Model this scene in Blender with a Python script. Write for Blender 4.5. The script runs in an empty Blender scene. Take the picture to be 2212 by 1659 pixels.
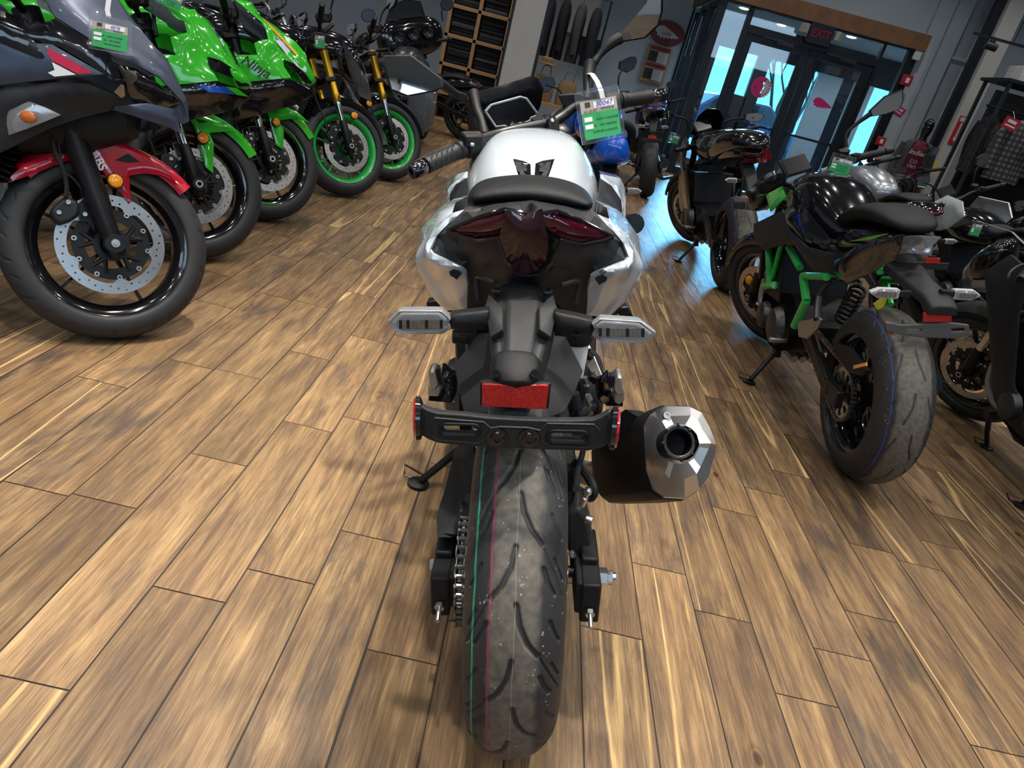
import bpy, bmesh, math, random
import numpy as np
from mathutils import Vector, Matrix
from mathutils.geometry import delaunay_2d_cdt

rnd = random.Random(7)
SC = bpy.context.scene
COL = SC.collection
PI = math.pi
R = math.radians

# ---------------------------------------------------------------- camera
CAM_H, FPX, ROLL, PITCH, YAW = 1.12, 1534.0, R(14.85), R(24.3), R(2.4)


def cam_matrix():
    cr, sr, cp, sp, cy, sy = math.cos(ROLL), math.sin(ROLL), math.cos(PITCH), math.sin(PITCH), math.cos(YAW), math.sin(YAW)
    base = Matrix(((1, 0, 0), (0, 0, -1), (0, 1, 0)))
    rz = Matrix(((cy, -sy, 0), (sy, cy, 0), (0, 0, 1)))
    rx = Matrix(((1, 0, 0), (0, cp, -sp), (0, sp, cp)))
    rr = Matrix(((cr, -sr, 0), (sr, cr, 0), (0, 0, 1)))
    return rr @ rx @ base @ rz          # world -> (right, down, forward)


CM = cam_matrix()
cam = bpy.data.cameras.new('camera')
cam.sensor_fit = 'HORIZONTAL'
cam.sensor_width = 36.0
cam.lens = FPX * 36.0 / 2212.0
cam.clip_start, cam.clip_end = 0.02, 200
co = bpy.data.objects.new('camera', cam)
COL.objects.link(co)
flip = Matrix(((1, 0, 0), (0, -1, 0), (0, 0, -1)))
co.matrix_world = Matrix.Translation((0, 0, CAM_H)) @ (CM.transposed() @ flip).to_4x4()
SC.camera = co

# ---------------------------------------------------------------- colour management, world
SC.view_settings.view_transform = 'Standard'
SC.view_settings.look = 'None'
SC.view_settings.gamma = 1
SC.view_settings.exposure = 0.1
SC.view_settings.use_curve_mapping = False
W = bpy.data.worlds.new('overcast_sky')
SC.world = W
W.use_nodes = True
wn = W.node_tree.nodes
wb = wn['Background']
wb.inputs[0].default_value = (0.24, 0.70, 0.88, 1)
wb.inputs[1].default_value = 2.3

# ---------------------------------------------------------------- ceiling lamps (x, y, power, spread)
LAMP_Z = 4.3
LAMPS = []
for iy, yy in enumerate((-1.3, 0.6, 2.3, 4.1, 6.0, 8.2, 10.4)):
    for ix, xx in enumerate((-5.2, -3.4, -1.75, -0.2, 1.35, 2.9, 4.6, 6.4)):
        LAMPS.append((xx + 0.25 * math.sin(3.1 * iy + ix), yy + 0.3 * math.cos(2.3 * ix + iy)))


def lamp(x, y, power, spread, col=(1.0, 0.955, 0.90), rad=0.055, z=LAMP_Z, aim=None):
    l = bpy.data.lights.new('ceiling_lamp', 'AREA')
    l.shape = 'DISK'
    l.size = rad * 2
    l.energy = power
    l.spread = R(spread)
    l.color = col
    o = bpy.data.objects.new('ceiling_lamp', l)
    COL.objects.link(o)
    o.location = (x, y, z)
    if aim:
        d = Vector(aim) - Vector((x, y, z))
        o.rotation_euler = d.to_track_quat('-Z', 'Y').to_euler()
    return o


for (x, y) in LAMPS:
    lamp(x, y, 10.5, 125)
for (x, y) in ((2.55, 12.8), (4.3, 12.75), (3.4, 13.6), (5.4, 13.3)):
    lamp(x, y, 9, 150, (.8, .92, 1), .06, 2.56)
for xx in (-1.05, -0.62, -0.30, 0.02):
    lamp(xx, -3.1, 6, 150)
lamp(-0.75, 0.9, 12, 44, (1, 0.92, 0.80))
lamp(-0.45, 2.1, 10, 38, (1, 0.92, 0.80))
lamp(0.75, 1.15, 9, 42, (1, 0.92, 0.80))


# cool daylight from the shop-front windows behind the camera, and low sky light through the entrance doors
for (x, w) in ((-3.2, 3.6), (1.6, 3.6), (6.0, 3.0)):
    l = bpy.data.lights.new('window_daylight', 'AREA')
    l.shape = 'RECTANGLE'
    l.size, l.size_y, l.energy, l.color = w, 1.5, 48, (0.55, 0.78, 1.0)
    o = bpy.data.objects.new('window_daylight', l)
    COL.objects.link(o)
    o.location = (x, -3.53, 3.35)
    o.rotation_euler = (R(90), 0, 0)
l = bpy.data.lights.new('sky_glow', 'SUN')
l.energy, l.angle, l.color = 9.5, R(16), (0.28, 0.68, 1.0)
o = bpy.data.objects.new('sky_glow', l)
COL.objects.link(o)
o.rotation_euler = Vector((-1.9, -7.9, -1.65)).to_track_quat('-Z', 'Y').to_euler()


# ================================================================ pixel <-> place helpers (the photo's camera at its real height)
def ray(u, v):
    return Vector((0, 0, CAM_H)), CM.transposed() @ Vector(((u - 1106) / FPX, (v - 829.5) / FPX, 1))


def floor_at(u, v, z=0.0):
    c, d = ray(u, v)
    return c + d * ((z - c.z) / d.z)


def at_y(u, v, y):
    c, d = ray(u, v)
    return c + d * ((y - c.y) / d.y)


def at_x(u, v, x):
    c, d = ray(u, v)
    return c + d * ((x - c.x) / d.x)


# ================================================================ materials
MATS = {}


def lin(c):
    return tuple(((x / 255) / 12.92 if x / 255 <= 0.04045 else ((x / 255 + 0.055) / 1.055) ** 2.4) for x in c)


def M(name, col=None, rough=0.5, metal=0.0, coat=0.0, spec=0.5, trans=0.0, emit=None, es=0.0, noise=0.0, nscale=40.0, bump=0.0, bscale=200.0, alpha=1.0, ior=1.45, flake=0.0):
    """procedural material: base colour broken up by noise, fine bump for grained plastic, clear coat for paint"""
    if name in MATS:
        return MATS[name]
    m = bpy.data.materials.new(name)
    m.use_nodes = True
    nt = m.node_tree
    b = nt.nodes['Principled BSDF']
    c = tuple(col) + (1,)
    b.inputs['Base Color'].default_value = c
    b.inputs['Roughness'].default_value = rough
    b.inputs['Metallic'].default_value = metal
    b.inputs['Coat Weight'].default_value = coat
    b.inputs['Coat Roughness'].default_value = 0.03
    b.inputs['Specular IOR Level'].default_value = spec
    b.inputs['IOR'].default_value = ior
    b.inputs['Transmission Weight'].default_value = trans
    b.inputs['Alpha'].default_value = alpha
    if emit:
        b.inputs['Emission Color'].default_value = tuple(emit) + (1,)
        b.inputs['Emission Strength'].default_value = es
    tc = nt.nodes.new('ShaderNodeTexCoord')
    if noise:
        n = nt.nodes.new('ShaderNodeTexNoise')
        n.inputs['Scale'].default_value = nscale
        n.inputs['Detail'].default_value = 4
        nt.links.new(tc.outputs['Object'], n.inputs['Vector'])
        mx = nt.nodes.new('ShaderNodeMixRGB')
        mx.blend_type = 'MULTIPLY'
        mx.inputs[0].default_value = noise
        mx.inputs[1].default_value = c
        nt.links.new(n.outputs['Fac'], mx.inputs[2])
        nt.links.new(mx.outputs[0], b.inputs['Base Color'])
    if bump:
        n2 = nt.nodes.new('ShaderNodeTexNoise')
        n2.inputs['Scale'].default_value = bscale
        n2.inputs['Detail'].default_value = 3
        nt.links.new(tc.outputs['Object'], n2.inputs['Vector'])
        bp = nt.nodes.new('ShaderNodeBump')
        bp.inputs['Strength'].default_value = bump
        bp.inputs['Distance'].default_value = 0.002
        nt.links.new(n2.outputs['Fac'], bp.inputs['Height'])
        nt.links.new(bp.outputs[0], b.inputs['Normal'])
    MATS[name] = m
    return m


M('white_paint', (0.43, 0.48, 0.535), 0.22, coat=1.0)
M('black_gloss', (0.006, 0.006, 0.008), 0.12, coat=1.0)
M('black_plastic', (0.009, 0.0095, 0.011), 0.5, spec=.3, bump=0.25, bscale=900)
M('dark_plastic', (0.020, 0.021, 0.023), 0.46, spec=.35, bump=0.3, bscale=900)
M('black_metal', (0.006, 0.0065, 0.008), 0.33, spec=0.4)
M('satin_metal', (0.06, 0.06, 0.065), 0.38, metal=0.7)
M('engine_black', (0.008, 0.008, 0.009), 0.45, spec=.3, metal=0.2, noise=0.4)
M('rubber', (0.011, 0.012, 0.014), 0.62, spec=.3, bump=0.2, bscale=300)
M('grip_rubber', (0.010, 0.010, 0.012), 0.5, spec=.35, bump=0.3, bscale=500)
M('seat_vinyl', (0.008, 0.009, 0.011), 0.5, spec=.28, bump=0.35, bscale=700)
M('steel', (0.62, 0.62, 0.63), 0.26, metal=1.0, noise=0.25, nscale=60)
M('brushed_steel', (0.80, 0.80, 0.81), 0.30, metal=1.0, noise=0.12, nscale=25)
M('cast_alloy', (0.46, 0.45, 0.44), 0.42, metal=0.9, noise=0.2)
M('zinc', (0.55, 0.55, 0.56), 0.3, metal=1.0)
M('chain_steel', (0.20, 0.19, 0.19), 0.32, metal=1.0)
M('chrome', (0.8, 0.8, 0.82), 0.08, metal=1.0)
M('mirror_glass', (0.72, 0.78, 0.82), 0.02, metal=1.0)
M('clear_lens', (0.82, 0.84, 0.86), 0.06, trans=0.85, ior=1.45)
M('lamp_reflector', (0.75, 0.75, 0.76), 0.18, metal=1.0, noise=0.5, nscale=120)
M('red_lens', (0.045, 0.002, 0.008), 0.06, coat=1.0)
M('dark_red_lens', (0.018, 0.001, 0.004), 0.05, coat=1.0)
M('red_plastic', (0.5, 0.01, 0.03), 0.35)
M('amber_lens', (0.95, 0.36, 0.012), 0.1, coat=1.0, noise=0.35, nscale=160)
M('bulb_amber', (0.45, 0.12, 0.02), 0.2)
M('tft_screen', (0.006, 0.006, 0.008), 0.22, spec=.3)
M('bezel_grey', (0.26, 0.27, 0.29), 0.4)
M('smoke_screen', (0.003, 0.003, 0.004), 0.3, spec=.18)
M('silver_print', (0.55, 0.55, 0.56), 0.4)
M('red_paint', (0.42, 0.006, 0.025), 0.2, coat=1.0)
M('navy_grey_paint', (0.052, 0.066, 0.105), 0.36, metal=0.35, coat=0.15)
M('charcoal_plastic', (0.015, 0.016, 0.019), 0.48, spec=.35, bump=0.2, bscale=900)
M('green_paint', (0.035, 0.48, 0.022), 0.16, coat=1.0)
M('green_metal', (0.02, 0.42, 0.07), 0.3, coat=0.6)
M('gold_anodised', (0.75, 0.40, 0.03), 0.28, metal=0.9)
M('blue_paint', (0.01, 0.07, 0.42), 0.18, coat=1.0)
M('bright_blue_paint', (0.004, 0.10, 0.62), 0.15, coat=1.0)
M('deep_blue_paint', (0.006, 0.015, 0.16), 0.15, coat=1.0)
M('teal_paint', (0.012, 0.045, 0.075), 0.25, coat=1.0)
M('silver_paint', (0.30, 0.32, 0.35), 0.28, metal=0.7, coat=0.5)
M('grey_paint', (0.14, 0.15, 0.17), 0.3, metal=0.5, coat=0.5)
M('pale_grey_paint', (0.50, 0.55, 0.58), 0.25, coat=1.0)
M('white_graphic', (0.72, 0.73, 0.75), 0.4)
M('red_graphic', (0.50, 0.01, 0.05), 0.4)
M('yellow_plastic', (0.62, 0.55, 0.03), 0.4)
M('yellow_card', (0.8, 0.62, 0.04), 0.6)
M('clear_plastic', (0.92, 0.93, 0.94), 0.05, trans=0.97, ior=1.12)
M('tag_green', (0.03, 0.34, 0.10), 0.55)
M('tag_tan', (0.42, 0.36, 0.30), 0.6)
M('tag_white', (0.8, 0.8, 0.82), 0.6)
M('ink_blue', (0.03, 0.04, 0.42), 0.6)
M('ink_dark', (0.03, 0.03, 0.035), 0.6)
M('wood_trim', (0.30, 0.15, 0.07), 0.45, noise=0.6, nscale=6)
M('pine_wood', (0.50, 0.29, 0.13), 0.5, noise=0.35, nscale=9)
M('black_cloth', (0.012, 0.012, 0.015), 0.9, noise=0.5, nscale=30)
M('navy_cloth', (0.02, 0.022, 0.035), 0.9, noise=0.5, nscale=30)
M('grey_cloth', (0.07, 0.07, 0.075), 0.9, noise=0.5, nscale=30)
M('tan_cloth', (0.30, 0.19, 0.09), 0.85, noise=0.5, nscale=20)
M('maroon_cloth', (0.13, 0.012, 0.03), 0.85, noise=0.3, nscale=30)
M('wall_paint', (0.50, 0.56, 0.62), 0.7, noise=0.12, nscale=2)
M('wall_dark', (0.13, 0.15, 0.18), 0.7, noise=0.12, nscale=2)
M('column_paint', (0.60, 0.59, 0.56), 0.6, noise=0.15, nscale=3)
M('ceiling_paint', (0.10, 0.11, 0.12), 0.8, noise=0.1, nscale=2)
M('frame_black', (0.010, 0.013, 0.020), 0.4)
M('alarm_red', (0.45, 0.02, 0.03), 0.4)
M('sign_red', (0.50, 0.02, 0.04), 0.5)
M('sign_maroon', (0.20, 0.02, 0.03), 0.5)
M('decal_pink', (0.55, 0.02, 0.16), 0.5)
M('paper', (0.62, 0.64, 0.66), 0.7, noise=0.15, nscale=10)
M('concrete', (0.30, 0.33, 0.36), 0.85, noise=0.3, nscale=3)
M('bark', (0.08, 0.07, 0.06), 0.9, noise=0.5, nscale=12)
M('exit_red', (0.22, 0.01, 0.02), 0.4)


def pane_material():
    """thin window glass: clear with a faint reflection"""
    m = bpy.data.materials.new('glass')
    m.use_nodes = True
    nt = m.node_tree
    nt.nodes.remove(nt.nodes['Principled BSDF'])
    t, g, x = (nt.nodes.new(n) for n in ('ShaderNodeBsdfTransparent', 'ShaderNodeBsdfGlossy', 'ShaderNodeMixShader'))
    t.inputs[0].default_value = (.88, .96, 1, 1)
    g.inputs['Roughness'].default_value = .02
    x.inputs[0].default_value = .09
    nt.links.new(t.outputs[0], x.inputs[1])
    nt.links.new(g.outputs[0], x.inputs[2])
    nt.links.new(x.outputs[0], nt.nodes['Material Output'].inputs[0])
    MATS['glass'] = m


pane_material()


# ================================================================ mesh builder
class MB:
    def __init__(s, X=None):
        s.v, s.f, s.mi = [], [], []
        s.X = X or Matrix()

    def add(s, vs, fs, mi=0):
        k = len(s.v)
        for p in vs:
            s.v.append(s.X @ Vector(p))
        for f in fs:
            s.f.append([i + k for i in f])
            s.mi.append(mi)
        return s

    def box(s, c, d, rot=None, mi=0, taper=1.0):
        x, y, z = d[0] / 2, d[1] / 2, d[2] / 2
        t = taper
        vs = [(-x, -y, -z), (x, -y, -z), (x, y, -z), (-x, y, -z), (-x * t, -y * t, z), (x * t, -y * t, z), (x * t, y * t, z), (-x * t, y * t, z)]
        rm = Matrix.Identity(3)
        if rot:
            from mathutils import Euler
            rm = Euler(rot).to_matrix()
        vs = [rm @ Vector(p) + Vector(c) for p in vs]
        return s.add(vs, [(3, 2, 1, 0), (4, 5, 6, 7), (0, 1, 5, 4), (1, 2, 6, 5), (2, 3, 7, 6), (3, 0, 4, 7)], mi)

    def lathe(s, prof, o, axis, n=32, mi=0, a0=0.0, a1=2 * PI, close=False):
        """profile of (radius, height along axis) spun round the axis through o"""
        ax = Vector(axis).normalized()
        t = Vector((0, 0, 1)) if abs(ax.z) < 0.9 else Vector((1, 0, 0))
        e1 = ax.cross(t).normalized()
        e2 = ax.cross(e1)
        full = abs(a1 - a0 - 2 * PI) < 1e-6
        m = n if full else n + 1
        vs, fs = [], []
        for i in range(m):
            a = a0 + (a1 - a0) * i / n
            d = e1 * math.cos(a) + e2 * math.sin(a)
            for (r, hh) in prof:
                vs.append(Vector(o) + d * r + ax * hh)
        k = len(prof)
        for i in range(n):
            j = (i + 1) % m
            for q in range(k - 1 if not close else k):
                q2 = (q + 1) % k
                fs.append((i * k + q, i * k + q2, j * k + q2, j * k + q))
        return s.add(vs, fs, mi)

    def cyl(s, a, b, r0, r1=None, n=16, mi=0):
        a, b = Vector(a), Vector(b)
        r1 = r0 if r1 is None else r1
        L = (b - a).length
        return s.lathe([(1e-5, 0), (r0, 0), (r1, L), (1e-5, L)], a, b - a, n, mi)

    def tube(s, pts, r, n=8, mi=0, sub=0):
        """round bar along a polyline; sub > 0 smooths it first"""
        P = [Vector(p) for p in pts]
        rs = [r] * len(P) if not isinstance(r, (list, tuple)) else list(r)
        if sub:
            Q, q = [], []
            for i in range(len(P) - 1):
                p0, p1, p2, p3 = P[max(i - 1, 0)], P[i], P[i + 1], P[min(i + 2, len(P) - 1)]
                for k in range(sub):
                    t = k / sub
                    Q.append(0.5 * ((2 * p1) + (p2 - p0) * t + (2 * p0 - 5 * p1 + 4 * p2 - p3) * t * t + (3 * p1 - p0 - 3 * p2 + p3) * t ** 3))
                    q.append(rs[i] * (1 - t) + rs[i + 1] * t)
            Q.append(P[-1])
            q.append(rs[-1])
            P, rs = Q, q
        vs, fs = [], []
        up = None
        for i, p in enumerate(P):
            d = (P[min(i + 1, len(P) - 1)] - P[max(i - 1, 0)]).normalized()
            if up is None:
                t = Vector((0, 0, 1)) if abs(d.z) < 0.9 else Vector((1, 0, 0))
                up = (t - d * t.dot(d)).normalized()
            else:
                up = (up - d * up.dot(d)).normalized()
            e2 = d.cross(up)
            for k in range(n):
                a = 2 * PI * k / n
                vs.append(p + (up * math.cos(a) + e2 * math.sin(a)) * rs[i])
        m = len(P)
        for i in range(m - 1):
            for k in range(n):
                fs.append((i * n + k, i * n + (k + 1) % n, (i + 1) * n + (k + 1) % n, (i + 1) * n + k))
        fs.append(tuple(range(n - 1, -1, -1)))
        fs.append(tuple((m - 1) * n + k for k in range(n)))
        return s.add(vs, fs, mi)

    def ball(s, c, r, n=16, m=10, sx=(1, 1, 1), mi=0):
        vs, fs = [], []
        for i in range(m + 1):
            t = PI * i / m
            for k in range(n):
                a = 2 * PI * k / n
                rr = max(math.sin(t), 1e-4)
                vs.append((c[0] + r * sx[0] * rr * math.cos(a), c[1] + r * sx[1] * rr * math.sin(a), c[2] + r * sx[2] * math.cos(t)))
        for i in range(m):
            for k in range(n):
                fs.append((i * n + k, (i + 1) * n + k, (i + 1) * n + (k + 1) % n, i * n + (k + 1) % n))
        return s.add(vs, fs, mi)

    def loft(s, rings, mi=0, caps=True):
        k = len(rings[0])
        vs = [p for r_ in rings for p in r_]
        fs = []
        for i in range(len(rings) - 1):
            for j in range(k):
                fs.append((i * k + j, i * k + (j + 1) % k, (i + 1) * k + (j + 1) % k, (i + 1) * k + j))
        if caps:
            fs.append(tuple(range(k - 1, -1, -1)))
            fs.append(tuple((len(rings) - 1) * k + j for j in range(k)))
        return s.add(vs, fs, mi)

    def panel(s, pts, t=0.004, bulge=0.0, w=0.03, step=0.02, nrm=None, holes=(), mi=0, soft=True):
        """moulded sheet: an outline in space filled with a fine mesh, crowned by bulge within w of the rim, t thick"""
        pts = [Vector(p) for p in pts]
        c = sum(pts, Vector()) / len(pts)
        if nrm is None:
            n = Vector()
            for i, p in enumerate(pts):
                q = pts[(i + 1) % len(pts)]
                n += (p - c).cross(q - c)
        else:
            n = Vector(nrm)
        n.normalize()
        tt = Vector((0, 0, 1)) if abs(n.z) < 0.9 else Vector((1, 0, 0))
        e1 = tt.cross(n).normalized()
        e2 = n.cross(e1)

        def dens(loop):
            out = []
            for i, p in enumerate(loop):
                q = loop[(i + 1) % len(loop)]
                k = max(1, int((q - p).length / (step * 1.3)))
                out += [p.lerp(q, a / k) for a in range(k)]
            return out
        outer = dens(pts)
        hl = [dens([Vector(p) for p in h_]) for h_ in holes]
        bnd = outer + [p for h_ in hl for p in h_]
        b2 = [((p - c).dot(e1), (p - c).dot(e2)) for p in bnd]
        bh = np.array([(p - c).dot(n) for p in bnd])
        B = np.array(b2)
        edges, k0 = [], 0
        for lp in [outer] + hl:
            m = len(lp)
            edges += [(k0 + i, k0 + (i + 1) % m) for i in range(m)]
            k0 += m
        EA = B[[e[0] for e in edges]]
        EB = B[[e[1] for e in edges]]

        def inside(x, y):
            yy0, yy1 = EA[:, 1], EB[:, 1]
            cr = (yy0 > y) != (yy1 > y)
            dy = np.where(yy1 == yy0, 1e-12, yy1 - yy0)
            xi = EA[:, 0] + (y - yy0) / dy * (EB[:, 0] - EA[:, 0])
            return int(np.sum(cr & (xi > x))) % 2 == 1

        def dist(x, y):
            ab = EB - EA
            tq = np.clip(((x - EA[:, 0]) * ab[:, 0] + (y - EA[:, 1]) * ab[:, 1]) / np.maximum((ab ** 2).sum(1), 1e-12), 0, 1)
            return float(np.sqrt((EA[:, 0] + tq * ab[:, 0] - x) ** 2 + (EA[:, 1] + tq * ab[:, 1] - y) ** 2).min())
        ins = []
        lo, hi = B.min(0), B.max(0)
        y = lo[1] + step * 0.5
        row = 0
        while y < hi[1]:
            x = lo[0] + step * (0.5 if row % 2 else 0.1)
            while x < hi[0]:
                if inside(x, y) and dist(x, y) > step * 0.45:
                    ins.append((x, y))
                x += step
            y += step * 0.87
            row += 1
        allp = [Vector(p) for p in b2] + [Vector(p) for p in ins]
        res = delaunay_2d_cdt(allp, edges, [], 0, 1e-7)
        V2, F = res[0], res[2]
        P3 = []
        for p in V2:
            x, y = p[0], p[1]
            d2 = (B[:, 0] - x) ** 2 + (B[:, 1] - y) ** 2
            i = int(d2.argmin())
            if d2[i] < 1e-10:
                hgt = bh[i]
            else:
                wt = 1 / d2 ** 1.5
                hgt = float((wt * bh).sum() / wt.sum())
                if bulge:
                    dd = min(dist(x, y) / w, 1)
                    hgt += bulge * (1 - (1 - dd) ** 2)
            P3.append(c + e1 * x + e2 * y + n * hgt)
        keep = []
        for f in F:
            cx = sum(V2[i][0] for i in f) / len(f)
            cy = sum(V2[i][1] for i in f) / len(f)
            if inside(cx, cy):
                keep.append(list(f))
        m = len(P3)
        back = [p - n * t for p in P3]
        ec = {}
        for f in keep:
            for i in range(len(f)):
                a, b = f[i], f[(i + 1) % len(f)]
                ec[(a, b)] = 1
        rim = [(a, b) for (a, b) in ec if (b, a) not in ec]
        fs = keep + [[i + m for i in reversed(f)] for f in keep] + [[b, a, a + m, b + m] for (a, b) in rim]
        return s.add(P3 + back, fs, mi)

    def mirror_x(s):
        k = len(s.v)
        s.v += [Vector((-p.x, p.y, p.z)) for p in s.v]
        s.f += [[i + k for i in reversed(f)] for f in s.f]
        s.mi += list(s.mi)
        return s

    def each(s, name, mats, parent=None, **kw):
        """every loose piece as an object of its own"""
        up = list(range(len(s.v)))

        def root(i):
            while up[i] != i:
                up[i] = up[up[i]]
                i = up[i]
            return i
        for f in s.f:
            a = root(f[0])
            for i in f[1:]:
                up[root(i)] = a
        by = {}
        for f, mi in zip(s.f, s.mi):
            by.setdefault(root(f[0]), []).append((f, mi))
        out = []
        for fs in by.values():
            ids = sorted({i for f, _ in fs for i in f})
            mp = {i: k for k, i in enumerate(ids)}
            q = MB()
            q.v, q.f, q.mi = [s.v[i] for i in ids], [[mp[i] for i in f] for f, _ in fs], [m_ for _, m_ in fs]
            out.append(q.build(name, mats, parent, **kw))
        return out

    def build(s, name, mats, parent=None, bevel=0.0, smooth=35, subsurf=0, label=None, kind=None, seg=2):
        me = bpy.data.meshes.new(name)
        me.from_pydata([tuple(p) for p in s.v], [], s.f)
        mats = mats if isinstance(mats, (list, tuple)) else [mats]
        for mm in mats:
            me.materials.append(MATS[mm] if isinstance(mm, str) else mm)
        me.polygons.foreach_set('material_index', s.mi)
        bm = bmesh.new()
        bm.from_mesh(me)
        bmesh.ops.remove_doubles(bm, verts=bm.verts, dist=2e-5)
        bmesh.ops.recalc_face_normals(bm, faces=bm.faces)
        bm.to_mesh(me)
        bm.free()
        me.shade_smooth()
        if smooth < 180:
            me.set_sharp_from_angle(angle=R(smooth))
        o = bpy.data.objects.new(name, me)
        COL.objects.link(o)
        if parent:
            o.parent = parent
        if bevel:
            b = o.modifiers.new('bevel', 'BEVEL')
            b.width = bevel
            b.segments = seg
            b.limit_method = 'ANGLE'
            b.angle_limit = R(32)
        if subsurf:
            q = o.modifiers.new('subsurf', 'SUBSURF')
            q.levels = q.render_levels = subsurf
        if label:
            o['label'] = label
        if kind:
            o['kind'] = kind
        return o


def tag(o, label, cat, group=None):
    o['label'], o['category'] = label, cat
    if group:
        o['group'] = group
    return o


def thing(name, label, cat, mat=None, group=None):
    o = bpy.data.objects.new(name, None)
    o.empty_display_size = 0.1
    COL.objects.link(o)
    if mat is not None:
        o.matrix_world = mat
    return tag(o, label, cat, group)


def text_mb(txt, mtx, size=0.1, depth=0.001, shear=0.0, sx=1.0, align='CENTER', bold=0.0):
    """lettering as solid mesh laid out on the plane mtx (x along the line, y up, z out)"""
    cu = bpy.data.curves.new('lettering', 'FONT')
    cu.body = txt
    cu.size = size
    cu.align_x = align
    cu.align_y = 'CENTER'
    cu.extrude = depth
    cu.shear = shear
    cu.offset = bold
    cu.resolution_u = 3
    o = bpy.data.objects.new('lettering', cu)
    COL.objects.link(o)
    bpy.context.view_layer.update()
    me = bpy.data.meshes.new_from_object(o)
    mb = MB(mtx @ Matrix.Diagonal((sx, 1, 1, 1)))
    mb.add([v.co.copy() for v in me.vertices], [list(p.vertices) for p in me.polygons])
    bpy.data.objects.remove(o)
    bpy.data.curves.remove(cu)
    bpy.data.meshes.remove(me)
    return mb


def frame3(o, ex, ey):
    ex = Vector(ex).normalized()
    ey = Vector(ey)
    ey = (ey - ex * ey.dot(ex)).normalized()
    ez = ex.cross(ey)
    m = Matrix((ex, ey, ez)).transposed().to_4x4()
    m.translation = Vector(o)
    return m


def sell(cx, cy, cz, hw, hh, n=24, p=2.5, axis='y', top=None):
    """superellipse ring across the bike (x, z) at y = cy; top raises the exponent of the upper half"""
    out = []
    for i in range(n):
        a = 2 * PI * i / n
        c_, s_ = math.cos(a), math.sin(a)
        e = 2 / (top if (top and s_ > 0) else p)
        out.append((cx + hw * math.copysign(abs(c_) ** e, c_), cy, cz + hh * math.copysign(abs(s_) ** e, s_)))
    return out
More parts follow.
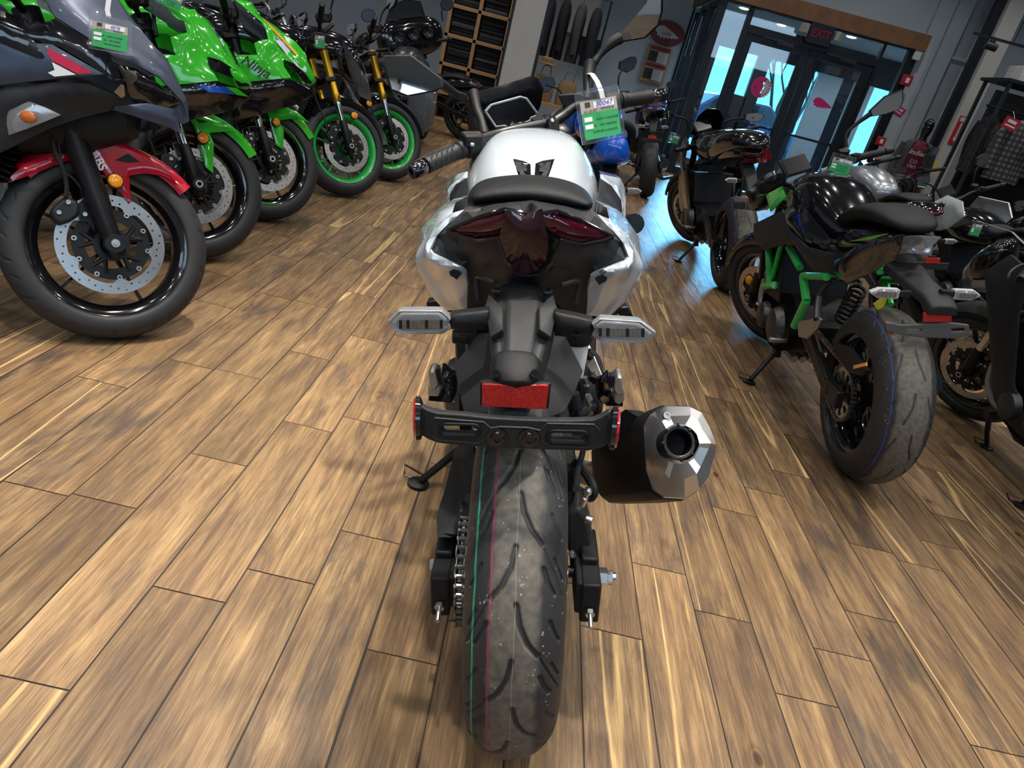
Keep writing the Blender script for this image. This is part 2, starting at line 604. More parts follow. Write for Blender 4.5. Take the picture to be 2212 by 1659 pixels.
# ================================================================ floor: plank tiles, each with its own tone and grain offset
def plank_material():
    m = bpy.data.materials.new('wood_plank_tile')
    m.use_nodes = True
    nt = m.node_tree
    N, L = nt.nodes, nt.links
    b = N['Principled BSDF']
    uv = N.new('ShaderNodeUVMap')
    at = N.new('ShaderNodeAttribute')
    at.attribute_name = 'tone'
    sep = N.new('ShaderNodeSeparateColor')
    L.new(at.outputs['Color'], sep.inputs[0])

    def mapping(sx, sy):
        mp = N.new('ShaderNodeMapping')
        mp.inputs['Scale'].default_value = (sx, sy, 1)
        L.new(uv.outputs[0], mp.inputs[0])
        return mp.outputs[0]

    def noise(vec, scale, detail=4, dist=0.0, rough=0.55):
        n = N.new('ShaderNodeTexNoise')
        n.inputs['Scale'].default_value = scale
        n.inputs['Detail'].default_value = detail
        n.inputs['Distortion'].default_value = dist
        n.inputs['Roughness'].default_value = rough
        L.new(vec, n.inputs['Vector'])
        return n.outputs['Fac']

    def ramp(fac, stops):
        r = N.new('ShaderNodeValToRGB')
        e = r.color_ramp.elements
        e[0].position, e[0].color = stops[0][0], stops[0][1] + (1,)
        e[1].position, e[1].color = stops[-1][0], stops[-1][1] + (1,)
        for p, c in stops[1:-1]:
            q = e.new(p)
            q.color = c + (1,)
        L.new(fac, r.inputs[0])
        return r.outputs[0]

    def mix(a, c, fac, mode='MIX'):
        x = N.new('ShaderNodeMixRGB')
        x.blend_type = mode
        if isinstance(fac, float):
            x.inputs[0].default_value = fac
        else:
            L.new(fac, x.inputs[0])
        if isinstance(a, tuple):
            x.inputs[1].default_value = a + (1,)
        else:
            L.new(a, x.inputs[1])
        if isinstance(c, tuple):
            x.inputs[2].default_value = c + (1,)
        else:
            L.new(c, x.inputs[2])
        return x.outputs[0]

    def g(*c):
        return lin(c)
    # broad tone of the plank, running along it
    base = ramp(noise(mapping(1.0, 0.13), 20, 8, 0.5, 0.68), [(0.28, g(82, 67, 56)), (0.43, g(116, 93, 69)), (0.56, g(140, 114, 82)), (0.72, g(168, 141, 102))])
    # dark smoky blotches, bluish grey
    dark = ramp(noise(mapping(1.0, 0.26), 10, 7, 0.6, 0.7), [(0.50, (0, 0, 0)), (0.70, (1, 1, 1))])
    dk = mix((0, 0, 0), mix(mix((0, 0, 0), dark, 0.30), mix((0, 0, 0), dark, 0.9), sep.outputs[2]), 1.0)
    c1 = mix(base, g(66, 61, 60), dk)
    # pale creamy streaks along some planks
    stk = ramp(noise(mapping(1.0, 0.06), 26, 3, 0.5), [(0.64, (0, 0, 0)), (0.70, (1, 1, 1))])
    stm = N.new('ShaderNodeMath')
    stm.operation = 'MULTIPLY'
    L.new(stk, stm.inputs[0])
    L.new(sep.outputs[1], stm.inputs[1])
    wav = ramp(noise(mapping(1.0, 0.035), 6.0, 1, 0.1), [(0.490, (0, 0, 0)), (0.4945, (1, 1, 1)), (0.499, (1, 1, 1)), (0.505, (0, 0, 0))])
    c2 = mix(mix(c1, g(190, 158, 108), stm.outputs[0]), g(206, 174, 122), mix((0, 0, 0), wav, sep.outputs[1]))
    # fine grain lines
    gr = ramp(noise(mapping(1.0, 0.035), 150, 3, 0.3), [(0.35, (0.60, 0.58, 0.56)), (0.60, (1.08, 1.06, 1.03))])
    c3 = mix(c2, gr, 0.75, 'MULTIPLY')
    sp_ = ramp(noise(mapping(1.0, 0.022), 430, 3, 0.15, 0.6), [(0.40, (0.58, 0.55, 0.52)), (0.58, (1.14, 1.12, 1.08))])
    c3 = mix(c3, sp_, 0.62, 'MULTIPLY')
    # cathedral rings on some planks
    wv = N.new('ShaderNodeTexWave')
    wv.inputs['Scale'].default_value = 9
    wv.inputs['Distortion'].default_value = 9
    wv.inputs['Detail'].default_value = 2
    wv.inputs['Detail Scale'].default_value = 0.7
    L.new(mapping(1.0, 0.18), wv.inputs['Vector'])
    wr_ = ramp(wv.outputs['Fac'], [(0.0, (0.70, 0.66, 0.62)), (0.28, (1, 1, 1))])
    c3 = mix(c3, wr_, 0.45, 'MULTIPLY')
    # knots
    vo = N.new('ShaderNodeTexVoronoi')
    vo.inputs['Scale'].default_value = 6.5
    vo.inputs['Randomness'].default_value = 1.0
    L.new(mapping(1.0, 0.55), vo.inputs['Vector'])
    kn = ramp(vo.outputs['Distance'], [(0.035, (0.26, 0.22, 0.20)), (0.06, (0.45, 0.38, 0.33)), (0.075, (1.15, 1.08, 0.98)), (0.10, (0.72, 0.64, 0.56)), (0.15, (1, 1, 1))])
    kk = mix((1, 1, 1), kn, sep.outputs[2])
    c4 = mix(c3, kk, 1.0, 'MULTIPLY')
    # plank to plank difference
    tn = N.new('ShaderNodeMapRange')
    tn.inputs['To Min'].default_value = 0.56
    tn.inputs['To Max'].default_value = 1.26
    L.new(sep.outputs[0], tn.inputs[0])
    cb = N.new('ShaderNodeCombineColor')
    for i in range(3):
        L.new(tn.outputs[0], cb.inputs[i])
    c5 = mix(c4, cb.outputs[0], 1.0, 'MULTIPLY')
    L.new(c5, b.inputs['Base Color'])
    b.inputs['Roughness'].default_value = 0.40
    rr = N.new('ShaderNodeMapRange')
    rr.inputs['To Min'].default_value = 0.34
    rr.inputs['To Max'].default_value = 0.52
    L.new(noise(mapping(1.0, 0.05), 120, 2), rr.inputs[0])
    L.new(rr.outputs[0], b.inputs['Roughness'])
    b.inputs['Specular IOR Level'].default_value = 0.42
    bp = N.new('ShaderNodeBump')
    bp.inputs['Strength'].default_value = 0.35
    bp.inputs['Distance'].default_value = 0.002
    L.new(noise(mapping(1.0, 0.04), 130, 3, 0.3), bp.inputs['Height'])
    L.new(bp.outputs[0], b.inputs['Normal'])
    MATS['wood_plank_tile'] = m


def build_floor():
    PW, PL = 0.1335 * 1.12, 0.656 * 1.12
    x0, x1, y0, y1 = -7.0, 9.0, -4.0, 14.4
    known = {-4: .740, -3: .976, -2: 1.072, -1: 1.249, 0: .945, 3: 1.130, 4: 1.381, 5: 1.263, 6: 1.069, 7: 1.23, 8: 1.391}
    gap = 0.0016
    vs, fs, uvs, tones = [], [], [], []
    rr = random.Random(21)
    xs = -0.0925 * 1.12
    for i in range(int((x0 - xs) / PW) - 1, int((x1 - xs) / PW) + 1):
        a = xs + i * PW
        off = known.get(i, rr.random() * .656) * 1.12
        y = off - PL * (int((off - y0) / PL) + 1)
        while y < y1:
            k = len(vs)
            wide = gap * (2.6 if i == 0 else 1.15)
            vs += [(a + wide, y + gap, 0), (a + PW - gap, y + gap, 0), (a + PW - gap, y + PL - gap, 0), (a + wide, y + PL - gap, 0)]
            fs.append((k, k + 1, k + 2, k + 3))
            ox, oy = rr.random() * 40, rr.random() * 40
            uvs += [(ox, oy), (ox + PW, oy), (ox + PW, oy + PL), (ox, oy + PL)]
            tones.append((rr.betavariate(2.2, 2.0), 1.0 if rr.random() < 0.34 else 0.0, 1.0 if rr.random() < 0.45 else 0.15, 1))
            y += PL
    n = len(fs)
    k = len(vs)
    vs += [(x0 - .3, y0 - .3, -0.002), (x1 + .3, y0 - .3, -0.002), (x1 + .3, y1 + .3, -0.002), (x0 - .3, y1 + .3, -0.002)]
    fs.append((k, k + 1, k + 2, k + 3))
    uvs += [(0, 0), (1, 0), (1, 1), (0, 1)]
    me = bpy.data.meshes.new('floor')
    me.from_pydata(vs, [], fs)
    u = me.uv_layers.new(name='UVMap')
    for i, l in enumerate(me.loops):
        u.data[i].uv = uvs[l.vertex_index]
    ca = me.attributes.new('tone', 'FLOAT_COLOR', 'CORNER')
    for p in me.polygons:
        c = tones[p.index] if p.index < n else (0, 0, 0, 1)
        for li in p.loop_indices:
            ca.data[li].color = c
    plank_material()
    me.materials.append(MATS['wood_plank_tile'])
    me.materials.append(M('grout', (0.035, 0.028, 0.022), 0.9))
    me.polygons[n].material_index = 1
    o = bpy.data.objects.new('floor', me)
    COL.objects.link(o)
    o['kind'] = 'structure'
    return o


build_floor()


def struct(name, mb, mat, **kw):
    return mb.build(name, mat, kind='structure', **kw)


# ---------------------------------------------------------------- shell
XL, XR, YF, YB, ZC = -6.6, 8.6, -3.6, 14.2, 4.5
struct('wall_left', MB().box((XL - .1, (YF + YB) / 2, ZC / 2), (.2, YB - YF, ZC)), 'wall_paint')
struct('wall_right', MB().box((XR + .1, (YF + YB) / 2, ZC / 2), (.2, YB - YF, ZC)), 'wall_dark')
struct('wall_front', MB().box(((XL + XR) / 2, YF - .1, ZC / 2), (XR - XL, .2, ZC)), 'wall_paint')
for k, (x, w) in enumerate(((-3.2, 3.7), (1.6, 3.7), (6.0, 3.1))):
    struct('window_%d' % (k + 7), MB().box((x, YF + .02, 4.13), (w, .05, .06)).box((x, YF + .02, 2.57), (w, .05, .06)).box((x - w / 2, YF + .02, 3.35), (.06, .05, 1.62)).box((x + w / 2, YF + .02, 3.35), (.06, .05, 1.62)).box((x, YF + .03, 3.35), (.05, .07, 1.5)), 'frame_black')
struct('ceiling', MB().box(((XL + XR) / 2, (YF + YB) / 2, ZC + .1), (XR - XL, YB - YF, .2)), 'ceiling_paint')
# back wall left of the entrance, above it, and right of it
VX0, VX1, VZ = 1.98, 5.13, 2.765
struct('wall_back', MB().box(((XL + VX0) / 2, YB + .1, ZC / 2), (VX0 - XL, .2, ZC)).box(((VX0 + VX1) / 2, YB + .1, (ZC + VZ) / 2), (VX1 - VX0, .2, ZC - VZ)), 'wall_paint')
struct('wall_back_right', MB().box(((VX1 + XR) / 2, 12.3, ZC / 2), (XR - VX1, .2, ZC)), 'wall_paint')
struct('wall_vestibule_bulkhead', MB().box(((VX0 + VX1) / 2, 13.2, (ZC + VZ) / 2), (VX1 - VX0, 2.0, ZC - VZ)), 'wall_paint')
# pilasters and gaps on the wall right of the entrance
struct('trim_1', MB().box((5.26, 12.17, ZC / 2), (.24, .08, ZC)), 'wall_paint')
struct('trim_2', MB().box((5.50, 12.15, ZC / 2), (.22, .12, ZC)), 'wall_paint')
struct('trim_3', MB().box((5.70, 11.62, ZC / 2), (.10, .10, ZC)), 'frame_black')
struct('column_1', MB().box((5.90, 11.62, ZC / 2), (.25, .25, ZC)), 'column_paint', bevel=.01)
# round-cornered column by the shelving and the pale pier at the back
struct('column_2', MB().box((-.56, 10.2, ZC / 2), (.39, .39, ZC)), 'column_paint', bevel=.012)
struct('trim_4', MB().box((-.345, 10.05, ZC / 2), (.035, .05, ZC)).box((-.775, 10.05, ZC / 2), (.03, .05, ZC)), 'frame_black')
struct('column_3', MB().box((.12, 13.95, (ZC + 1.65) / 2), (.54, .5, ZC - 1.65)), 'column_paint', bevel=.012)
struct('baseboard_back', MB().box(((XL + VX0) / 2, YB - .01, .05), (VX0 - XL, .02, .1)), 'frame_black')


# ---------------------------------------------------------------- entrance vestibule (a glazed box standing in the room)
def vest():
    Y0, D = 12.0, .11
    fr = MB()
    zt = 2.545
    for (a, b) in ((2.02, 2.14), (4.95, 5.10)):
        fr.box(((a + b) / 2, Y0 + D / 2, zt / 2), (b - a, D, zt))
    for (a, b) in ((2.48, 2.555), (4.555, 4.60)):
        fr.box(((a + b) / 2, Y0 + D / 2, zt / 2), (b - a, D * .9, zt))
    fr.box((3.555, Y0 + D / 2, 2.255), (2.0, D * .9, .11))         # transom bar
    fr.box((3.555, Y0 + D / 2, 2.54), (3.07, D * .9, .03))
    fr.box((2.31, Y0 + D / 2, .06), (.36, D * .8, .12)).box((4.775, Y0 + D / 2, .06), (.36, D * .8, .12))
    # left return of the box
    for yy in (12.75, 13.5, 14.1):
        fr.box((2.06, yy, zt / 2), (.09, .09, zt))
    fr.box((2.06, 13.05, .05), (.08, 2.0, .10)).box((2.06, 13.05, 2.5), (.08, 2.0, .08))
    fr.box((5.05, 13.05, .05), (.08, 2.0, .10))
    struct('door_1', fr, 'frame_black', bevel=.004)
    # door leaves
    for k, (a, b, gl, gr) in enumerate(((2.56, 3.545, 2.665, 3.43), (3.553, 4.55, 3.66, 4.395))):
        lf = MB()
        lf.box(((a + gl) / 2, Y0 + .05, 1.11), (gl - a, .05, 2.18)).box(((b + gr) / 2, Y0 + .05, 1.11), (b - gr, .05, 2.18))
        lf.box(((gl + gr) / 2, Y0 + .05, 2.15), (gr - gl, .05, .10)).box(((gl + gr) / 2, Y0 + .05, .14), (gr - gl, .05, .24))
        d = struct('door_%d' % (k + 2), lf, 'frame_black', bevel=.003)
        MB().box(((gl + gr) / 2, Y0 + .05, 1.18), (gr - gl, .008, 1.84)).build('door_glass', 'glass', d)
        MB().box(((gl + gr) / 2, Y0 - .0, 1.0), (gr - gl + .05, .03, .035)).box((gl + .02, Y0 + .02, 1.0), (.03, .05, .05)).box((gr - .02, Y0 + .02, 1.0), (.03, .05, .05)).build('push_bar', 'frame_black', d)
        MB().box(((gl + gr) / 2 + .1, Y0 + .01, 2.185), (.26, .05, .06)).box(((gl + gr) / 2 - .1, Y0 - .02, 2.20), (.3, .02, .025)).build('door_closer', 'satin_metal', d)
    for k, (a, b, z0, z1) in enumerate(((2.14, 2.48, .12, 2.525), (4.60, 4.95, .12, 2.525), (2.555, 3.40, 2.31, 2.525), (3.755, 4.555, 2.31, 2.525))):
        struct('window_%d' % (k + 1), MB().box(((a + b) / 2, Y0 + .06, (z0 + z1) / 2), (b - a, .008, z1 - z0)), 'glass')
    struct('window_5', MB().box((2.06, 12.4, 1.28), (.008, .62, 2.35)).box((2.06, 13.12, 1.28), (.008, .66, 2.35)).box((2.06, 13.8, 1.28), (.008, .5, 2.35)), 'glass')
    struct('trim_5', MB().box((3.545, Y0 + .03, 2.655), (3.19, .22, .22)).box((1.97, 13.1, 2.655), (.06, 2.1, .22)), 'wood_trim', bevel=.004)
    # inside: ceiling, pale right side wall, outer glazed front
    struct('ceiling_vestibule', MB().box((4.2, 13.25, 2.60), (4.3, 2.2, .04)), M('vestibule_white', (0.62, 0.66, 0.68), 0.7))
    struct('wall_vestibule_right', MB().box((6.4, 13.4, 1.3), (.06, 2.0, 2.6)), 'vestibule_white')
    for (x, y) in ((2.55, 12.8), (4.3, 12.75), (3.4, 13.6)):
        dl = MB().lathe([(1e-4, -.012), (.055, -.012), (.075, -.004), (.075, .0)], (x, y, 2.578), (0, 0, 1), 24).build('downlight', M('downlight_glow', (.9, .9, .85), .5, emit=(1, .95, .85), es=9))
        tag(dl, 'round white downlight in the entrance ceiling' if x < 3 else ('round downlight above the right entrance door' if x > 4 else 'round downlight deep inside the entrance'), 'light')
    Y2 = 14.4
    of = MB()
    for (a, b) in ((2.0, 2.65), (2.99, 3.17), (3.39, 3.63), (4.10, 4.46), (4.99, 5.2), (5.95, 6.4)):
        of.box(((a + b) / 2, Y2, 1.05), (b - a, .10, 2.1))
    of.box((4.2, Y2, 2.34), (4.4, .10, .48)).box((4.2, Y2, .06), (4.4, .10, .12))
    of.box((3.28, Y2, .75), (.3, .10, 1.3))
    struct('wall_entrance_outer', MB().box((4.775, Y2, 1.05), (.43, .12, 2.1)).box((5.39, Y2, 1.05), (.38, .12, 2.1)), 'wall_paint')
    struct('door_4', of, 'frame_black')
    struct('window_6', MB().box((4.2, Y2, 1.1), (4.2, .008, 2.0)), 'glass')
    struct('wall_back_outer', MB().box((7.55, 14.4, 2.2), (2.3, .2, 4.6)), 'wall_paint')
    # window right of the outer doors, seen through the right sidelight
    return


vest()


# ---------------------------------------------------------------- outside the doors
def outside():
    struct('pavement', MB().box((4.5, 24.6, -.06), (24, 20, .1)), M('pavement_grey', (0.55, 0.58, 0.6), 0.9, noise=.3, nscale=2))
    b = MB().box((11.6, 22.0, 2.6), (3.4, 4, 5.2))
    tag(b.build('neighbouring_building', 'concrete'), 'grey building outside beyond the right entrance door', 'building')
    lab = ['bare tree outside, seen through the left sidelight', 'bare tree outside, seen through the left door', 'bare thin tree outside behind the door decal']
    for k, (x, y, hh) in enumerate(((3.7, 24.5, 4.6), (6.2, 22.0, 4.2), (9.4, 30.5, 5.4))):
        rr = random.Random(k + 3)
        t = MB()

        def br(p, d, r, n, t=t, rr=rr):
            L = (0.55 + .35 * rr.random()) * (0.5 + n * .28)
            q = p + d * L
            t.tube([p, p.lerp(q, .5) + Vector((rr.uniform(-.05, .05), 0, rr.uniform(-.03, .03))), q], [r, r * .85, r * .65], 5)
            if n > 0:
                for _ in range(2 + (rr.random() < .5)):
                    e = (d + Vector((rr.uniform(-.7, .7), rr.uniform(-.5, .5), rr.uniform(.1, .6)))).normalized()
                    br(q - d * L * rr.random() * .3, e, r * .62, n - 1)
        br(Vector((x, y, 0)), Vector((.03, 0, 1)).normalized(), .085, 5)
        tag(t.build('bare_tree', 'bark'), lab[k], 'tree', 'bare trees outside')
    for k, (x, y, c, s) in enumerate(((4.0, 18.4, 'deep_blue_paint', 'blue car parked outside, seen through the entrance'), (1.4, 22.4, 'pale_grey_paint', 'pale car parked outside the entrance'))):
        car = thing('parked_car', s, 'car', Matrix.Translation((x, y, 0)) @ Matrix.Rotation(R(8), 4, 'Z'))
        body = [(-2.1, .35), (-2.1, .75), (-1.9, .92), (-1.0, .98), (-.55, 1.38), (.75, 1.42), (1.25, 1.0), (2.0, .9), (2.15, .6), (2.1, .35)]
        MB().loft([[(p[0], -.85, p[1]) for p in body], [(p[0], .85, p[1]) for p in body]]).build('body', c, car, bevel=.08, seg=3)
        g_ = [(-.9, 1.0), (-.52, 1.33), (.7, 1.36), (1.1, 1.02)]
        MB().loft([[(p[0], -.87, p[1]) for p in g_], [(p[0], .87, p[1]) for p in g_]]).build('side_window', 'black_gloss', car)
        for wx in (-1.35, 1.35):
            for wy_ in (-.8, .8):
                MB().lathe([(.18, -.1), (.30, -.1), (.32, -.06), (.32, .06), (.30, .1), (.18, .1)], (wx, wy_, .32), (0, 1, 0), 20).build('wheel', 'rubber', car)


outside()


# ---------------------------------------------------------------- fixtures on the entrance
def fixtures():
    Y0 = 11.98
    e = thing('exit_sign', 'unlit black exit sign with dark red letters above the doors', 'sign', Matrix.Translation((3.575, Y0 - .04, 2.41)))
    MB().box((0, 0, 0), (.36, .07, .28)).build('housing', 'frame_black', e, bevel=.006)
    text_mb('EXIT', frame3((0.0, -.037, 0), (1, 0, 0), (0, 0, 1)), .165, .002, sx=.85, bold=.004).build('letters', 'exit_red', e)
    for s in (-1, 1):
        em = thing('emergency_light', 'square emergency lamp head left of the exit sign' if s < 0 else 'square emergency lamp head right of the exit sign', 'light', Matrix.Translation((3.575 + s * .26, Y0 - .05, 2.44)))
        MB().box((0, -.02, 0), (.12, .07, .13), rot=(0, 0, s * .9)).build('head', M('lamp_beige', (.42, .42, .38), .5), em, bevel=.01)
        MB().tube([(0, .0, -.03), (-s * .05, .02, -.05), (-s * .05, .02, .04), (-s * .08, .03, .04)], .008, 6).build('bracket', 'frame_black', em)
    # decals on the glass: a round one, left door; a feathered head-dress, right door
    d = thing('round_door_decal', 'round pink and white decal on the left entrance door glass', 'decal', Matrix.Translation((3.03, 12.04, 1.54)))
    MB().lathe([(.085, 0), (.15, 0), (.15, .002), (.085, .002)], (0, 0, 0), (0, -1, 0), 40, close=True).build('ring', 'decal_pink', d)
    mb = MB()
    for k in range(9):
        a = R(-70 + k * 17)
        mb.box((.09 * math.cos(a) + .02, -.003, .09 * math.sin(a)), (.11, .002, .018), rot=(0, -a, 0))
    mb.build('feathers', 'paper', d)
    MB().panel([(-.08, -.002, .05), (0, -.002, .08), (.04, -.002, .02), (.02, -.002, -.07), (-.05, -.002, -.08)], t=.002, nrm=(0, -1, 0)).build('face', 'decal_pink', d)
    d2 = thing('headdress_decal', 'pink feathered head-dress decal on the right entrance door glass', 'decal', Matrix.Translation((4.03, 12.04, 1.54)))
    feather_shape(.32, -.003).build('headdress', 'decal_pink', d2)
    # red fire devices
    for (x, z, s, lab) in ((5.06, 2.13, .15, 'red fire strobe on the right entrance post'), (5.07, 1.24, .13, 'red fire alarm pull station low on the right entrance post')):
        a = thing('fire_alarm', lab, 'alarm', Matrix.Translation((x, Y0 - .03, z)))
        MB().box((0, 0, 0), (s, .06, s)).build('housing', 'alarm_red', a, bevel=.008)
        MB().box((0, -.035, 0), (s * .35, .02, s * .5)).build('strobe_lens' if z > 2 else 'pull_handle', 'tag_white', a, bevel=.004)
    MB_ = MB().box((0, 0, 0), (.11, .05, .15)).build('wall_sensor', M('sensor_white', (.6, .62, .62), .5), bevel=.01)
    MB_.location = (5.06, Y0 - .02, 2.49)
    tag(MB_, 'small white sensor at the top of the right entrance post', 'sensor')
    # oval sign and framed poster board on the back wall
    o = thing('oval_sign', 'maroon oval sign with a white feathered head-dress on the back wall', 'sign', Matrix.Translation((1.66, 14.17, 2.06)))
    mb = MB()
    n = 40
    ring = [(.31 * math.cos(2 * PI * i / n), .20 * math.sin(2 * PI * i / n)) for i in range(n)]
    mb.loft([[(p[0], 0, p[1]) for p in ring], [(p[0], -.03, p[1]) for p in ring]])
    mb.build('board', 'sign_maroon', o, bevel=.004)
    feather_shape(.44, -.034).build('headdress', 'paper', o)
    text_mb('Indian', frame3((-.02, -.037, -.015), (1, 0, .1), (0, 0, 1)), .075, .001, shear=.35).build('script', 'sign_maroon', o)
    p = thing('poster_board', 'tall wooden-framed notice board under the oval sign', 'notice board', Matrix.Translation((1.62, 14.15, 1.53)))
    MB().box((0, 0, 0), (.42, .04, .62)).build('frame', 'pine_wood', p, bevel=.004)
    MB().box((0, -.022, .26), (.36, .01, .06)).box((0, -.022, -.02), (.36, .01, .05)).build('banner', 'sign_maroon', p)
    for zz in (.12, -.17):
        MB().box((.08, -.022, zz), (.18, .01, .18)).build('notice', 'paper', p)
        MB().box((-.10, -.022, zz), (.15, .01, .17)).build('photograph', 'grey_cloth', p)


def feather_shape(w, y):
    """a head-dress seen from the side: face at one end, feathers sweeping back to a point"""
    mb = MB()
    s = w / 2
    up = [(-1.0, .0), (-.92, .25), (-.7, .42), (-.4, .45), (-.1, .36), (.3, .18), (.7, .0), (1.0, -.16)]
    lo = [(1.0, -.2), (.82, -.2), (.7, -.3), (.55, -.22), (.42, -.36), (.28, -.26), (.14, -.42), (0, -.3), (-.14, -.46), (-.3, -.32), (-.45, -.46), (-.6, -.3), (-.78, -.34), (-.8, -.12), (-.92, -.1)]
    mb.panel([(a * s, y, b * s) for a, b in up + lo][::-1], t=.002, step=.05, nrm=(0, -1, 0))
    return mb


fixtures()
# ================================================================ motorcycle kit
def tyre_material(name, dust=0.0, stripes=(), half=0.028, base=(0.017, 0.018, 0.021)):
    """rubber with release-dust worn onto the middle of the tread and paint-marked batch lines; 'tread' = (lateral/0.3+0.5, groove, arc)"""
    if name in MATS:
        return MATS[name]
    m = bpy.data.materials.new(name)
    m.use_nodes = True
    nt = m.node_tree
    N, L = nt.nodes, nt.links
    b = N['Principled BSDF']
    b.inputs['Roughness'].default_value = 0.6
    a = N.new('ShaderNodeAttribute')
    a.attribute_name = 'tread'
    sp = N.new('ShaderNodeSeparateColor')
    L.new(a.outputs['Color'], sp.inputs[0])
    tc = N.new('ShaderNodeTexCoord')

    def math_(op, x, y=None, clamp=False):
        q = N.new('ShaderNodeMath')
        q.operation = op
        q.use_clamp = clamp
        for i, w_ in enumerate((x, y)):
            if w_ is None:
                continue
            if isinstance(w_, (int, float)):
                q.inputs[i].default_value = w_
            else:
                L.new(w_, q.inputs[i])
        return q.outputs[0]

    def noise(scale, detail=4):
        n = N.new('ShaderNodeTexNoise')
        n.inputs['Scale'].default_value = scale
        n.inputs['Detail'].default_value = detail
        L.new(tc.outputs['Object'], n.inputs['Vector'])
        return n.outputs['Fac']

    def mix(x, c, f):
        q = N.new('ShaderNodeMixRGB')
        L.new(f, q.inputs[0])
        if isinstance(x, tuple):
            q.inputs[1].default_value = x + (1,)
        else:
            L.new(x, q.inputs[1])
        q.inputs[2].default_value = c + (1,)
        return q.outputs[0]
    lat = math_('MULTIPLY', math_('SUBTRACT', sp.outputs[0], 0.5), 0.3)
    col = base
    if dust:
        al = math_('ABSOLUTE', lat)
        wob = math_('MULTIPLY', math_('SUBTRACT', noise(28, 5), 0.5), 0.022)
        e = math_('SUBTRACT', half + 0.006, math_('ADD', al, wob))
        band = math_('MULTIPLY', math_('DIVIDE', e, 0.011, True), 1.0, True)
        var = math_('MULTIPLY', math_('ADD', math_('MULTIPLY', noise(75, 6), 1.3), -0.05, True), dust)
        f = math_('MULTIPLY', band, var, True)
        dry = math_('SUBTRACT', 1.0, sp.outputs[1], True)
        f = math_('MULTIPLY', f, dry)
        col = mix(col, (0.145, 0.128, 0.102), f)
        # specks of dried dirt
        vo = N.new('ShaderNodeTexVoronoi')
        vo.inputs['Scale'].default_value = 120
        L.new(tc.outputs['Object'], vo.inputs['Vector'])
        sk = math_('MULTIPLY', math_('LESS_THAN', vo.outputs['Distance'], 0.20), math_('GREATER_THAN', noise(33, 2), 0.60))
        col = mix(col, (0.36, 0.33, 0.28), math_('MULTIPLY', math_('MULTIPLY', sk, 0.7), dry))
    for (l0, w, c) in stripes:
        wob = math_('MULTIPLY', math_('SUBTRACT', noise(16, 2), 0.5), 0.004)
        d = math_('ABSOLUTE', math_('SUBTRACT', math_('ADD', lat, wob), l0))
        s = math_('MULTIPLY', math_('LESS_THAN', d, w / 2), 0.85)
        col = mix(col, c, s)
    if isinstance(col, tuple):
        b.inputs['Base Color'].default_value = col + (1,)
    else:
        L.new(col, b.inputs['Base Color'])
    bp = N.new('ShaderNodeBump')
    bp.inputs['Strength'].default_value = 0.15
    bp.inputs['Distance'].default_value = 0.002
    L.new(noise(350, 3), bp.inputs['Height'])
    L.new(bp.outputs[0], b.inputs['Normal'])
    MATS[name] = m
    return m


def tread_segments(kind):
    P = 0.160
    if kind == 'sport':
        right = [([(0.0, .002), (.030, .008), (.055, .020), (.074, .036)], .0068), ([(.108, .040), (.128, .048), (.146, .060)], .0060), ([(.026, .054), (.046, .064), (.060, .074)], .0056), ([(.094, .060), (.112, .070), (.124, .078)], .0052), ([(.070, .034), (.150, .080)], .0012)]
        half = P / 2
    elif kind == 'hyper':
        P = 0.30
        right = [([(0.0, .004), (.05, .010), (.105, .030)], .0058), ([(.16, .040), (.20, .052), (.235, .066)], .0052), ([(.03, .066), (.055, .080)], .005), ([(.10, .058), (.14, .074)], .004), ([(.255, .075), (.275, .088)], .005)]
        half = P / 2
    else:
        P = 0.135
        right = [([(0.0, .004), (.03, .012), (.06, .030)], .0055), ([(.085, .026), (.10, .040), (.108, .056)], .0055), ([(.02, .042), (.034, .056)], .005)]
        half = P / 2
    return P, right, half


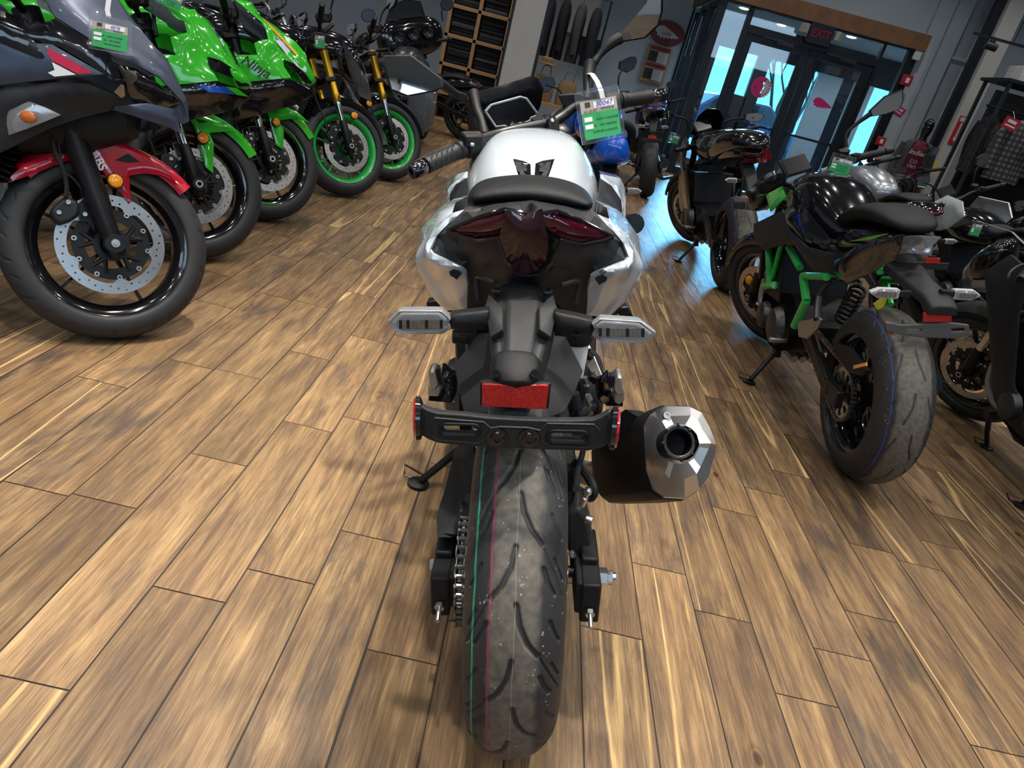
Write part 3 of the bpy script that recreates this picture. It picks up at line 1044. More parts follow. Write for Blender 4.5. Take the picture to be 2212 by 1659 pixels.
def tyre_mb(c, Rr, tw, rim, kind='front', fine=(None, None), dl=0.003, ds=0.004, rim_w=None, X=None):
    """tyre as one grid: round the wheel x across the section; grooves are really cut in"""
    hw = tw / 2
    rim_w = rim_w or tw * 0.72
    H = Rr - rim
    crown = hw * 0.93
    # section: lateral arc coordinate -> (x, r)
    ph = np.radians(np.linspace(-97, 97, max(16, int(2 * hw * 1.75 / dl))))
    sx = hw * np.sin(ph)
    hc = min(crown, H * 0.82)
    sr = Rr - hc * (1 - np.cos(ph))
    arc = np.concatenate([[0], np.cumsum(np.hypot(np.diff(sx), np.diff(sr)))])
    arc = arc - arc[-1] / 2
    bead = [(rim_w / 2 * 1.02, rim + H * 0.10), (rim_w / 2 * 0.95, rim - .002)]
    rb = sr[-1]
    side = [(hw * 0.965, rb - (rb - rim) * .35), (hw * 0.87, rim + (rb - rim) * .28)] + bead
    xs = np.concatenate([[-p[0] for p in side[::-1]], sx, [p[0] for p in side]])
    rs = np.concatenate([[p[1] for p in side[::-1]], sr, [p[1] for p in side]])
    la = np.concatenate([[arc[0] - .02 * (k + 1) for k in range(len(side))][::-1], arc, [arc[-1] + .02 * (k + 1) for k in range(len(side))]])
    if fine[0] is None:
        n = max(96, int(2 * PI * Rr / ds))
        ang = np.linspace(0, 2 * PI, n, endpoint=False)
    else:
        a0, a1 = fine
        n1 = int((a1 - a0) * Rr / ds)
        n2 = int((2 * PI - (a1 - a0)) / 0.06)
        ang = np.concatenate([np.linspace(a0, a1, n1, endpoint=False), np.linspace(a1, a0 + 2 * PI, n2, endpoint=False)])
    A, LA = np.meshgrid(ang, la, indexing='ij')
    S = A * Rr
    G = np.zeros_like(S)
    if kind:
        P, segs, half = tread_segments(kind)
        P = 2 * PI * Rr / round(2 * PI * Rr / P)
        for sgn in (1, -1):
            for pts, w in segs:
                for i in range(len(pts) - 1):
                    (s0, l0), (s1, l1) = pts[i], pts[i + 1]
                    sm = (s0 + s1) / 2 + (0 if sgn > 0 else half)
                    d = S - sm
                    d = d - P * np.round(d / P)
                    ax, ay = (s0 - s1) / 2, sgn * (l0 - l1) / 2
                    px, py = d, LA - sgn * (l0 + l1) / 2
                    vx, vy = -2 * ax, -2 * ay
                    t = np.clip(((px - ax) * vx + (py - ay) * vy) / (vx * vx + vy * vy), 0, 1)
                    dist = np.hypot(px - ax - t * vx, py - ay - t * vy)
                    G = np.maximum(G, np.clip((w / 2 + .0012 - dist) / .0016, 0, 1))
    Rg = np.broadcast_to(rs, S.shape) - G * 0.0042
    Xg = np.broadcast_to(xs, S.shape)
    yy = c[1] - Rg * np.cos(A)
    zz = c[2] - Rg * np.sin(A)
    n, m = S.shape
    V = np.stack([Xg + c[0], yy, zz], -1).reshape(-1, 3)
    if X is not None:
        Mx = np.array(X)
        V = V @ Mx[:3, :3].T + Mx[:3, 3]
    i = np.arange(n)[:, None] * m
    j = np.arange(m - 1)[None, :]
    i2 = ((np.arange(n) + 1) % n)[:, None] * m
    F = np.stack([i + j, i + j + 1, i2 + j + 1, i2 + j], -1).reshape(-1, 4)
    att = np.stack([LA / 0.3 + 0.5, G, (S % 1.0), np.ones_like(S)], -1).reshape(-1, 4)
    return V, F, att


def add_tyre(parent, c, Rr, tw, rim, mat, kind='front', fine=(None, None), dl=.006, ds=.010, X=None, name='tire'):
    V, F, att = tyre_mb(c, Rr, tw, rim, kind, fine, dl, ds, X=X)
    me = bpy.data.meshes.new(name)
    me.from_pydata(V.tolist(), [], F.tolist())
    ca = me.attributes.new('tread', 'FLOAT_COLOR', 'POINT')
    ca.data.foreach_set('color', att.astype(np.float32).ravel())
    bm = bmesh.new()
    bm.from_mesh(me)
    bmesh.ops.recalc_face_normals(bm, faces=bm.faces)
    bm.to_mesh(me)
    bm.free()
    me.shade_smooth()
    me.materials.append(mat)
    o = bpy.data.objects.new(name, me)
    COL.objects.link(o)
    o.parent = parent
    return o


class Bike:
    def __init__(s, label, O, az, lean=11.8, wb=1.40, rf=.295, rr=.31, steer=0.0, rake=24.5, group=None, name='motorcycle', cat='motorcycle'):
        a, l = R(az), R(lean)
        fw = Vector((math.sin(a), math.cos(a), 0))
        rt = Vector((math.cos(a), -math.sin(a), 0))
        up = Vector((0, 0, 1))
        M3 = Matrix((rt * math.cos(l) + up * math.sin(l), fw, up * math.cos(l) - rt * math.sin(l))).transposed()
        s.Mx = M3.to_4x4()
        s.Mx.translation = Vector((O[0], O[1], 0))
        s.inv = s.Mx.inverted()
        s.root = thing(name, label, cat, s.Mx, group)
        s.wb, s.rf, s.rr = wb, rf, rr
        s.rake = R(rake)
        k = Vector((0, -math.sin(s.rake), math.cos(s.rake)))
        s.k = k
        ax = Vector((0, wb - .035, rf))
        s.S = Matrix.Translation(ax) @ Matrix.Rotation(R(steer), 4, k) @ Matrix.Translation(-ax)
        s.I = Matrix()

    def at(s, u, v, x=None, y=None, z=None):
        c, d = ray(u, v)
        c = s.inv @ c
        d = s.inv.to_3x3() @ d
        i, val = (0, x) if x is not None else ((1, y) if y is not None else (2, z))
        return c + d * ((val - c[i]) / d[i])

    def ys(s, pts):
        """[(u, v, y)] -> places on the bike"""
        return [s.at(u, v, y=y) for u, v, y in pts]

    def xs(s, pts):
        return [s.at(u, v, x=x) for u, v, x in pts]

    def fork(s, z, dx=0.0):
        """point on the fork axis at height z (before steering)"""
        return Vector((dx, s.wb - (z - s.rf) * math.tan(s.rake), z))

    def wheel(s, which, tw, rim=.2159, col='black_gloss', tmat=None, kind='front', fine=(None, None), dl=.006, ds=.010, spokes=5, split=True, disc=None, disc_x=(.07,), disc_in=None, holes=40, carrier='black_metal', sw=.024, rim_line=None, wave=False, buttons=10):
        f = which == 'front'
        c = Vector((0, s.wb if f else 0, s.rf if f else s.rr))
        X = s.S if f else s.I
        Rr = c.z
        rw = tw * .74
        mb = MB(X)
        q = rim
        prof = [(q + .007, -rw / 2), (q + .007, -rw / 2 + .006), (q - .004, -rw / 2 + .014), (q - .016, -rw * .22), (q - .016, rw * .22), (q - .004, rw / 2 - .014), (q + .007, rw / 2 - .006), (q + .007, rw / 2), (q - .009, rw / 2 - .004), (q - .016, rw / 2 - .012), (q - .028, rw * .2), (q - .028, -rw * .2), (q - .016, -rw / 2 + .012), (q - .009, -rw / 2 + .004)]
        mb.lathe(prof, c, (1, 0, 0), 96, close=True)
        mb.lathe([(.016, -.055), (.040, -.055), (.046, -.03), (.046, .03), (.040, .055), (.016, .055)], c, (1, 0, 0), 32, close=True)
        for i in range(spokes):
            a = 2 * PI * i / spokes + .3
            d = Vector((0, math.cos(a), math.sin(a)))
            t = Vector((0, -math.sin(a), math.cos(a)))
            for sg in ((-1, 1) if split else (0,)):
                p0 = c + d * .042 + t * sg * .006
                p1 = c + d * (q - .022) + t * sg * (.042 if split else 0)
                ring = []
                for (p, w, h_) in ((p0, sw * .62, .030), (p0.lerp(p1, .5), sw * .42, .024), (p1, sw * .5, .032)):
                    dd = (p1 - p0).normalized()
                    tt = Vector((1, 0, 0)).cross(dd)
                    x1 = Vector((1, 0, 0))
                    ring.append([p + x1 * a_ * h_ / 2 + tt * b_ * w / 2 for a_, b_ in ((-1, -.6), (-.5, -1), (.5, -1), (1, -.6), (1, .6), (.5, 1), (-.5, 1), (-1, .6))])
                mb.loft(ring)
        wo = mb.build('front_wheel' if f else 'rear_wheel', col, s.root, smooth=40)
        if tmat is None:
            tmat = tyre_material('tyre_plain')
        add_tyre(wo, c, Rr, tw, rim, tmat, kind, fine, dl, ds, X=X)
        if rim_line:
            for sx_ in (-1, 1):
                MB(X).lathe([(q - .003, sx_ * (rw / 2 + .0006)), (q + .003, sx_ * (rw / 2 + .0006)), (q + .003, sx_ * (rw / 2 - .001)), (q - .003, sx_ * (rw / 2 - .001))], c, (1, 0, 0), 72, close=True, a0=.3, a1=1.9).lathe([(q - .003, sx_ * (rw / 2 + .0006)), (q + .003, sx_ * (rw / 2 + .0006)), (q + .003, sx_ * (rw / 2 - .001)), (q - .003, sx_ * (rw / 2 - .001))], c, (1, 0, 0), 72, close=True, a0=3.6, a1=5.2).build('rim_stripe', rim_line, wo)
        for dx in (disc_x if disc else ()):
            brake_disc(wo, X, c + Vector((dx, 0, 0)), disc, disc_in or disc - .032, holes, carrier, 1 if dx > 0 else -1, wave, buttons)
        MB(X).cyl(c + Vector((-tw * .5 - .045, 0, 0)), c + Vector((tw * .5 + .045, 0, 0)), .011, n=16).build('axle', 'black_metal', wo)
        return wo

    def empty_part(s):
        return s.root


DISC_CACHE = {}


def brake_disc(parent, X, c, ro, ri, holes, carrier, side, wave, buttons):
    """drilled steel ring, dark carrier star, bobbins"""
    key = (round(ro, 4), round(ri, 4), holes, wave)
    if key not in DISC_CACHE:
        n = 96
        out = []
        for i in range(n):
            a = 2 * PI * i / n
            r_ = ro - (0.006 * (0.5 + .5 * math.cos(12 * a)) if wave else 0)
            out.append((0, r_ * math.cos(a), r_ * math.sin(a)))
        inn = []
        nb = 5
        for i in range(90):
            a = 2 * PI * i / 90
            lug = max(0, math.cos(nb * a)) ** 6
            r_ = ri - .022 * lug
            inn.append((0, r_ * math.cos(a), r_ * math.sin(a)))
        hs = [inn]
        for i in range(holes):
            a = 2 * PI * (i + .5) / holes
            rr_ = ri + (ro - ri) * (.28, .5, .74)[i % 3]
            hr = .0032
            hs.append([(0, rr_ * math.cos(a) + hr * math.cos(k * PI / 3), rr_ * math.sin(a) + hr * math.sin(k * PI / 3)) for k in range(6)])
        m = MB()
        m.panel(out, t=.0045, step=.012, nrm=(1, 0, 0), holes=hs)
        DISC_CACHE[key] = m
    src = DISC_CACHE[key]
    mb = MB(X @ Matrix.Translation(c))
    mb.add(src.v, src.f)
    d = mb.build('brake_disc', 'steel', parent, smooth=30)
    cm = MB(X)
    r1 = ri - .012
    cm.lathe([(r1 - .034, -.003), (r1, -.003), (r1, .003), (r1 - .034, .003)], c - Vector((.002 * side, 0, 0)), (1, 0, 0), 60, close=True)
    cm.lathe([(.034, -.008), (.050, -.008), (.050, .008), (.034, .008)], c, (1, 0, 0), 40, close=True)
    for i in range(5):
        a = 2 * PI * (i + .5) / 5
        dv = Vector((0, math.cos(a), math.sin(a)))
        for sg in (-1, 1):
            tv = Vector((0, -math.sin(a), math.cos(a)))
            cm.tube([c + dv * .045, c + dv * (r1 - .02) + tv * sg * .022], [.008, .006], 6)
    bm_ = cm
    for i in range(buttons):
        a = 2 * PI * i / buttons
        p = c + Vector((.001 * side, (r1 - .006) * math.cos(a), (r1 - .006) * math.sin(a)))
        bm_.lathe([(.0035, 0), (.0075, 0), (.0075, .006), (.0035, .006)], p, (side, 0, 0), 14, close=True, mi=1)
    cm.build('disc_carrier', [carrier, 'zinc'], parent, smooth=30)
    return d


def bolt(mb, p, d, r=.006, hgt=.005, mi=0):
    d = Vector(d).normalized()
    mb.lathe([(1e-4, hgt * .4), (r * .5, hgt * .4), (r * .55, hgt), (r * .9, hgt), (r, hgt * .6), (r, -.001)], p, d, 14, mi)


def fork_legs(b, dx=.10, style='usd', low='black_metal', up='black_metal', slider_r=.029, top_z=.86, chrome='chrome', side_label=None, lower_len=.17):
    """two fork legs; usd: fat upper tube over a bright slider into a foot; conventional: fat lower leg"""
    for sx in (-1, 1):
        X = b.S
        a = b.fork(b.rf - .035, sx * dx)
        d = (b.fork(b.rf + .5, sx * dx) - b.fork(b.rf, sx * dx)).normalized()
        base = b.fork(b.rf, sx * dx)
        L = (top_z - b.rf) / math.cos(b.rake)
        if style == 'usd':
            u = MB(X)
            u.lathe([(1e-4, .28), (.0235, .28), (.027, .285), (.027, .33), (.0245, .34), (.0245, .56), (.0275, .57), (.0275, L), (1e-4, L)], base, d, 24)
            leg = u.build('fork_leg', up, b.root)
            MB(X).cyl(base + d * .12, base + d * .30, .0205, n=24).build('fork_slider', chrome, leg)
            m = MB(X)
            m.lathe([(1e-4, -.045), (.018, -.045), (.026, -.03), (.027, .09), (.024, .15), (.0215, .165), (1e-4, .165)], base, d, 20)
            m.lathe([(.010, -.02), (.026, -.02), (.028, 0), (.024, .022), (.010, .022)], base + Vector((sx * .012, 0, 0)), (sx, 0, 0), 24, close=True)
            ft = m.build('fork_foot', low, leg)
            MB(X).lathe([(.0085, 0), (.0145, 0), (.0145, .006), (.0085, .006)], base + Vector((sx * .034, 0, 0)), (sx, 0, 0), 24, close=True).build('axle_nut', 'zinc', leg)
        else:
            m = MB(X)
            m.lathe([(1e-4, -.04), (.020, -.04), (.026, -.025), (.0275, .05), (slider_r - .001, .14), (slider_r - .002, .26), (slider_r, .27), (slider_r, .40), (slider_r + .002, .405), (slider_r + .002, .43), (1e-4, .435)], base, d, 26)
            m.lathe([(1e-4, -.03), (.027, -.03), (.030, -.01), (.028, .018), (1e-4, .018)], base + Vector((sx * .010, 0, 0)), (sx, 0, 0), 24)
            leg = m.build('fork_leg', low, b.root)
            MB(X).cyl(base + d * .43, base + d * L, .0205, n=20).build('fork_tube', chrome, leg)
            n_ = MB(X)
            n_.lathe([(1e-4, .008), (.0065, .008), (.0075, .003), (.012, .003), (.0135, 0), (.0135, -.004)], base + Vector((sx * .030, 0, 0)), (sx, 0, 0), 20)
            n_.build('axle_nut', 'zinc', leg)
    for z, nm in ((top_z - .03, 'top_clamp'), (top_z - .20, 'lower_clamp')):
        c = b.fork(z)
        MB(b.S).box((0, c.y - .02, c.z), (dx * 2 + .07, .075, .03), rot=(b.rake, 0, 0)).build(nm, 'black_metal', b.root, bevel=.006)


def caliper(b, sx, ang, rad, dx, col='black_metal', size=1.0, hose=True):
    """two-piston caliper hung behind the fork leg, with banjo hose"""
    c = Vector((sx * dx, b.wb, b.rf)) + Vector((0, math.cos(ang), math.sin(ang))) * rad
    t = Vector((0, -math.sin(ang), math.cos(ang)))
    n = Vector((0, math.cos(ang), math.sin(ang)))
    Fm = Matrix((Vector((1, 0, 0)), t, n)).transposed().to_4x4()
    Fm.translation = c
    m = MB(b.S @ Fm)
    q = size
    o1 = [(-.045 * q, -.026 * q), (-.05 * q, .0), (-.038 * q, .026 * q), (-.012 * q, .03 * q), (.0, .022 * q), (.012 * q, .03 * q), (.038 * q, .026 * q), (.05 * q, 0), (.045 * q, -.026 * q), (.02 * q, -.03 * q), (-.02 * q, -.03 * q)]
    m.loft([[(sx * .030, p[0], p[1]) for p in o1], [(sx * .012, p[0] * 1.04, p[1] * 1.04) for p in o1], [(-sx * .018, p[0] * 1.04, p[1] * 1.04) for p in o1], [(-sx * .03, p[0] * .9, p[1] * .9) for p in o1]])
    cal = m.build('brake_caliper', col, b.root, bevel=.004)
    z = MB(b.S @ Fm)
    for (yy, zz) in ((-.030, -.004), (.030, -.004)):
        bolt(z, (sx * .030, yy * q, zz), (sx, 0, 0), .0075, .006)
    z.each('caliper_bolt', 'zinc', cal)
    if hose:
        h0 = Fm @ Vector((sx * .02, .03 * q, .03 * q))
        top = b.fork(b.rf + .36, sx * (dx * .9))
        MB(b.S).tube([h0, h0 + Vector((sx * .01, -.01, .06)), top + Vector((0, -.10, -.08)), top + Vector((0, -.05, .06))], .0055, 8, sub=6).build('brake_hose', 'rubber', cal)
    return cal


def swingarm_chain(b, w=.115, pivot=(.50, .40), col='black_metal', sprocket=.10, sx=-1, guard=True):
    """two arms from the pivot to axle plates, drive chain and rear sprocket on the left"""
    m = MB()
    for s_ in (-1, 1):
        p0 = Vector((s_ * w * .72, pivot[0], pivot[1]))
        p1 = Vector((s_ * w, .02, b.rr))
        rg = []
        for t, hh, ww in ((0, .075, .034), (.4, .062, .034), (.85, .05, .034), (1.0, .048, .036)):
            p = p0.lerp(p1, t)
            rg.append([(p.x + a * ww / 2, p.y, p.z + c * hh / 2) for a, c in ((-1, -.7), (-.7, -1), (.7, -1), (1, -.7), (1, .7), (.7, 1), (-.7, 1), (-1, .7))])
        m.loft(rg)
        m.box((p1.x, -.005, b.rr), (.030, .13, .066))
    m.box((0, pivot[0] - .03, pivot[1]), (w * 1.5, .09, .07))
    arm = m.build('swingarm', col, b.root, bevel=.004)
    return arm


def engine(b, y0=.50, y1=1.02, z0=.17, z1=.66, w=.36, cases='engine_black', fins=True):
    """crankcase, leaning cylinder block, side covers, exhaust headers"""
    m = MB()
    yc, zc = (y0 + y1) / 2, z0 + .17
    m.loft([[(w * f * a, yc + (y1 - y0) / 2 * c, zc + .13 * d) for a, c, d in ((x_, math.cos(t), math.sin(t)) for t in [2 * PI * i / 16 for i in range(16)])] for x_, f in ((-.5, .55), (-.5, .9), (.5, .9), (.5, .55))])
    blk = [Vector((x, y, z)) for x, y, z in ((-w * .42, yc - .02, zc + .08), (w * .42, yc - .02, zc + .08), (w * .42, yc + .22, zc + .06), (-w * .42, yc + .22, zc + .06))]
    m.loft([blk, [p + Vector((0, .06, z1 - zc - .06)) for p in blk]])
    eng = m.build('engine', cases, b.root, bevel=.008)
    for s_ in (-1, 1):
        c = MB()
        c.lathe([(1e-4, .045), (.05, .045), (.075, .035), (.088, .01), (.09, 0)], (s_ * w * .44, yc - .10, zc), (s_, 0, 0), 28)
        c.lathe([(1e-4, .04), (.04, .04), (.06, .03), (.068, 0)], (s_ * w * .43, yc + .12, zc - .02), (s_, 0, 0), 24)
        for k in range(8):
            a = 2 * PI * k / 8
            bolt(c, (s_ * (w * .44 + .012), yc - .10 + .083 * math.cos(a), zc + .083 * math.sin(a)), (s_, 0, 0), .006, .005)
        c.build('engine_cover', 'satin_metal' if s_ < 0 else 'engine_black', eng)
    for k in range(4):
        x = (-.12, -.04, .04, .12)[k]
        MB().tube([(x, yc + .25, z1 - .14), (x, yc + .36, z1 - .20), (x, yc + .36, z1 - .36), (x * .6, yc + .22, z0 + .02), (x * .5 + .02, yc - .05, z0 - .01)], .017, 10, sub=5).build('exhaust_header', 'cast_alloy', eng)
    rad = MB().box((0, yc + .40, z1 - .10), (w * .85, .035, .26), rot=(-.25, 0, 0))
    for k in range(12):
        rad.box((0, yc + .42, z1 - .21 + k * .019), (w * .8, .03, .004), rot=(-.25, 0, 0))
    rad.build('radiator', 'engine_black', b.root)
    return eng


def sidestand(b, foot=(-.27, .50), y=.55, fold=None):
    """prop leg reaching the floor on the left, spring and foot plate; foot is where it stands (local x, y)"""
    p0 = Vector((-.13, y, .20))
    wl = b.Mx @ Vector((foot[0], foot[1], 0))
    p1 = b.inv @ Vector((wl.x, wl.y, .008))
    m = MB()
    m.tube([p0, p0.lerp(p1, .5) + Vector((-.004, 0, -.004)), p1 + (p0 - p1).normalized() * .01], [.013, .0115, .011], 10)
    m.box(tuple(p0), (.03, .05, .05))
    st = m.build('side_stand', 'black_metal', b.root, bevel=.002)
    wn_ = (b.inv.to_3x3() @ Vector((0, 0, 1))).normalized()
    f = MB()
    f.lathe([(1e-4, .006), (.02, .006), (.030, .002), (.030, -.007), (1e-4, -.007)], p1, wn_, 24)
    f.build('stand_foot', 'black_metal', st)
    MB().tube([p1 + wn_ * .004 + Vector((-.018, .015, 0)), p1 + wn_ * .012 + Vector((-.045, .02, 0)), p1 + wn_ * .03 + Vector((-.05, .045, 0)), p0.lerp(p1, .86)], .0032, 6).build('stand_tang', 'black_metal', st)
    MB().tube([p0 + Vector((.01, .03, .02)), p0.lerp(p1, .5) + Vector((.012, .012, 0))], .007, 8).build('stand_spring', 'chain_steel', st)
    return st


def handlebar(b, half=.37, rise=.03, sweep=.10, top=None, clip=False, grip='grip_rubber', end='black_metal', bar='black_metal', levers=True, mirrors=None, reservoirs=True):
    """tapered bar with grips, weights, switch pods, levers and clamps, turned with the fork"""
    c = b.fork(top or .9) + Vector((0, -.01, .035))
    X = b.S
    m = MB(X)
    if clip:
        for s_ in (-1, 1):
            m.tube([c + Vector((s_ * .10, .02, -.06)), c + Vector((s_ * half, -sweep, -.06 + rise))], .011, 12)
            m.lathe([(.026, -.02), (.036, -.02), (.036, .02), (.026, .02)], c + Vector((s_ * .105, .02, -.06)), b.k, 20, close=True)
    else:
        m.tube([c + Vector((-half, -sweep, rise)), c + Vector((-half * .5, -sweep * .35, rise * .9)), c + Vector((-half * .26, 0, 0)), c + Vector((half * .26, 0, 0)), c + Vector((half * .5, -sweep * .35, rise * .9)), c + Vector((half, -sweep, rise))], .0125, 12, sub=5)
    hb = m.build('handlebar', bar, b.root)
    for s_ in (-1, 1):
        z0 = -.06 + rise if clip else rise
        e = c + Vector((s_ * half, -sweep, z0))
        i0 = (c + Vector((s_ * .10, .02, -.06))) if clip else (c + Vector((s_ * half * .5, -sweep * .35, rise * .9)))
        d = (e - i0).normalized()
        g = MB(X)
        L = .125
        prof = [(.013, -L)] + [(.0165 + (.0016 if k % 2 else 0), -L + .006 + k * (L - .012) / 18) for k in range(19)] + [(.013, 0)]
        g.lathe([(.021, -L - .006), (.021, -L)] + prof, e, d, 20)
        g.build('grip', grip, hb)
        w_ = MB(X)
        w_.lathe([(1e-4, .002), (.015, .002), (.0175, .006), (.0165, .038), (.014, .042), (1e-4, .042)], e, d, 20)
        w_.build('bar_end', end, hb)
        p = MB(X)
        pc = e - d * (L + .03)
        p.lathe([(1e-4, -.028), (.018, -.028), (.024, -.02), (.025, .015), (.020, .026), (1e-4, .026)], pc, d, 14)
        p.box(tuple(pc + Vector((0, -.012, .012))), (.036, .03, .028))
        sw_ = p.build('switch_pod', 'black_plastic', hb, bevel=.003)
        MB(X).box(tuple(pc + Vector((0, -.024, .024))), (.012, .01, .012)).build('switch_button', 'red_plastic' if s_ > 0 else 'silver_print', sw_, bevel=.002)
        if levers:
            lv = MB(X)
            a = pc + Vector((0, .03, -.004))
            lv.tube([a, a + d * .05 + Vector((0, .03, -.006)), a + d * .12 + Vector((0, .034, -.008)), a + d * .175 + Vector((0, .022, -.008))], [.007, .0065, .0055, .006], 8, sub=4)
            lv.build('lever', 'satin_metal', hb)
            if reservoirs and s_ > 0:
                MB(X).lathe([(1e-4, 0), (.022, 0), (.024, .03), (.026, .032), (.026, .038), (1e-4, .038)], a + Vector((-.02, .01, .01)), (0, -.2, 1), 20).build('brake_reservoir', 'black_plastic', hb)
    k_ = MB(X)
    for s_ in (-1, 1):
        k_.box(tuple(c + Vector((s_ * .045, 0, -.02))), (.03, .045, .05))
        bolt(k_, c + Vector((s_ * .045, .014, .006)), (0, 0, 1), .006)
        bolt(k_, c + Vector((s_ * .045, -.014, .006)), (0, 0, 1), .006)
    if not clip:
        k_.each('bar_clamp', 'black_metal', hb)
    return hb, c


def mirror(b, pod, head, w=.16, hh=.10, face=None, name='mirror', X=None, shape=None, stem_r=.006):
    """stalk from the bar to a housing with a glass; face = direction the glass looks"""
    X = X or b.S
    pod, head = Vector(pod), Vector(head)
    m = MB(X)
    m.tube([pod, pod + Vector((0, 0, (head - pod).z * .55)) + (head - pod) * .15, head], [stem_r * 1.3, stem_r, stem_r], 10, sub=4)
    f = Vector(face or (0, -1, -.05)).normalized()
    ex = Vector((1, 0, 0))
    ex = (ex - f * ex.dot(f)).normalized()
    ey = f.cross(ex)
    if ey.z < 0:
        ey = -ey
    s_ = 1 if head.x >= pod.x else -1
    shp = shape or [(-.5, -.12), (-.42, .34), (.1, .5), (.42, .42), (.5, .1), (.32, -.36), (-.1, -.5)]
    ring = [head + ex * (a * w * s_) + ey * (c_ * hh) for a, c_ in shp]
    cen = sum(ring, Vector()) / len(ring)
    m.loft([[cen + (p - cen) * .55 - f * .03 for p in ring], [cen + (p - cen) * .9 - f * .018 for p in ring], [p for p in ring], [cen + (p - cen) * .97 + f * .002 for p in ring]])
    o = m.build(name, 'black_plastic', b.root, bevel=.002)
    MB(X).panel([cen + (p - cen) * .9 + f * .004 for p in ring], t=.002, nrm=f, step=.05).build('mirror_glass', 'mirror_glass', o)
    return o


def blinker(b, p, sx, L=.075, hh=.030, mat='clear_lens', stalk=.05, X=None, fw=1):
    """slim turn signal: stalk, pointed housing, clear lens; p is the stalk root, fw the way the lens looks (+1 ahead, -1 behind)"""
    X = X or b.I
    p = Vector(p)
    m = MB(X)
    m.loft([[p + Vector((0, a * .010, c * .013)) for a, c in ((-1, -1), (1, -1), (1, 1), (-1, 1))], [p + Vector((sx * stalk, a * .010, c * .009)) for a, c in ((-1, -1), (1, -1), (1, 1), (-1, 1))]])
    st = m.build('turn_signal', 'black_plastic', b.root, bevel=.003)
    q = p + Vector((sx * (stalk - .004), 0, 0))
    o = [(0, -.4), (.08, -.5), (.72, -.5), (1.0, -.08), (1.0, .08), (.72, .5), (.08, .5), (0, .4)]
    h_ = MB(X)
    h_.loft([[q + Vector((sx * a * L * .96, fw * -.018, c * hh * .8)) for a, c in o], [q + Vector((sx * a * L, fw * -.006, c * hh)) for a, c in o], [q + Vector((sx * a * L, fw * .010, c * hh)) for a, c in o]])
    h_.build('signal_housing', 'silver_print' if mat == 'clear_lens' else 'black_plastic', st, bevel=.002)
    l_ = MB(X)
    l_.loft([[q + Vector((sx * (.04 + a * .92) * L, fw * .0105, c * hh * .86)) for a, c in o], [q + Vector((sx * (.10 + a * .8) * L, fw * .017, c * hh * .6)) for a, c in o]])
    l_.build('signal_lens', mat, st, bevel=.002)
    r_ = MB(X)
    for k in range(5):
        r_.box(tuple(q + Vector((sx * (.2 + k * .14) * L, fw * .0185, 0))), (L * .09, .002, hh * .45))
    r_.build('signal_led_strip', 'lamp_reflector', st)
    return st


def body_loft(rings, name, mat, b, sub=1, bevel=0, X=None, smooth=50):
    m = MB(X or b.I)
    m.loft(rings)
    return m.build(name, mat, b.root, subsurf=sub, bevel=bevel, smooth=180 if sub else smooth)
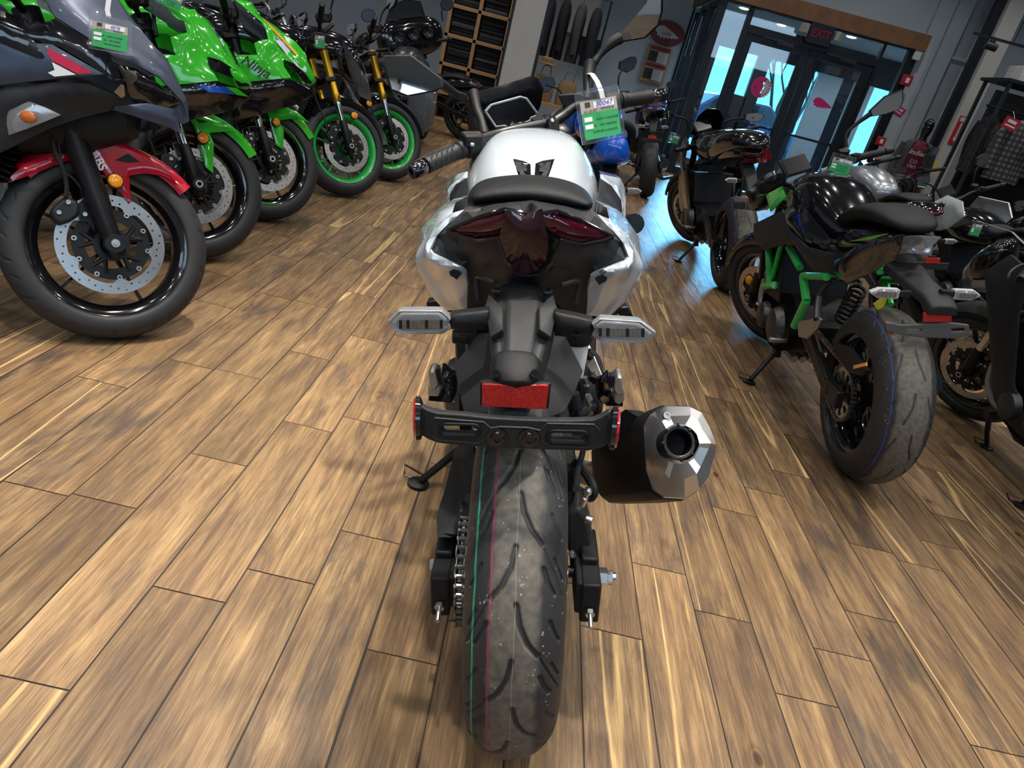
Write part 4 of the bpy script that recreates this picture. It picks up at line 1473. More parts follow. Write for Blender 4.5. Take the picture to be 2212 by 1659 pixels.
# ================================================================ chain drive shared by bikes seen from behind
def chain_drive(b, x, r1=.100, r0=.036, front=(.50, .40), links=True, sprocket_mat='cast_alloy'):
    c1, c0 = Vector((x, 0, b.rr)), Vector((x, front[0], front[1]))
    D = (c0 - c1)
    L = math.hypot(D.y, D.z)
    th = math.atan2(D.z, D.y)
    al = math.acos((r1 - r0) / L)
    path = []

    def P(c, r, a):
        return Vector((x, c.y + r * math.cos(a), c.z + r * math.sin(a)))
    n = 60
    for i in range(n + 1):
        path.append(P(c1, r1, th + al + (2 * PI - 2 * al) * i / n))
    for i in range(21):
        path.append(P(c0, r0, th - al + 2 * al * i / 20))
    path.append(path[0])
    # resample at half the chain pitch
    seg = [0]
    for i in range(1, len(path)):
        seg.append(seg[-1] + (path[i] - path[i - 1]).length)
    N_ = int(seg[-1] / .0159 / 2) * 2
    pts = []
    k = 0
    for i in range(N_):
        s_ = seg[-1] * i / N_
        while seg[k + 1] < s_:
            k += 1
        pts.append(path[k].lerp(path[k + 1], (s_ - seg[k]) / (seg[k + 1] - seg[k])))
    m = MB()
    for i in range(N_):
        a, c = pts[i], pts[(i + 1) % N_]
        d = (c - a).normalized()
        t = Vector((1, 0, 0)).cross(d)
        off = .0075 if i % 2 else .0056
        a2, c2 = a - d * .0045, c + d * .0045
        for s_ in (-1, 1):
            ol = [(a2, -.55), (a2, .55), (a, 1), (a.lerp(c, .5), .7), (c, 1), (c2, .55), (c2, -.55), (c, -1), (a.lerp(c, .5), -.7), (a, -1)]
            r_ = [p + t * w * .0068 + Vector((s_ * off, 0, 0)) for p, w in ol]
            m.loft([r_, [p + Vector((s_ * .0016, 0, 0)) for p in r_]])
        m.cyl(a - Vector((.0095, 0, 0)), a + Vector((.0095, 0, 0)), .0026, n=6)
        m.cyl(a - Vector((.005, 0, 0)), a + Vector((.005, 0, 0)), .0048, n=8)
    ch = m.build('drive_chain', 'chain_steel', b.root, smooth=30)
    s = MB()
    T = 42
    out = []
    for i in range(T * 4):
        a = 2 * PI * i / (T * 4)
        out.append((0, (r1 - .004 + (.006 if i % 4 in (0,) else (.002 if i % 4 in (1, 3) else -.002))) * math.cos(a), (r1 - .004 + (.006 if i % 4 == 0 else (.002 if i % 4 in (1, 3) else -.002))) * math.sin(a)))
    hs = [[(0, .034 * math.cos(2 * PI * k / 24), .034 * math.sin(2 * PI * k / 24)) for k in range(24)]]
    for i in range(10):
        a = 2 * PI * i / 10
        e = []
        for (r_, da) in ((.052, -.16), (.080, -.20), (.084, 0), (.080, .20), (.052, .16)):
            e.append((0, r_ * math.cos(a + da), r_ * math.sin(a + da)))
        hs.append(e)
    s.X = Matrix.Translation(c1 + Vector((.002, 0, 0)))
    s.panel(out, t=.005, step=.014, nrm=(1, 0, 0), holes=hs)
    s.build('rear_sprocket', sprocket_mat, b.root, smooth=30)
    return ch


def price_tag(M4, label, stock='30047', w=.115, hh=.125, strap=None, group='price tags'):
    """clear badge holder with a tan and green stock card, hung by a strap; M4: x right, y up, z to the reader"""
    t = thing('price_tag', label, 'tag', M4, group)
    MB().box((0, 0, 0), (w, hh, .004)).build('holder', 'clear_plastic', t, bevel=.002)
    cw, ch = w * .82, hh * .72
    cy = -hh * .06
    card = MB().box((0, cy, .0028), (cw, ch, .0009)).build('card', 'tag_tan', t)
    MB().box((0, cy - ch * .16, .0037), (cw, ch * .68, .0008)).build('green_panel', 'tag_green', card)
    m = MB().box((cw * .14, cy + ch * .37, .0037), (cw * .56, ch * .17, .0008))
    for k in (0, 1):
        m.box((-cw * .34, cy + ch * (.02 - .19 * k), .0046), (cw * .22, ch * .12, .0008))
    m.build('white_panel', 'tag_white', card)
    text_mb(stock, Matrix.Translation((cw * .14, cy + ch * .37, .0043)), ch * .19, .0002, shear=.2).build('stock_number', 'ink_blue', card)
    text_mb('A2 ZRSY', Matrix.Translation((-cw * .26, cy + ch * .215, .0046)), ch * .10, .0002).build('print', 'ink_dark', card)
    text_mb('STOCK #', Matrix.Translation((cw * .22, cy + ch * .235, .0038)), ch * .085, .0002).build('print', 'ink_dark', card)
    text_mb('OK    SAFETY CHECKED\n\nOK    TEST RIDDEN\n\nSUPPLIER & DEALER', Matrix.Translation((cw * .08, cy - ch * .17, .0044)), ch * .078, .0002).build('print', 'ink_dark', card)
    MB().box((-cw * .30, cy + ch * .40, .0037), (cw * .14, ch * .13, .0006)).build('card_logo', 'ink_dark', card)
    MB().box((0, hh * .47, .003), (w * .40, hh * .10, .004)).build('slot_flap', 'clear_plastic', t, bevel=.001)
    if strap:
        q = MB()
        iv = M4.inverted()
        P = [iv @ Vector(p) for p in strap]
        e = Vector((1, 0, 0))
        rg = [[p - e * .006, p + e * .006, p + e * .006 + Vector((0, 0, .0012)), p - e * .006 + Vector((0, 0, .0012))] for p in P]
        q.loft(rg)
        q.build('strap', 'tag_white', t)
    return t


# ================================================================ the white naked motorcycle in the middle
H = Bike('white motorcycle in the middle of the floor, seen from behind', (0.199, 1.035), -1.96, 11.8, wb=1.375, rf=.293, rr=.305, steer=27)


def hero():
    b = H
    rt = b.root
    X0 = b.I
    tm = tyre_material('tyre_marked', dust=1.0, half=.036, stripes=((-.066, .0042, (0.01, 0.30, 0.16)), (-.036, .0032, (0.24, 0.03, 0.075)), (0.0, .0012, (0.20, 0.175, 0.14))))
    b.wheel('rear', .152, tmat=tm, kind='sport', fine=(R(-125), R(95)), dl=.0019, ds=.0021, disc=.11, disc_x=(.082,), holes=30)
    b.wheel('front', .112, kind='front', disc=.155, disc_x=(-.068,), holes=40)
    swingarm_chain(b, w=.118, pivot=(.50, .40), col='black_plastic')
    chain_drive(b, -.094, r1=.098)
    # axle blocks at the ends of the arms, adjusters, nuts
    for s_ in (-1, 1):
        m = MB()
        m.box((s_ * .129, -.035, .300), (.033, .085, .082))
        m.box((s_ * .129, .02, .325), (.030, .09, .06))
        o = m.build('axle_block', 'black_plastic', rt, bevel=.004)
        z = MB()
        z.cyl((s_ * .129, -.076, .287), (s_ * .129, -.112, .280), .0042, n=10)
        z.lathe([(.004, 0), (.0085, 0), (.0085, .008), (.004, .008)], (s_ * .129, -.079, .286), (0, -1, -.2), 6, close=True)
        z.build('chain_adjuster', 'zinc', o, smooth=30)
    n = MB()
    n.lathe([(.008, 0), (.0165, 0), (.0165, .016), (.012, .018), (.012, .026), (.006, .026)], (.146, -.01, .305), (1, 0, 0), 6)
    n.cyl((.150, -.01, .305), (.178, -.01, .305), .0085, n=14)
    n.tube([(.170, -.01, .320), (.170, -.012, .290)], .0022, 6)
    n.build('axle_nut', 'zinc', rt, smooth=30)
    MB().lathe([(1e-4, .009), (.009, .009), (.011, 0)], (-.146, -.01, .315), (-1, 0, 0), 6).build('axle_bolt', 'zinc', rt, smooth=30)
    # rear caliper on the right
    c = MB()
    o1 = [b.at(u, v, y=.03) for u, v in ((1224, 1095), (1250, 1082), (1268, 1105), (1278, 1140), (1272, 1180), (1245, 1192), (1222, 1180))]
    c.loft([[p + Vector((0, -.02, 0)) for p in o1], [p + Vector((0, .05, 0)) for p in o1]])
    cal = c.build('brake_caliper', 'dark_plastic', rt, bevel=.008, seg=3)
    z = MB()
    p0 = b.at(1256, 1092, y=.0)
    z.lathe([(.004, 0), (.006, .0), (.006, .02), (.004, .022), (.004, .03), (.007, .032), (.007, .04), (.003, .045)], p0, (.25, -.2, 1), 12)
    bolt(z, b.at(1268, 1122, y=-.01), (1, -.4, 0), .008, .01)
    bolt(z, b.at(1235, 1195, y=-.02), (.2, -1, 0), .006, .008)
    z.each('caliper_bolt', 'zinc', cal)
    MB().tube([p0 + Vector((-.01, .02, .02)), b.at(1245, 1050, y=.05), b.at(1250, 1010, y=.14), b.at(1262, 960, y=.26), b.at(1270, 880, y=.36)], .006, 8, sub=6).build('brake_hose', 'rubber', rt)
    MB().tube([b.at(1240, 1080, y=.08), b.at(1248, 1060, y=.12), b.at(1275, 1075, y=.13), b.at(1283, 1058, y=.13), b.at(1270, 1030, y=.16), b.at(1243, 1000, y=.22)], .009, 8, sub=6).build('brake_hose', 'rubber', rt)
    # chain guard / hugger on the left arm
    g = MB()
    pts = b.ys([(1022, 962, .16), (1030, 1010, .10), (1012, 1162, -.02), (945, 1160, -.02), (943, 1118, .02), (950, 1090, .05), (958, 1068, .08), (984, 966, .2)])
    g.panel(pts, t=.05, bulge=.008, w=.02, step=.014, nrm=(0, -1, .5))
    g.build('chain_guard', 'black_plastic', rt, bevel=.003)
    # prop stand
    wp = floor_at(893, 1046)
    lp = b.inv @ wp
    sidestand(b, foot=(lp.x, lp.y), y=lp.y + .03)
    engine(b, y0=.50, y1=.98, z0=.19, z1=.68, w=.36)
    # frame spars
    f = MB()
    for s_ in (-1, 1):
        f.tube([(s_ * .04, .98, .84), (s_ * .14, .78, .70), (s_ * .15, .55, .52), (s_ * .12, .48, .38)], .018, 10, sub=4)
        f.tube([(s_ * .14, .72, .68), (s_ * .11, .40, .80), (s_ * .08, .12, .86)], .013, 8, sub=4)
        f.tube([(s_ * .15, .55, .55), (s_ * .10, .25, .80)], .012, 8)
    f.each('frame_tube', 'black_metal', rt)
    # shock absorber
    sh = MB().cyl((.0, .42, .44), (.0, .36, .72), .018, n=14)
    for k in range(9):
        sh.lathe([(.026, -.004), (.034, -.004), (.034, .004), (.026, .004)], (0, .42 - .05 * (k + 1) / 10, .47 + .2 * (k + 1) / 10), (0, -.18, 1), 18, close=True)
    sh.build('shock_absorber', 'black_metal', rt)

    # ------------- rear fender arm, lower fender, bracket, reflector
    lf = MB()
    pts = b.ys([(1034, 720, .00), (1010, 752, .0), (981, 786, -.01), (990, 836, -.06), (1002, 888, -.115), (1050, 903, -.15), (1115, 906, -.152), (1175, 907, -.15), (1220, 890, -.115), (1243, 845, -.06), (1259, 801, -.01), (1240, 762, .0), (1221, 727, .00), (1130, 715, -.045)])
    lf.panel(pts, t=.004, bulge=.018, w=.05, step=.012, nrm=(0, -1, .62))
    # fold lines of the fender: raised middle rib
    rib = b.ys([(1058, 765, -.055), (1052, 830, -.10), (1052, 898, -.165), (1173, 902, -.165), (1175, 830, -.10), (1172, 765, -.055)])
    lf.panel(rib, t=.03, bulge=.004, w=.03, step=.014, nrm=(0, -1, .62))
    lf.build('rear_fender', 'dark_plastic', rt, bevel=.003, smooth=25)
    arm = MB()
    sec = [(1125, 612, .02, 92, .0), (1128, 640, -.015, 140, .0), (1130, 672, -.055, 148, 0), (1124, 735, -.10, 130, 0), (1120, 765, -.125, 118, 0), (1117, 800, -.145, 112, 0)]
    rings = []
    for (u, v, y, w_, q) in sec:
        L_ = b.at(u - w_ / 2, v, y=y)
        R_ = b.at(u + w_ / 2, v, y=y)
        cx, hw = (L_.x + R_.x) / 2, (R_.x - L_.x) / 2
        z = (L_.z + R_.z) / 2
        nrm = Vector((0, -.55, .83))
        dn = Vector((0, .35, -.6)).normalized()
        e = []
        for a, d in ((-1.0, .046), (-1.0, .016), (-.86, .002), (-.55, 0), (-.42, -.006), (.42, -.006), (.55, 0), (.86, .002), (1.0, .016), (1.0, .046)):
            e.append(Vector((cx + a * hw, y, z)) + dn * d)
        rings.append(e)
    arm.loft(rings)
    ao = arm.build('fender_arm', 'dark_plastic', rt, bevel=.004, smooth=28)
    # shoulders of the arm and scoop ridges
    sr = MB()
    for s_ in (-1, 1):
        uu = 1125 + s_ * 78
        sr.panel(b.ys([(1125 + s_ * 70, 634, -.02), (uu + s_ * 2, 667, -.06), (1125 + s_ * 66, 730, -.105), (1125 + s_ * 40, 712, -.105), (1125 + s_ * 38, 664, -.066)]), t=.012, bulge=.003, w=.012, step=.009, nrm=(s_ * .25, -.6, .8))
    sr.each('arm_ridge', 'dark_plastic', ao, bevel=.002)
    bz = MB()
    for (u, v) in ((1073, 629), (1183, 632)):
        bolt(bz, b.at(u, v, y=-.025), (0, -.4, 1), .008, .004)
    bz.each('arm_screw', 'black_metal', ao)
    cap = MB()
    # rounded end cap with two screws (number plate lamp)
    cr = []
    for (v, y, w_, dz) in ((762, -.130, 92, 0), (772, -.140, 112, 0), (800, -.158, 116, 0), (818, -.170, 106, 0), (832, -.176, 78, 0), (839, -.172, 34, 0)):
        c0 = b.at(1115, v, y=y)
        hw = (b.at(1115 + w_ / 2, v, y=y).x - b.at(1115 - w_ / 2, v, y=y).x) / 2
        cr.append([Vector((c0.x + a * hw, c0.y - .006 * math.cos(a * 1.4) + d * .5, c0.z + d * -.9)) for a, d in ((-1, .03), (-1, .008), (-.8, -.004), (-.4, -.008), (.0, -.009), (.4, -.008), (.8, -.004), (1, .008), (1, .03))])
    cap.loft(cr)
    cp = cap.build('plate_lamp', 'black_plastic', ao, bevel=.003, smooth=45)
    z = MB()
    for (u, v) in ((1071, 806), (1155, 807)):
        q = b.at(u, v, y=-.176)
        z.lathe([(1e-4, -.001), (.0030, -.001), (.0036, .002), (.0058, .002), (.0062, -.004)], q, (0, -1, .25), 16)
    z.each('lamp_screw', 'black_gloss', cp)
    # red reflector in its black frame
    y = -.178
    fr = [b.at(u, v, y=y) for u, v in ((1036, 826), (1191, 829), (1185, 886), (1036, 879))]
    cx = sum(fr, Vector()) / 4
    MB().panel([p + Vector((0, .002, 0)) for p in fr], t=.012, step=.02, nrm=(0, -1, .1)).build('reflector_frame', 'black_plastic', rt, bevel=.002)
    ro = MB()
    ro.panel([cx + (p - cx) * .93 + Vector((0, -.001, 0)) for p in fr], t=.004, step=.02, nrm=(0, -1, .1))
    ro.build('reflector', reflector_material('reflector_red', (0.42, 0.006, 0.008)), rt, bevel=.0015)
    # number plate bracket with two slots
    yb = -.195
    left = [(910, 878), (925, 886), (944, 892), (1000, 896), (1051, 902), (1115, 906), (1175, 908), (1230, 909), (1282, 907), (1300, 900), (1318, 888), (1322, 925), (1316, 958), (1300, 968), (1268, 975), (1180, 972), (1110, 969), (1030, 966), (947, 958), (925, 950), (910, 941)]
    slots = []
    for (u0, v0, u1, v1, hp) in ((963, 928, 1024, 930, 7.5), (1196, 943, 1258, 944.5, 6.5)):
        e = []
        for k in range(7):
            a = PI / 2 + PI * k / 6
            e.append(b.at(u0 + hp * math.cos(a), v0 - hp * math.sin(a), y=yb))
        for k in range(7):
            a = -PI / 2 + PI * k / 6
            e.append(b.at(u1 + hp * math.cos(a), v1 - hp * math.sin(a), y=yb))
        slots.append(e)
    bk = MB()
    bk.panel([b.at(u, v, y=yb) for u, v in left], t=.012, step=.012, nrm=(0, -1, 0), holes=slots)
    # raised field round the slots and the bolt shoulder
    br = bk.build('plate_bracket', 'dark_plastic', rt, bevel=.0025)
    for (u0, v0, u1, v1) in ((963, 928, 1024, 930), (1196, 943, 1258, 944.5)):
        lp = MB()
        pts = []
        for k in range(9):
            a = PI / 2 + PI * k / 8
            pts.append((u0 + 13 * math.cos(a), v0 - 13 * math.sin(a)))
        for k in range(9):
            a = -PI / 2 + PI * k / 8
            pts.append((u1 + 13 * math.cos(a), v1 - 13 * math.sin(a)))
        pts.append(pts[0])
        lp.tube([b.at(u, v, y=yb - .001) for u, v in pts], .0026, 6)
        lp.build('slot_rim', 'black_plastic', br)
    ld = MB()
    ld.tube([b.at(u, v, y=yb - .0005) for u, v in ((930, 918), (939, 903), (1045, 912), (1060, 925), (1080, 922), (1140, 924), (1168, 930), (1182, 915), (1283, 917), (1296, 930), (1291, 950), (1272, 966), (1187, 963), (1168, 950))], .0016, 5)
    ld.tube([b.at(u, v, y=yb - .0005) for u, v in ((930, 918), (932, 940), (945, 951), (1032, 958), (1048, 948), (1062, 925))], .0016, 5)
    ld.build('bracket_fold', 'dark_plastic', br)
    zb = MB()
    for (u, v) in ((1074, 946), (1143, 948)):
        q = b.at(u, v, y=yb - .001)
        zb.lathe([(1e-4, .004), (.004, .004), (.0046, .007), (.0085, .006), (.010, .001), (.0145, .001), (.016, -.002)], q, (0, -1, 0), 24)
    zb.each('bracket_bolt', 'black_gloss', br)
    # side reflectors at both ends of the bracket, seen almost edge on
    for s_, u, v in ((-1, 909, 903), (1, 1321, 923)):
        q = b.at(u, v, y=yb + .01)
        m = MB()
        m.lathe([(1e-4, -.006), (.012, -.006), (.029, 0), (.030, .006), (.028, .007), (1e-4, .007)], q - Vector((0, 0, 0)), (s_, -.12, 0), 36)
        so = m.build('side_reflector_holder', 'black_gloss', br)
        MB().lathe([(1e-4, .011), (.020, .0105), (.0265, .009), (.0275, .0065), (1e-4, .006)], q, (s_, -.12, 0), 36).build('side_reflector', 'reflector_red', so)

    # ------------- turn signals
    for s_ in (-1, 1):
        outl = [(837, 694), (861, 670), (954, 670), (970, 683), (974, 690), (969, 696), (974, 709), (956, 721), (860, 720), (839, 700)] if s_ < 0 else [(1278, 700), (1295, 687), (1385, 693), (1417, 717), (1417, 723), (1389, 742), (1295, 736), (1278, 724), (1285, 712)]
        y = -.085
        P_ = [b.at(u, v, y=y) for u, v in outl]
        c0 = sum(P_, Vector()) / len(P_)
        stk = MB()
        if s_ < 0:
            q = [b.at(u, v, y=-.075) for u, v in ((972, 678), (1000, 674), (1058, 668), (1058, 712), (1000, 712), (972, 709))]
        else:
            q = [b.at(u, v, y=-.075) for u, v in ((1196, 672), (1240, 680), (1282, 690), (1280, 724), (1240, 722), (1196, 718))]
        stk.panel([p + Vector((0, -.005, 0)) for p in q], t=.022, bulge=.005, w=.012, step=.008, nrm=(0, -1, 0))
        st = stk.build('turn_signal', 'black_plastic', rt, bevel=.003)
        hs = MB()
        hs.loft([[c0 + (p - c0) * .90 + Vector((0, .022, 0)) for p in P_], [p + Vector((0, .008, 0)) for p in P_], [p for p in P_], [c0 + (p - c0) * .96 + Vector((0, -.003, 0)) for p in P_], [c0 + (p - c0) * .90 + Vector((0, -.0015, 0)) for p in P_]])
        hs.build('signal_housing', M('signal_silver', (.42, .43, .45), .28, metal=.6), st, bevel=.0015)
        ln = MB()
        ln.loft([[c0 + (p - c0) * .90 + Vector((0, -.0018, 0)) for p in P_], [c0 + (p - c0) * .84 + Vector((0, -.007, 0)) for p in P_]])
        ln.build('signal_lens', 'clear_lens', st, bevel=.002)
        uu0, uu1, vv = (862, 958, 701) if s_ < 0 else (1293, 1394, 718)
        ref = MB()
        kk = 12
        for i in range(kk):
            a, c_ = uu0 + (uu1 - uu0) * i / kk, uu0 + (uu1 - uu0) * (i + .8) / kk
            yy = y - .008
            dv = (i * .25 if s_ > 0 else 0)
            q4 = [b.at(a, vv - 9 + dv * .4, y=yy), b.at(c_, vv - 9 + dv * .4, y=yy), b.at(c_, vv + 9 + dv * .4, y=yy - .001), b.at(a, vv + 9 + dv * .4, y=yy - .001)]
            ref.panel(q4, t=.001 + .001 * (i % 3), step=.02, nrm=(0, -1, 0), mi=1 if i in (0, 2, 7, 11) else 0)
        ref.build('signal_reflector', ['lamp_reflector', 'black_gloss'], st)

    # ------------- tail: white side panels, black inner tail, lamp
    def side(s_, pts):
        return [Vector(((0 if abs(p.x) < .012 else p.x) * (1 if s_ < 0 else -1), p.y, p.z)) for p in b.ys(pts)]
    # the black inner tail, faceted, below and around the lamp
    it = MB()
    inn = [(1008, 456, .045), (1070, 440, .055), (1131, 432, .055), (1131, 470, -.02), (1090, 462, .0), (1033, 482, .005), (967, 502, .03), (985, 512, .012), (1033, 524, -.01), (1076, 514, -.022), (1096, 566, -.02), (1121, 592, -.015), (1131, 596, -.015), (1131, 640, .05), (1085, 640, .06), (1050, 672, .10), (1009, 672, .11), (1009, 614, .06), (1003, 585, .035), (994, 575, .03), (933, 548, .035), (928, 538, .05), (943, 509, .06), (967, 484, .06)]
    for s_ in (-1, 1):
        P_ = side(s_, inn)
        P_ = P_ if s_ < 0 else P_[::-1]
        it.panel(P_, t=.006, bulge=.0, step=.012, nrm=(0, -1, .2))
    it.build('inner_tail', 'charcoal_plastic', rt, smooth=28)
    ov = MB()   # top deck between seat and lamp
    deck = [(985, 470, .05), (1008, 448, .06), (1040, 436, .08), (1131, 426, .09), (1131, 466, -.005), (1090, 458, .0), (1033, 478, .008), (972, 500, .03), (962, 494, .045)]
    for s_ in (-1, 1):
        P_ = side(s_, deck)
        P_ = P_ if s_ < 0 else P_[::-1]
        ov.panel(P_, t=.006, bulge=.003, w=.02, step=.012, nrm=(0, -.5, 1))
    ov.build('tail_deck', 'dark_plastic', rt, smooth=28)
    white = [(1014, 449, .065), (977, 460, .07), (936, 491, .085), (912, 524, .10), (899, 548, .105), (897, 561, .105), (902, 582, .11), (930, 637, .135), (960, 670, .16), (985, 671, .14), (1009, 672, .115), (1009, 614, .055), (1004, 584, .028), (996, 576, .022), (933, 547, .028), (928, 539, .04), (942, 510, .052), (967, 485, .055), (1008, 456, .05)]
    for s_ in (-1, 1):
        m = MB()
        P_ = side(s_, white)
        P_ = P_ if s_ < 0 else P_[::-1]
        m.panel(P_, t=.006, bulge=.010, w=.020, step=.008, nrm=(s_ * .45, -1, .15))
        # flank sweeping forward to the seat
        a = side(s_, [(977, 460, .07), (936, 491, .085), (912, 524, .10), (899, 548, .105), (897, 561, .105), (902, 582, .11), (930, 637, .135), (960, 670, .16)])
        z2 = [Vector((p.x * .97, .36, .80 + (p.z - .80) * .35 + .06)) for p in a]
        mid = [p.lerp(q, .5) + Vector((s_ * .012, 0, 0)) for p, q in zip(a, z2)]
        k = len(a)
        vs = a + mid + z2
        fs = [(i, i + 1, k + i + 1, k + i) for i in range(k - 1)] + [(k + i, k + i + 1, 2 * k + i + 1, 2 * k + i) for i in range(k - 1)]
        m.add(vs, fs)
        o = m.build('tail_panel', 'white_paint', rt, bevel=.002, smooth=42)
        c_ = MB()
        q = side(s_, [(985, 591, .03)])[0] + Vector((0, -.006, 0))
        e = [(-.012, .004), (-.004, .008), (.006, .006), (.012, .002), (.006, -.004), (.002, -.008), (-.004, -.004), (-.010, -.002)]
        c_.panel([q + Vector((a_ * .8 * -s_, 0, d_)) for a_, d_ in e], t=.002, step=.02, nrm=(0, -1, 0))
        c_.build('strap_hook', 'black_plastic', o)
    # lamp: side wings and the round nose in the middle
    wing = [(967, 499), (985, 488), (1030, 471), (1090, 453), (1110, 458), (1130, 464), (1105, 492), (1090, 502), (1076, 511), (1052, 516), (1033, 519), (1000, 511), (977, 505)]
    wm = MB()
    for s_ in (-1, 1):
        P_ = []
        for (u, v) in wing:
            t_ = (u - 967) / (1130 - 967)
            P_ += side(s_, [(u, v, .022 - .052 * t_)])
        P_ = P_ if s_ < 0 else P_[::-1]
        wm.panel(P_, t=.02, bulge=.007, w=.015, step=.008, nrm=(s_ * .25, -1, .25))
    tl = wm.each('tail_light', 'red_lens', rt, smooth=50)[0]
    no = [(1090, 453), (1131, 463), (1172, 454), (1176, 480), (1184, 512), (1184, 540), (1178, 562), (1160, 584), (1140, 592), (1122, 590), (1100, 572), (1088, 545), (1078, 512), (1086, 480)]
    nm = MB()
    nm.panel([b.at(u, v, y=-.034 + .010 * (v - 455) / 135) for u, v in no], t=.02, bulge=.009, w=.045, step=.009, nrm=(0, -1, .1))
    nm.build('tail_light_nose', 'dark_red_lens', tl, smooth=60)
    rm = MB()
    for s_ in (-1, 1):
        e = side(s_, [(967, 500, .018), (985, 509, .008), (1033, 522, -.014), (1076, 514, -.028), (1094, 566, -.024), (1118, 590, -.02), (1131, 593, -.018)])
        rm.tube(e, .0036, 6)
        e = side(s_, [(967, 498, .02), (1033, 470, .0), (1090, 452, -.022), (1130, 463, -.032)])
        rm.tube(e, .003, 6)
    rm.each('lamp_seal', 'black_gloss', tl)
    # ------------- seat
    st = MB()
    rings = []
    for (y, u0, v0, u1, v1, vt, vm) in ((.050, 994, 440, 1291, 447, 404, 432),):
        pass
    low = [(994, 441), (1040, 435), (1085, 431), (1134, 429), (1180, 434), (1228, 442), (1262, 450), (1290, 447)]
    top = [(1001, 419), (1036, 396), (1086, 389), (1132, 386), (1180, 389), (1240, 401), (1272, 420), (1288, 438)]
    lw = [b.at(u, v, y=.055) for u, v in low]
    tp = [b.at(u, v, y=.09) for u, v in top]
    mid_ = [(a + c_) / 2 + Vector((0, -.012, .002)) for a, c_ in zip(lw, tp)]
    fw = [p + Vector((0, .16, -.006)) for p in tp]
    fw2 = [Vector((p.x * .8, .46, .87)) for p in tp]
    fl = [Vector((p.x, p.y + .36, p.z - .09)) for p in lw]
    k = len(lw)
    rows = [[p + Vector((0, .03, -.012)) for p in lw], lw, mid_, tp, fw, fw2, fl]
    vs = [p for r_ in rows for p in r_]
    n_ = len(rows)
    fs = []
    for i in range(n_):
        j = (i + 1) % n_
        for q in range(k - 1):
            fs.append((i * k + q, i * k + q + 1, j * k + q + 1, j * k + q))
    fs.append(tuple(i * k for i in range(n_))[::-1])
    fs.append(tuple(i * k + k - 1 for i in range(n_)))
    st.add(vs, fs)
    st.build('pillion_seat', 'seat_vinyl', rt, subsurf=2, smooth=180)
    MB().loft([sell(0, .34, .80, .11, .03, 20, 2.5), sell(0, .46, .79, .13, .04, 20, 2.6), sell(0, .60, .81, .09, .045, 20, 2.6)]).build('rider_seat', 'seat_vinyl', rt, subsurf=1, smooth=180)

    # ------------- tank
    def arch(y, ctr, pts, zb):
        """cross-section from pixel outline at depth y, closed along zb"""
        P_ = [b.at(u, v, y=y) for u, v in pts]
        P_ = [Vector((p.x - 0, y, p.z)) for p in P_]
        hw = max(abs(p.x) for p in P_)
        return [Vector((-hw * .80, y, zb))] + P_ + [Vector((hw * .80, y, zb))]
    # outline of the widest hoop and the hoops before and behind it (bike space)
    tk = MB()
    hoops = [(.42, .092, .905, .80), (.47, .112, .925, .78), (.54, .140, .945, .77), (.62, .155, .966, .77), (.70, .160, .984, .78), (.77, .154, .993, .79), (.84, .135, .992, .82), (.90, .105, .975, .85), (.935, .07, .95, .88)]
    rings = []
    for (y, hw, zt, zb) in hoops:
        H_ = zt - zb
        prof = [(0, 1.0), (.22, .995), (.46, .972), (.62, .93), (.76, .83), (.90, .66), (.99, .48), (1.0, .36), (.96, .2), (.86, .08), (.7, .0)]
        rt_ = [(a * hw, zb + H_ * c_) for a, c_ in prof]
        ring = [Vector((x, y, z)) for x, z in rt_] + [Vector((-x, y, z)) for x, z in rt_[:0:-1]]
        rings.append(ring)
    tk.loft(rings)
    to = tk.build('fuel_tank', 'white_paint', rt, subsurf=2, smooth=180)
    # emblem pads on the tank, textured black: laid on the tank surface
    em = MB()
    bpy.context.view_layer.update()
    for pts in ([(1108, 344), (1132, 350), (1146, 357), (1147, 390), (1123, 390)], [(1198, 345), (1172, 349), (1157, 355), (1154, 390), (1182, 391)]):
        P_ = [tank_hit(b, to, u, v) for u, v in pts]
        em.panel([p + Vector((0, -.0015, .002)) for p in P_], t=.003, step=.006, nrm=(0, -.6, .8))
    eo = em.each('tank_pad', 'black_gloss', to)
    er = MB()
    for pts in ([(1113, 352), (1124, 354), (1128, 362), (1138, 366), (1138, 374), (1130, 372), (1140, 386), (1126, 386), (1122, 374), (1118, 372)], [(1190, 352), (1180, 354), (1176, 362), (1165, 366), (1165, 374), (1174, 374), (1166, 388), (1178, 388), (1186, 372)]):
        P_ = [tank_hit(b, to, u, v) for u, v in pts]
        er.panel([p + Vector((0, -.003, .0035)) for p in P_], t=.002, step=.006, nrm=(0, -.6, .8))
    er.each('pad_relief', 'black_plastic', to)
    # shrouds either side of the tank
    for s_ in (-1, 1):
        m = MB()
        if s_ < 0:
            o_ = [(1009, 370, .62), (977, 379, .70), (964, 400, .74), (961, 430, .72), (962, 459, .64), (972, 470, .60), (970, 440, .62), (974, 414, .62), (1008, 384, .60)]
        else:
            o_ = [(1298, 376, .62), (1340, 385, .72), (1350, 404, .76), (1352, 430, .74), (1351, 476, .66), (1343, 492, .62), (1338, 440, .62), (1320, 412, .62), (1299, 388, .60)]
        P_ = b.ys(o_)
        m.panel(P_ if s_ < 0 else P_, t=.006, bulge=.006, w=.014, step=.008, nrm=(s_ * .3, -1, .3))
        A = P_[:6]
        C_ = [p + Vector((s_ * .012, .20, -.02)) for p in A]
        k = len(A)
        m.add(A + C_, [(i, i + 1, k + i + 1, k + i) for i in range(k - 1)])
        m.build('tank_shroud', 'white_paint', rt, smooth=45)
        m = MB()
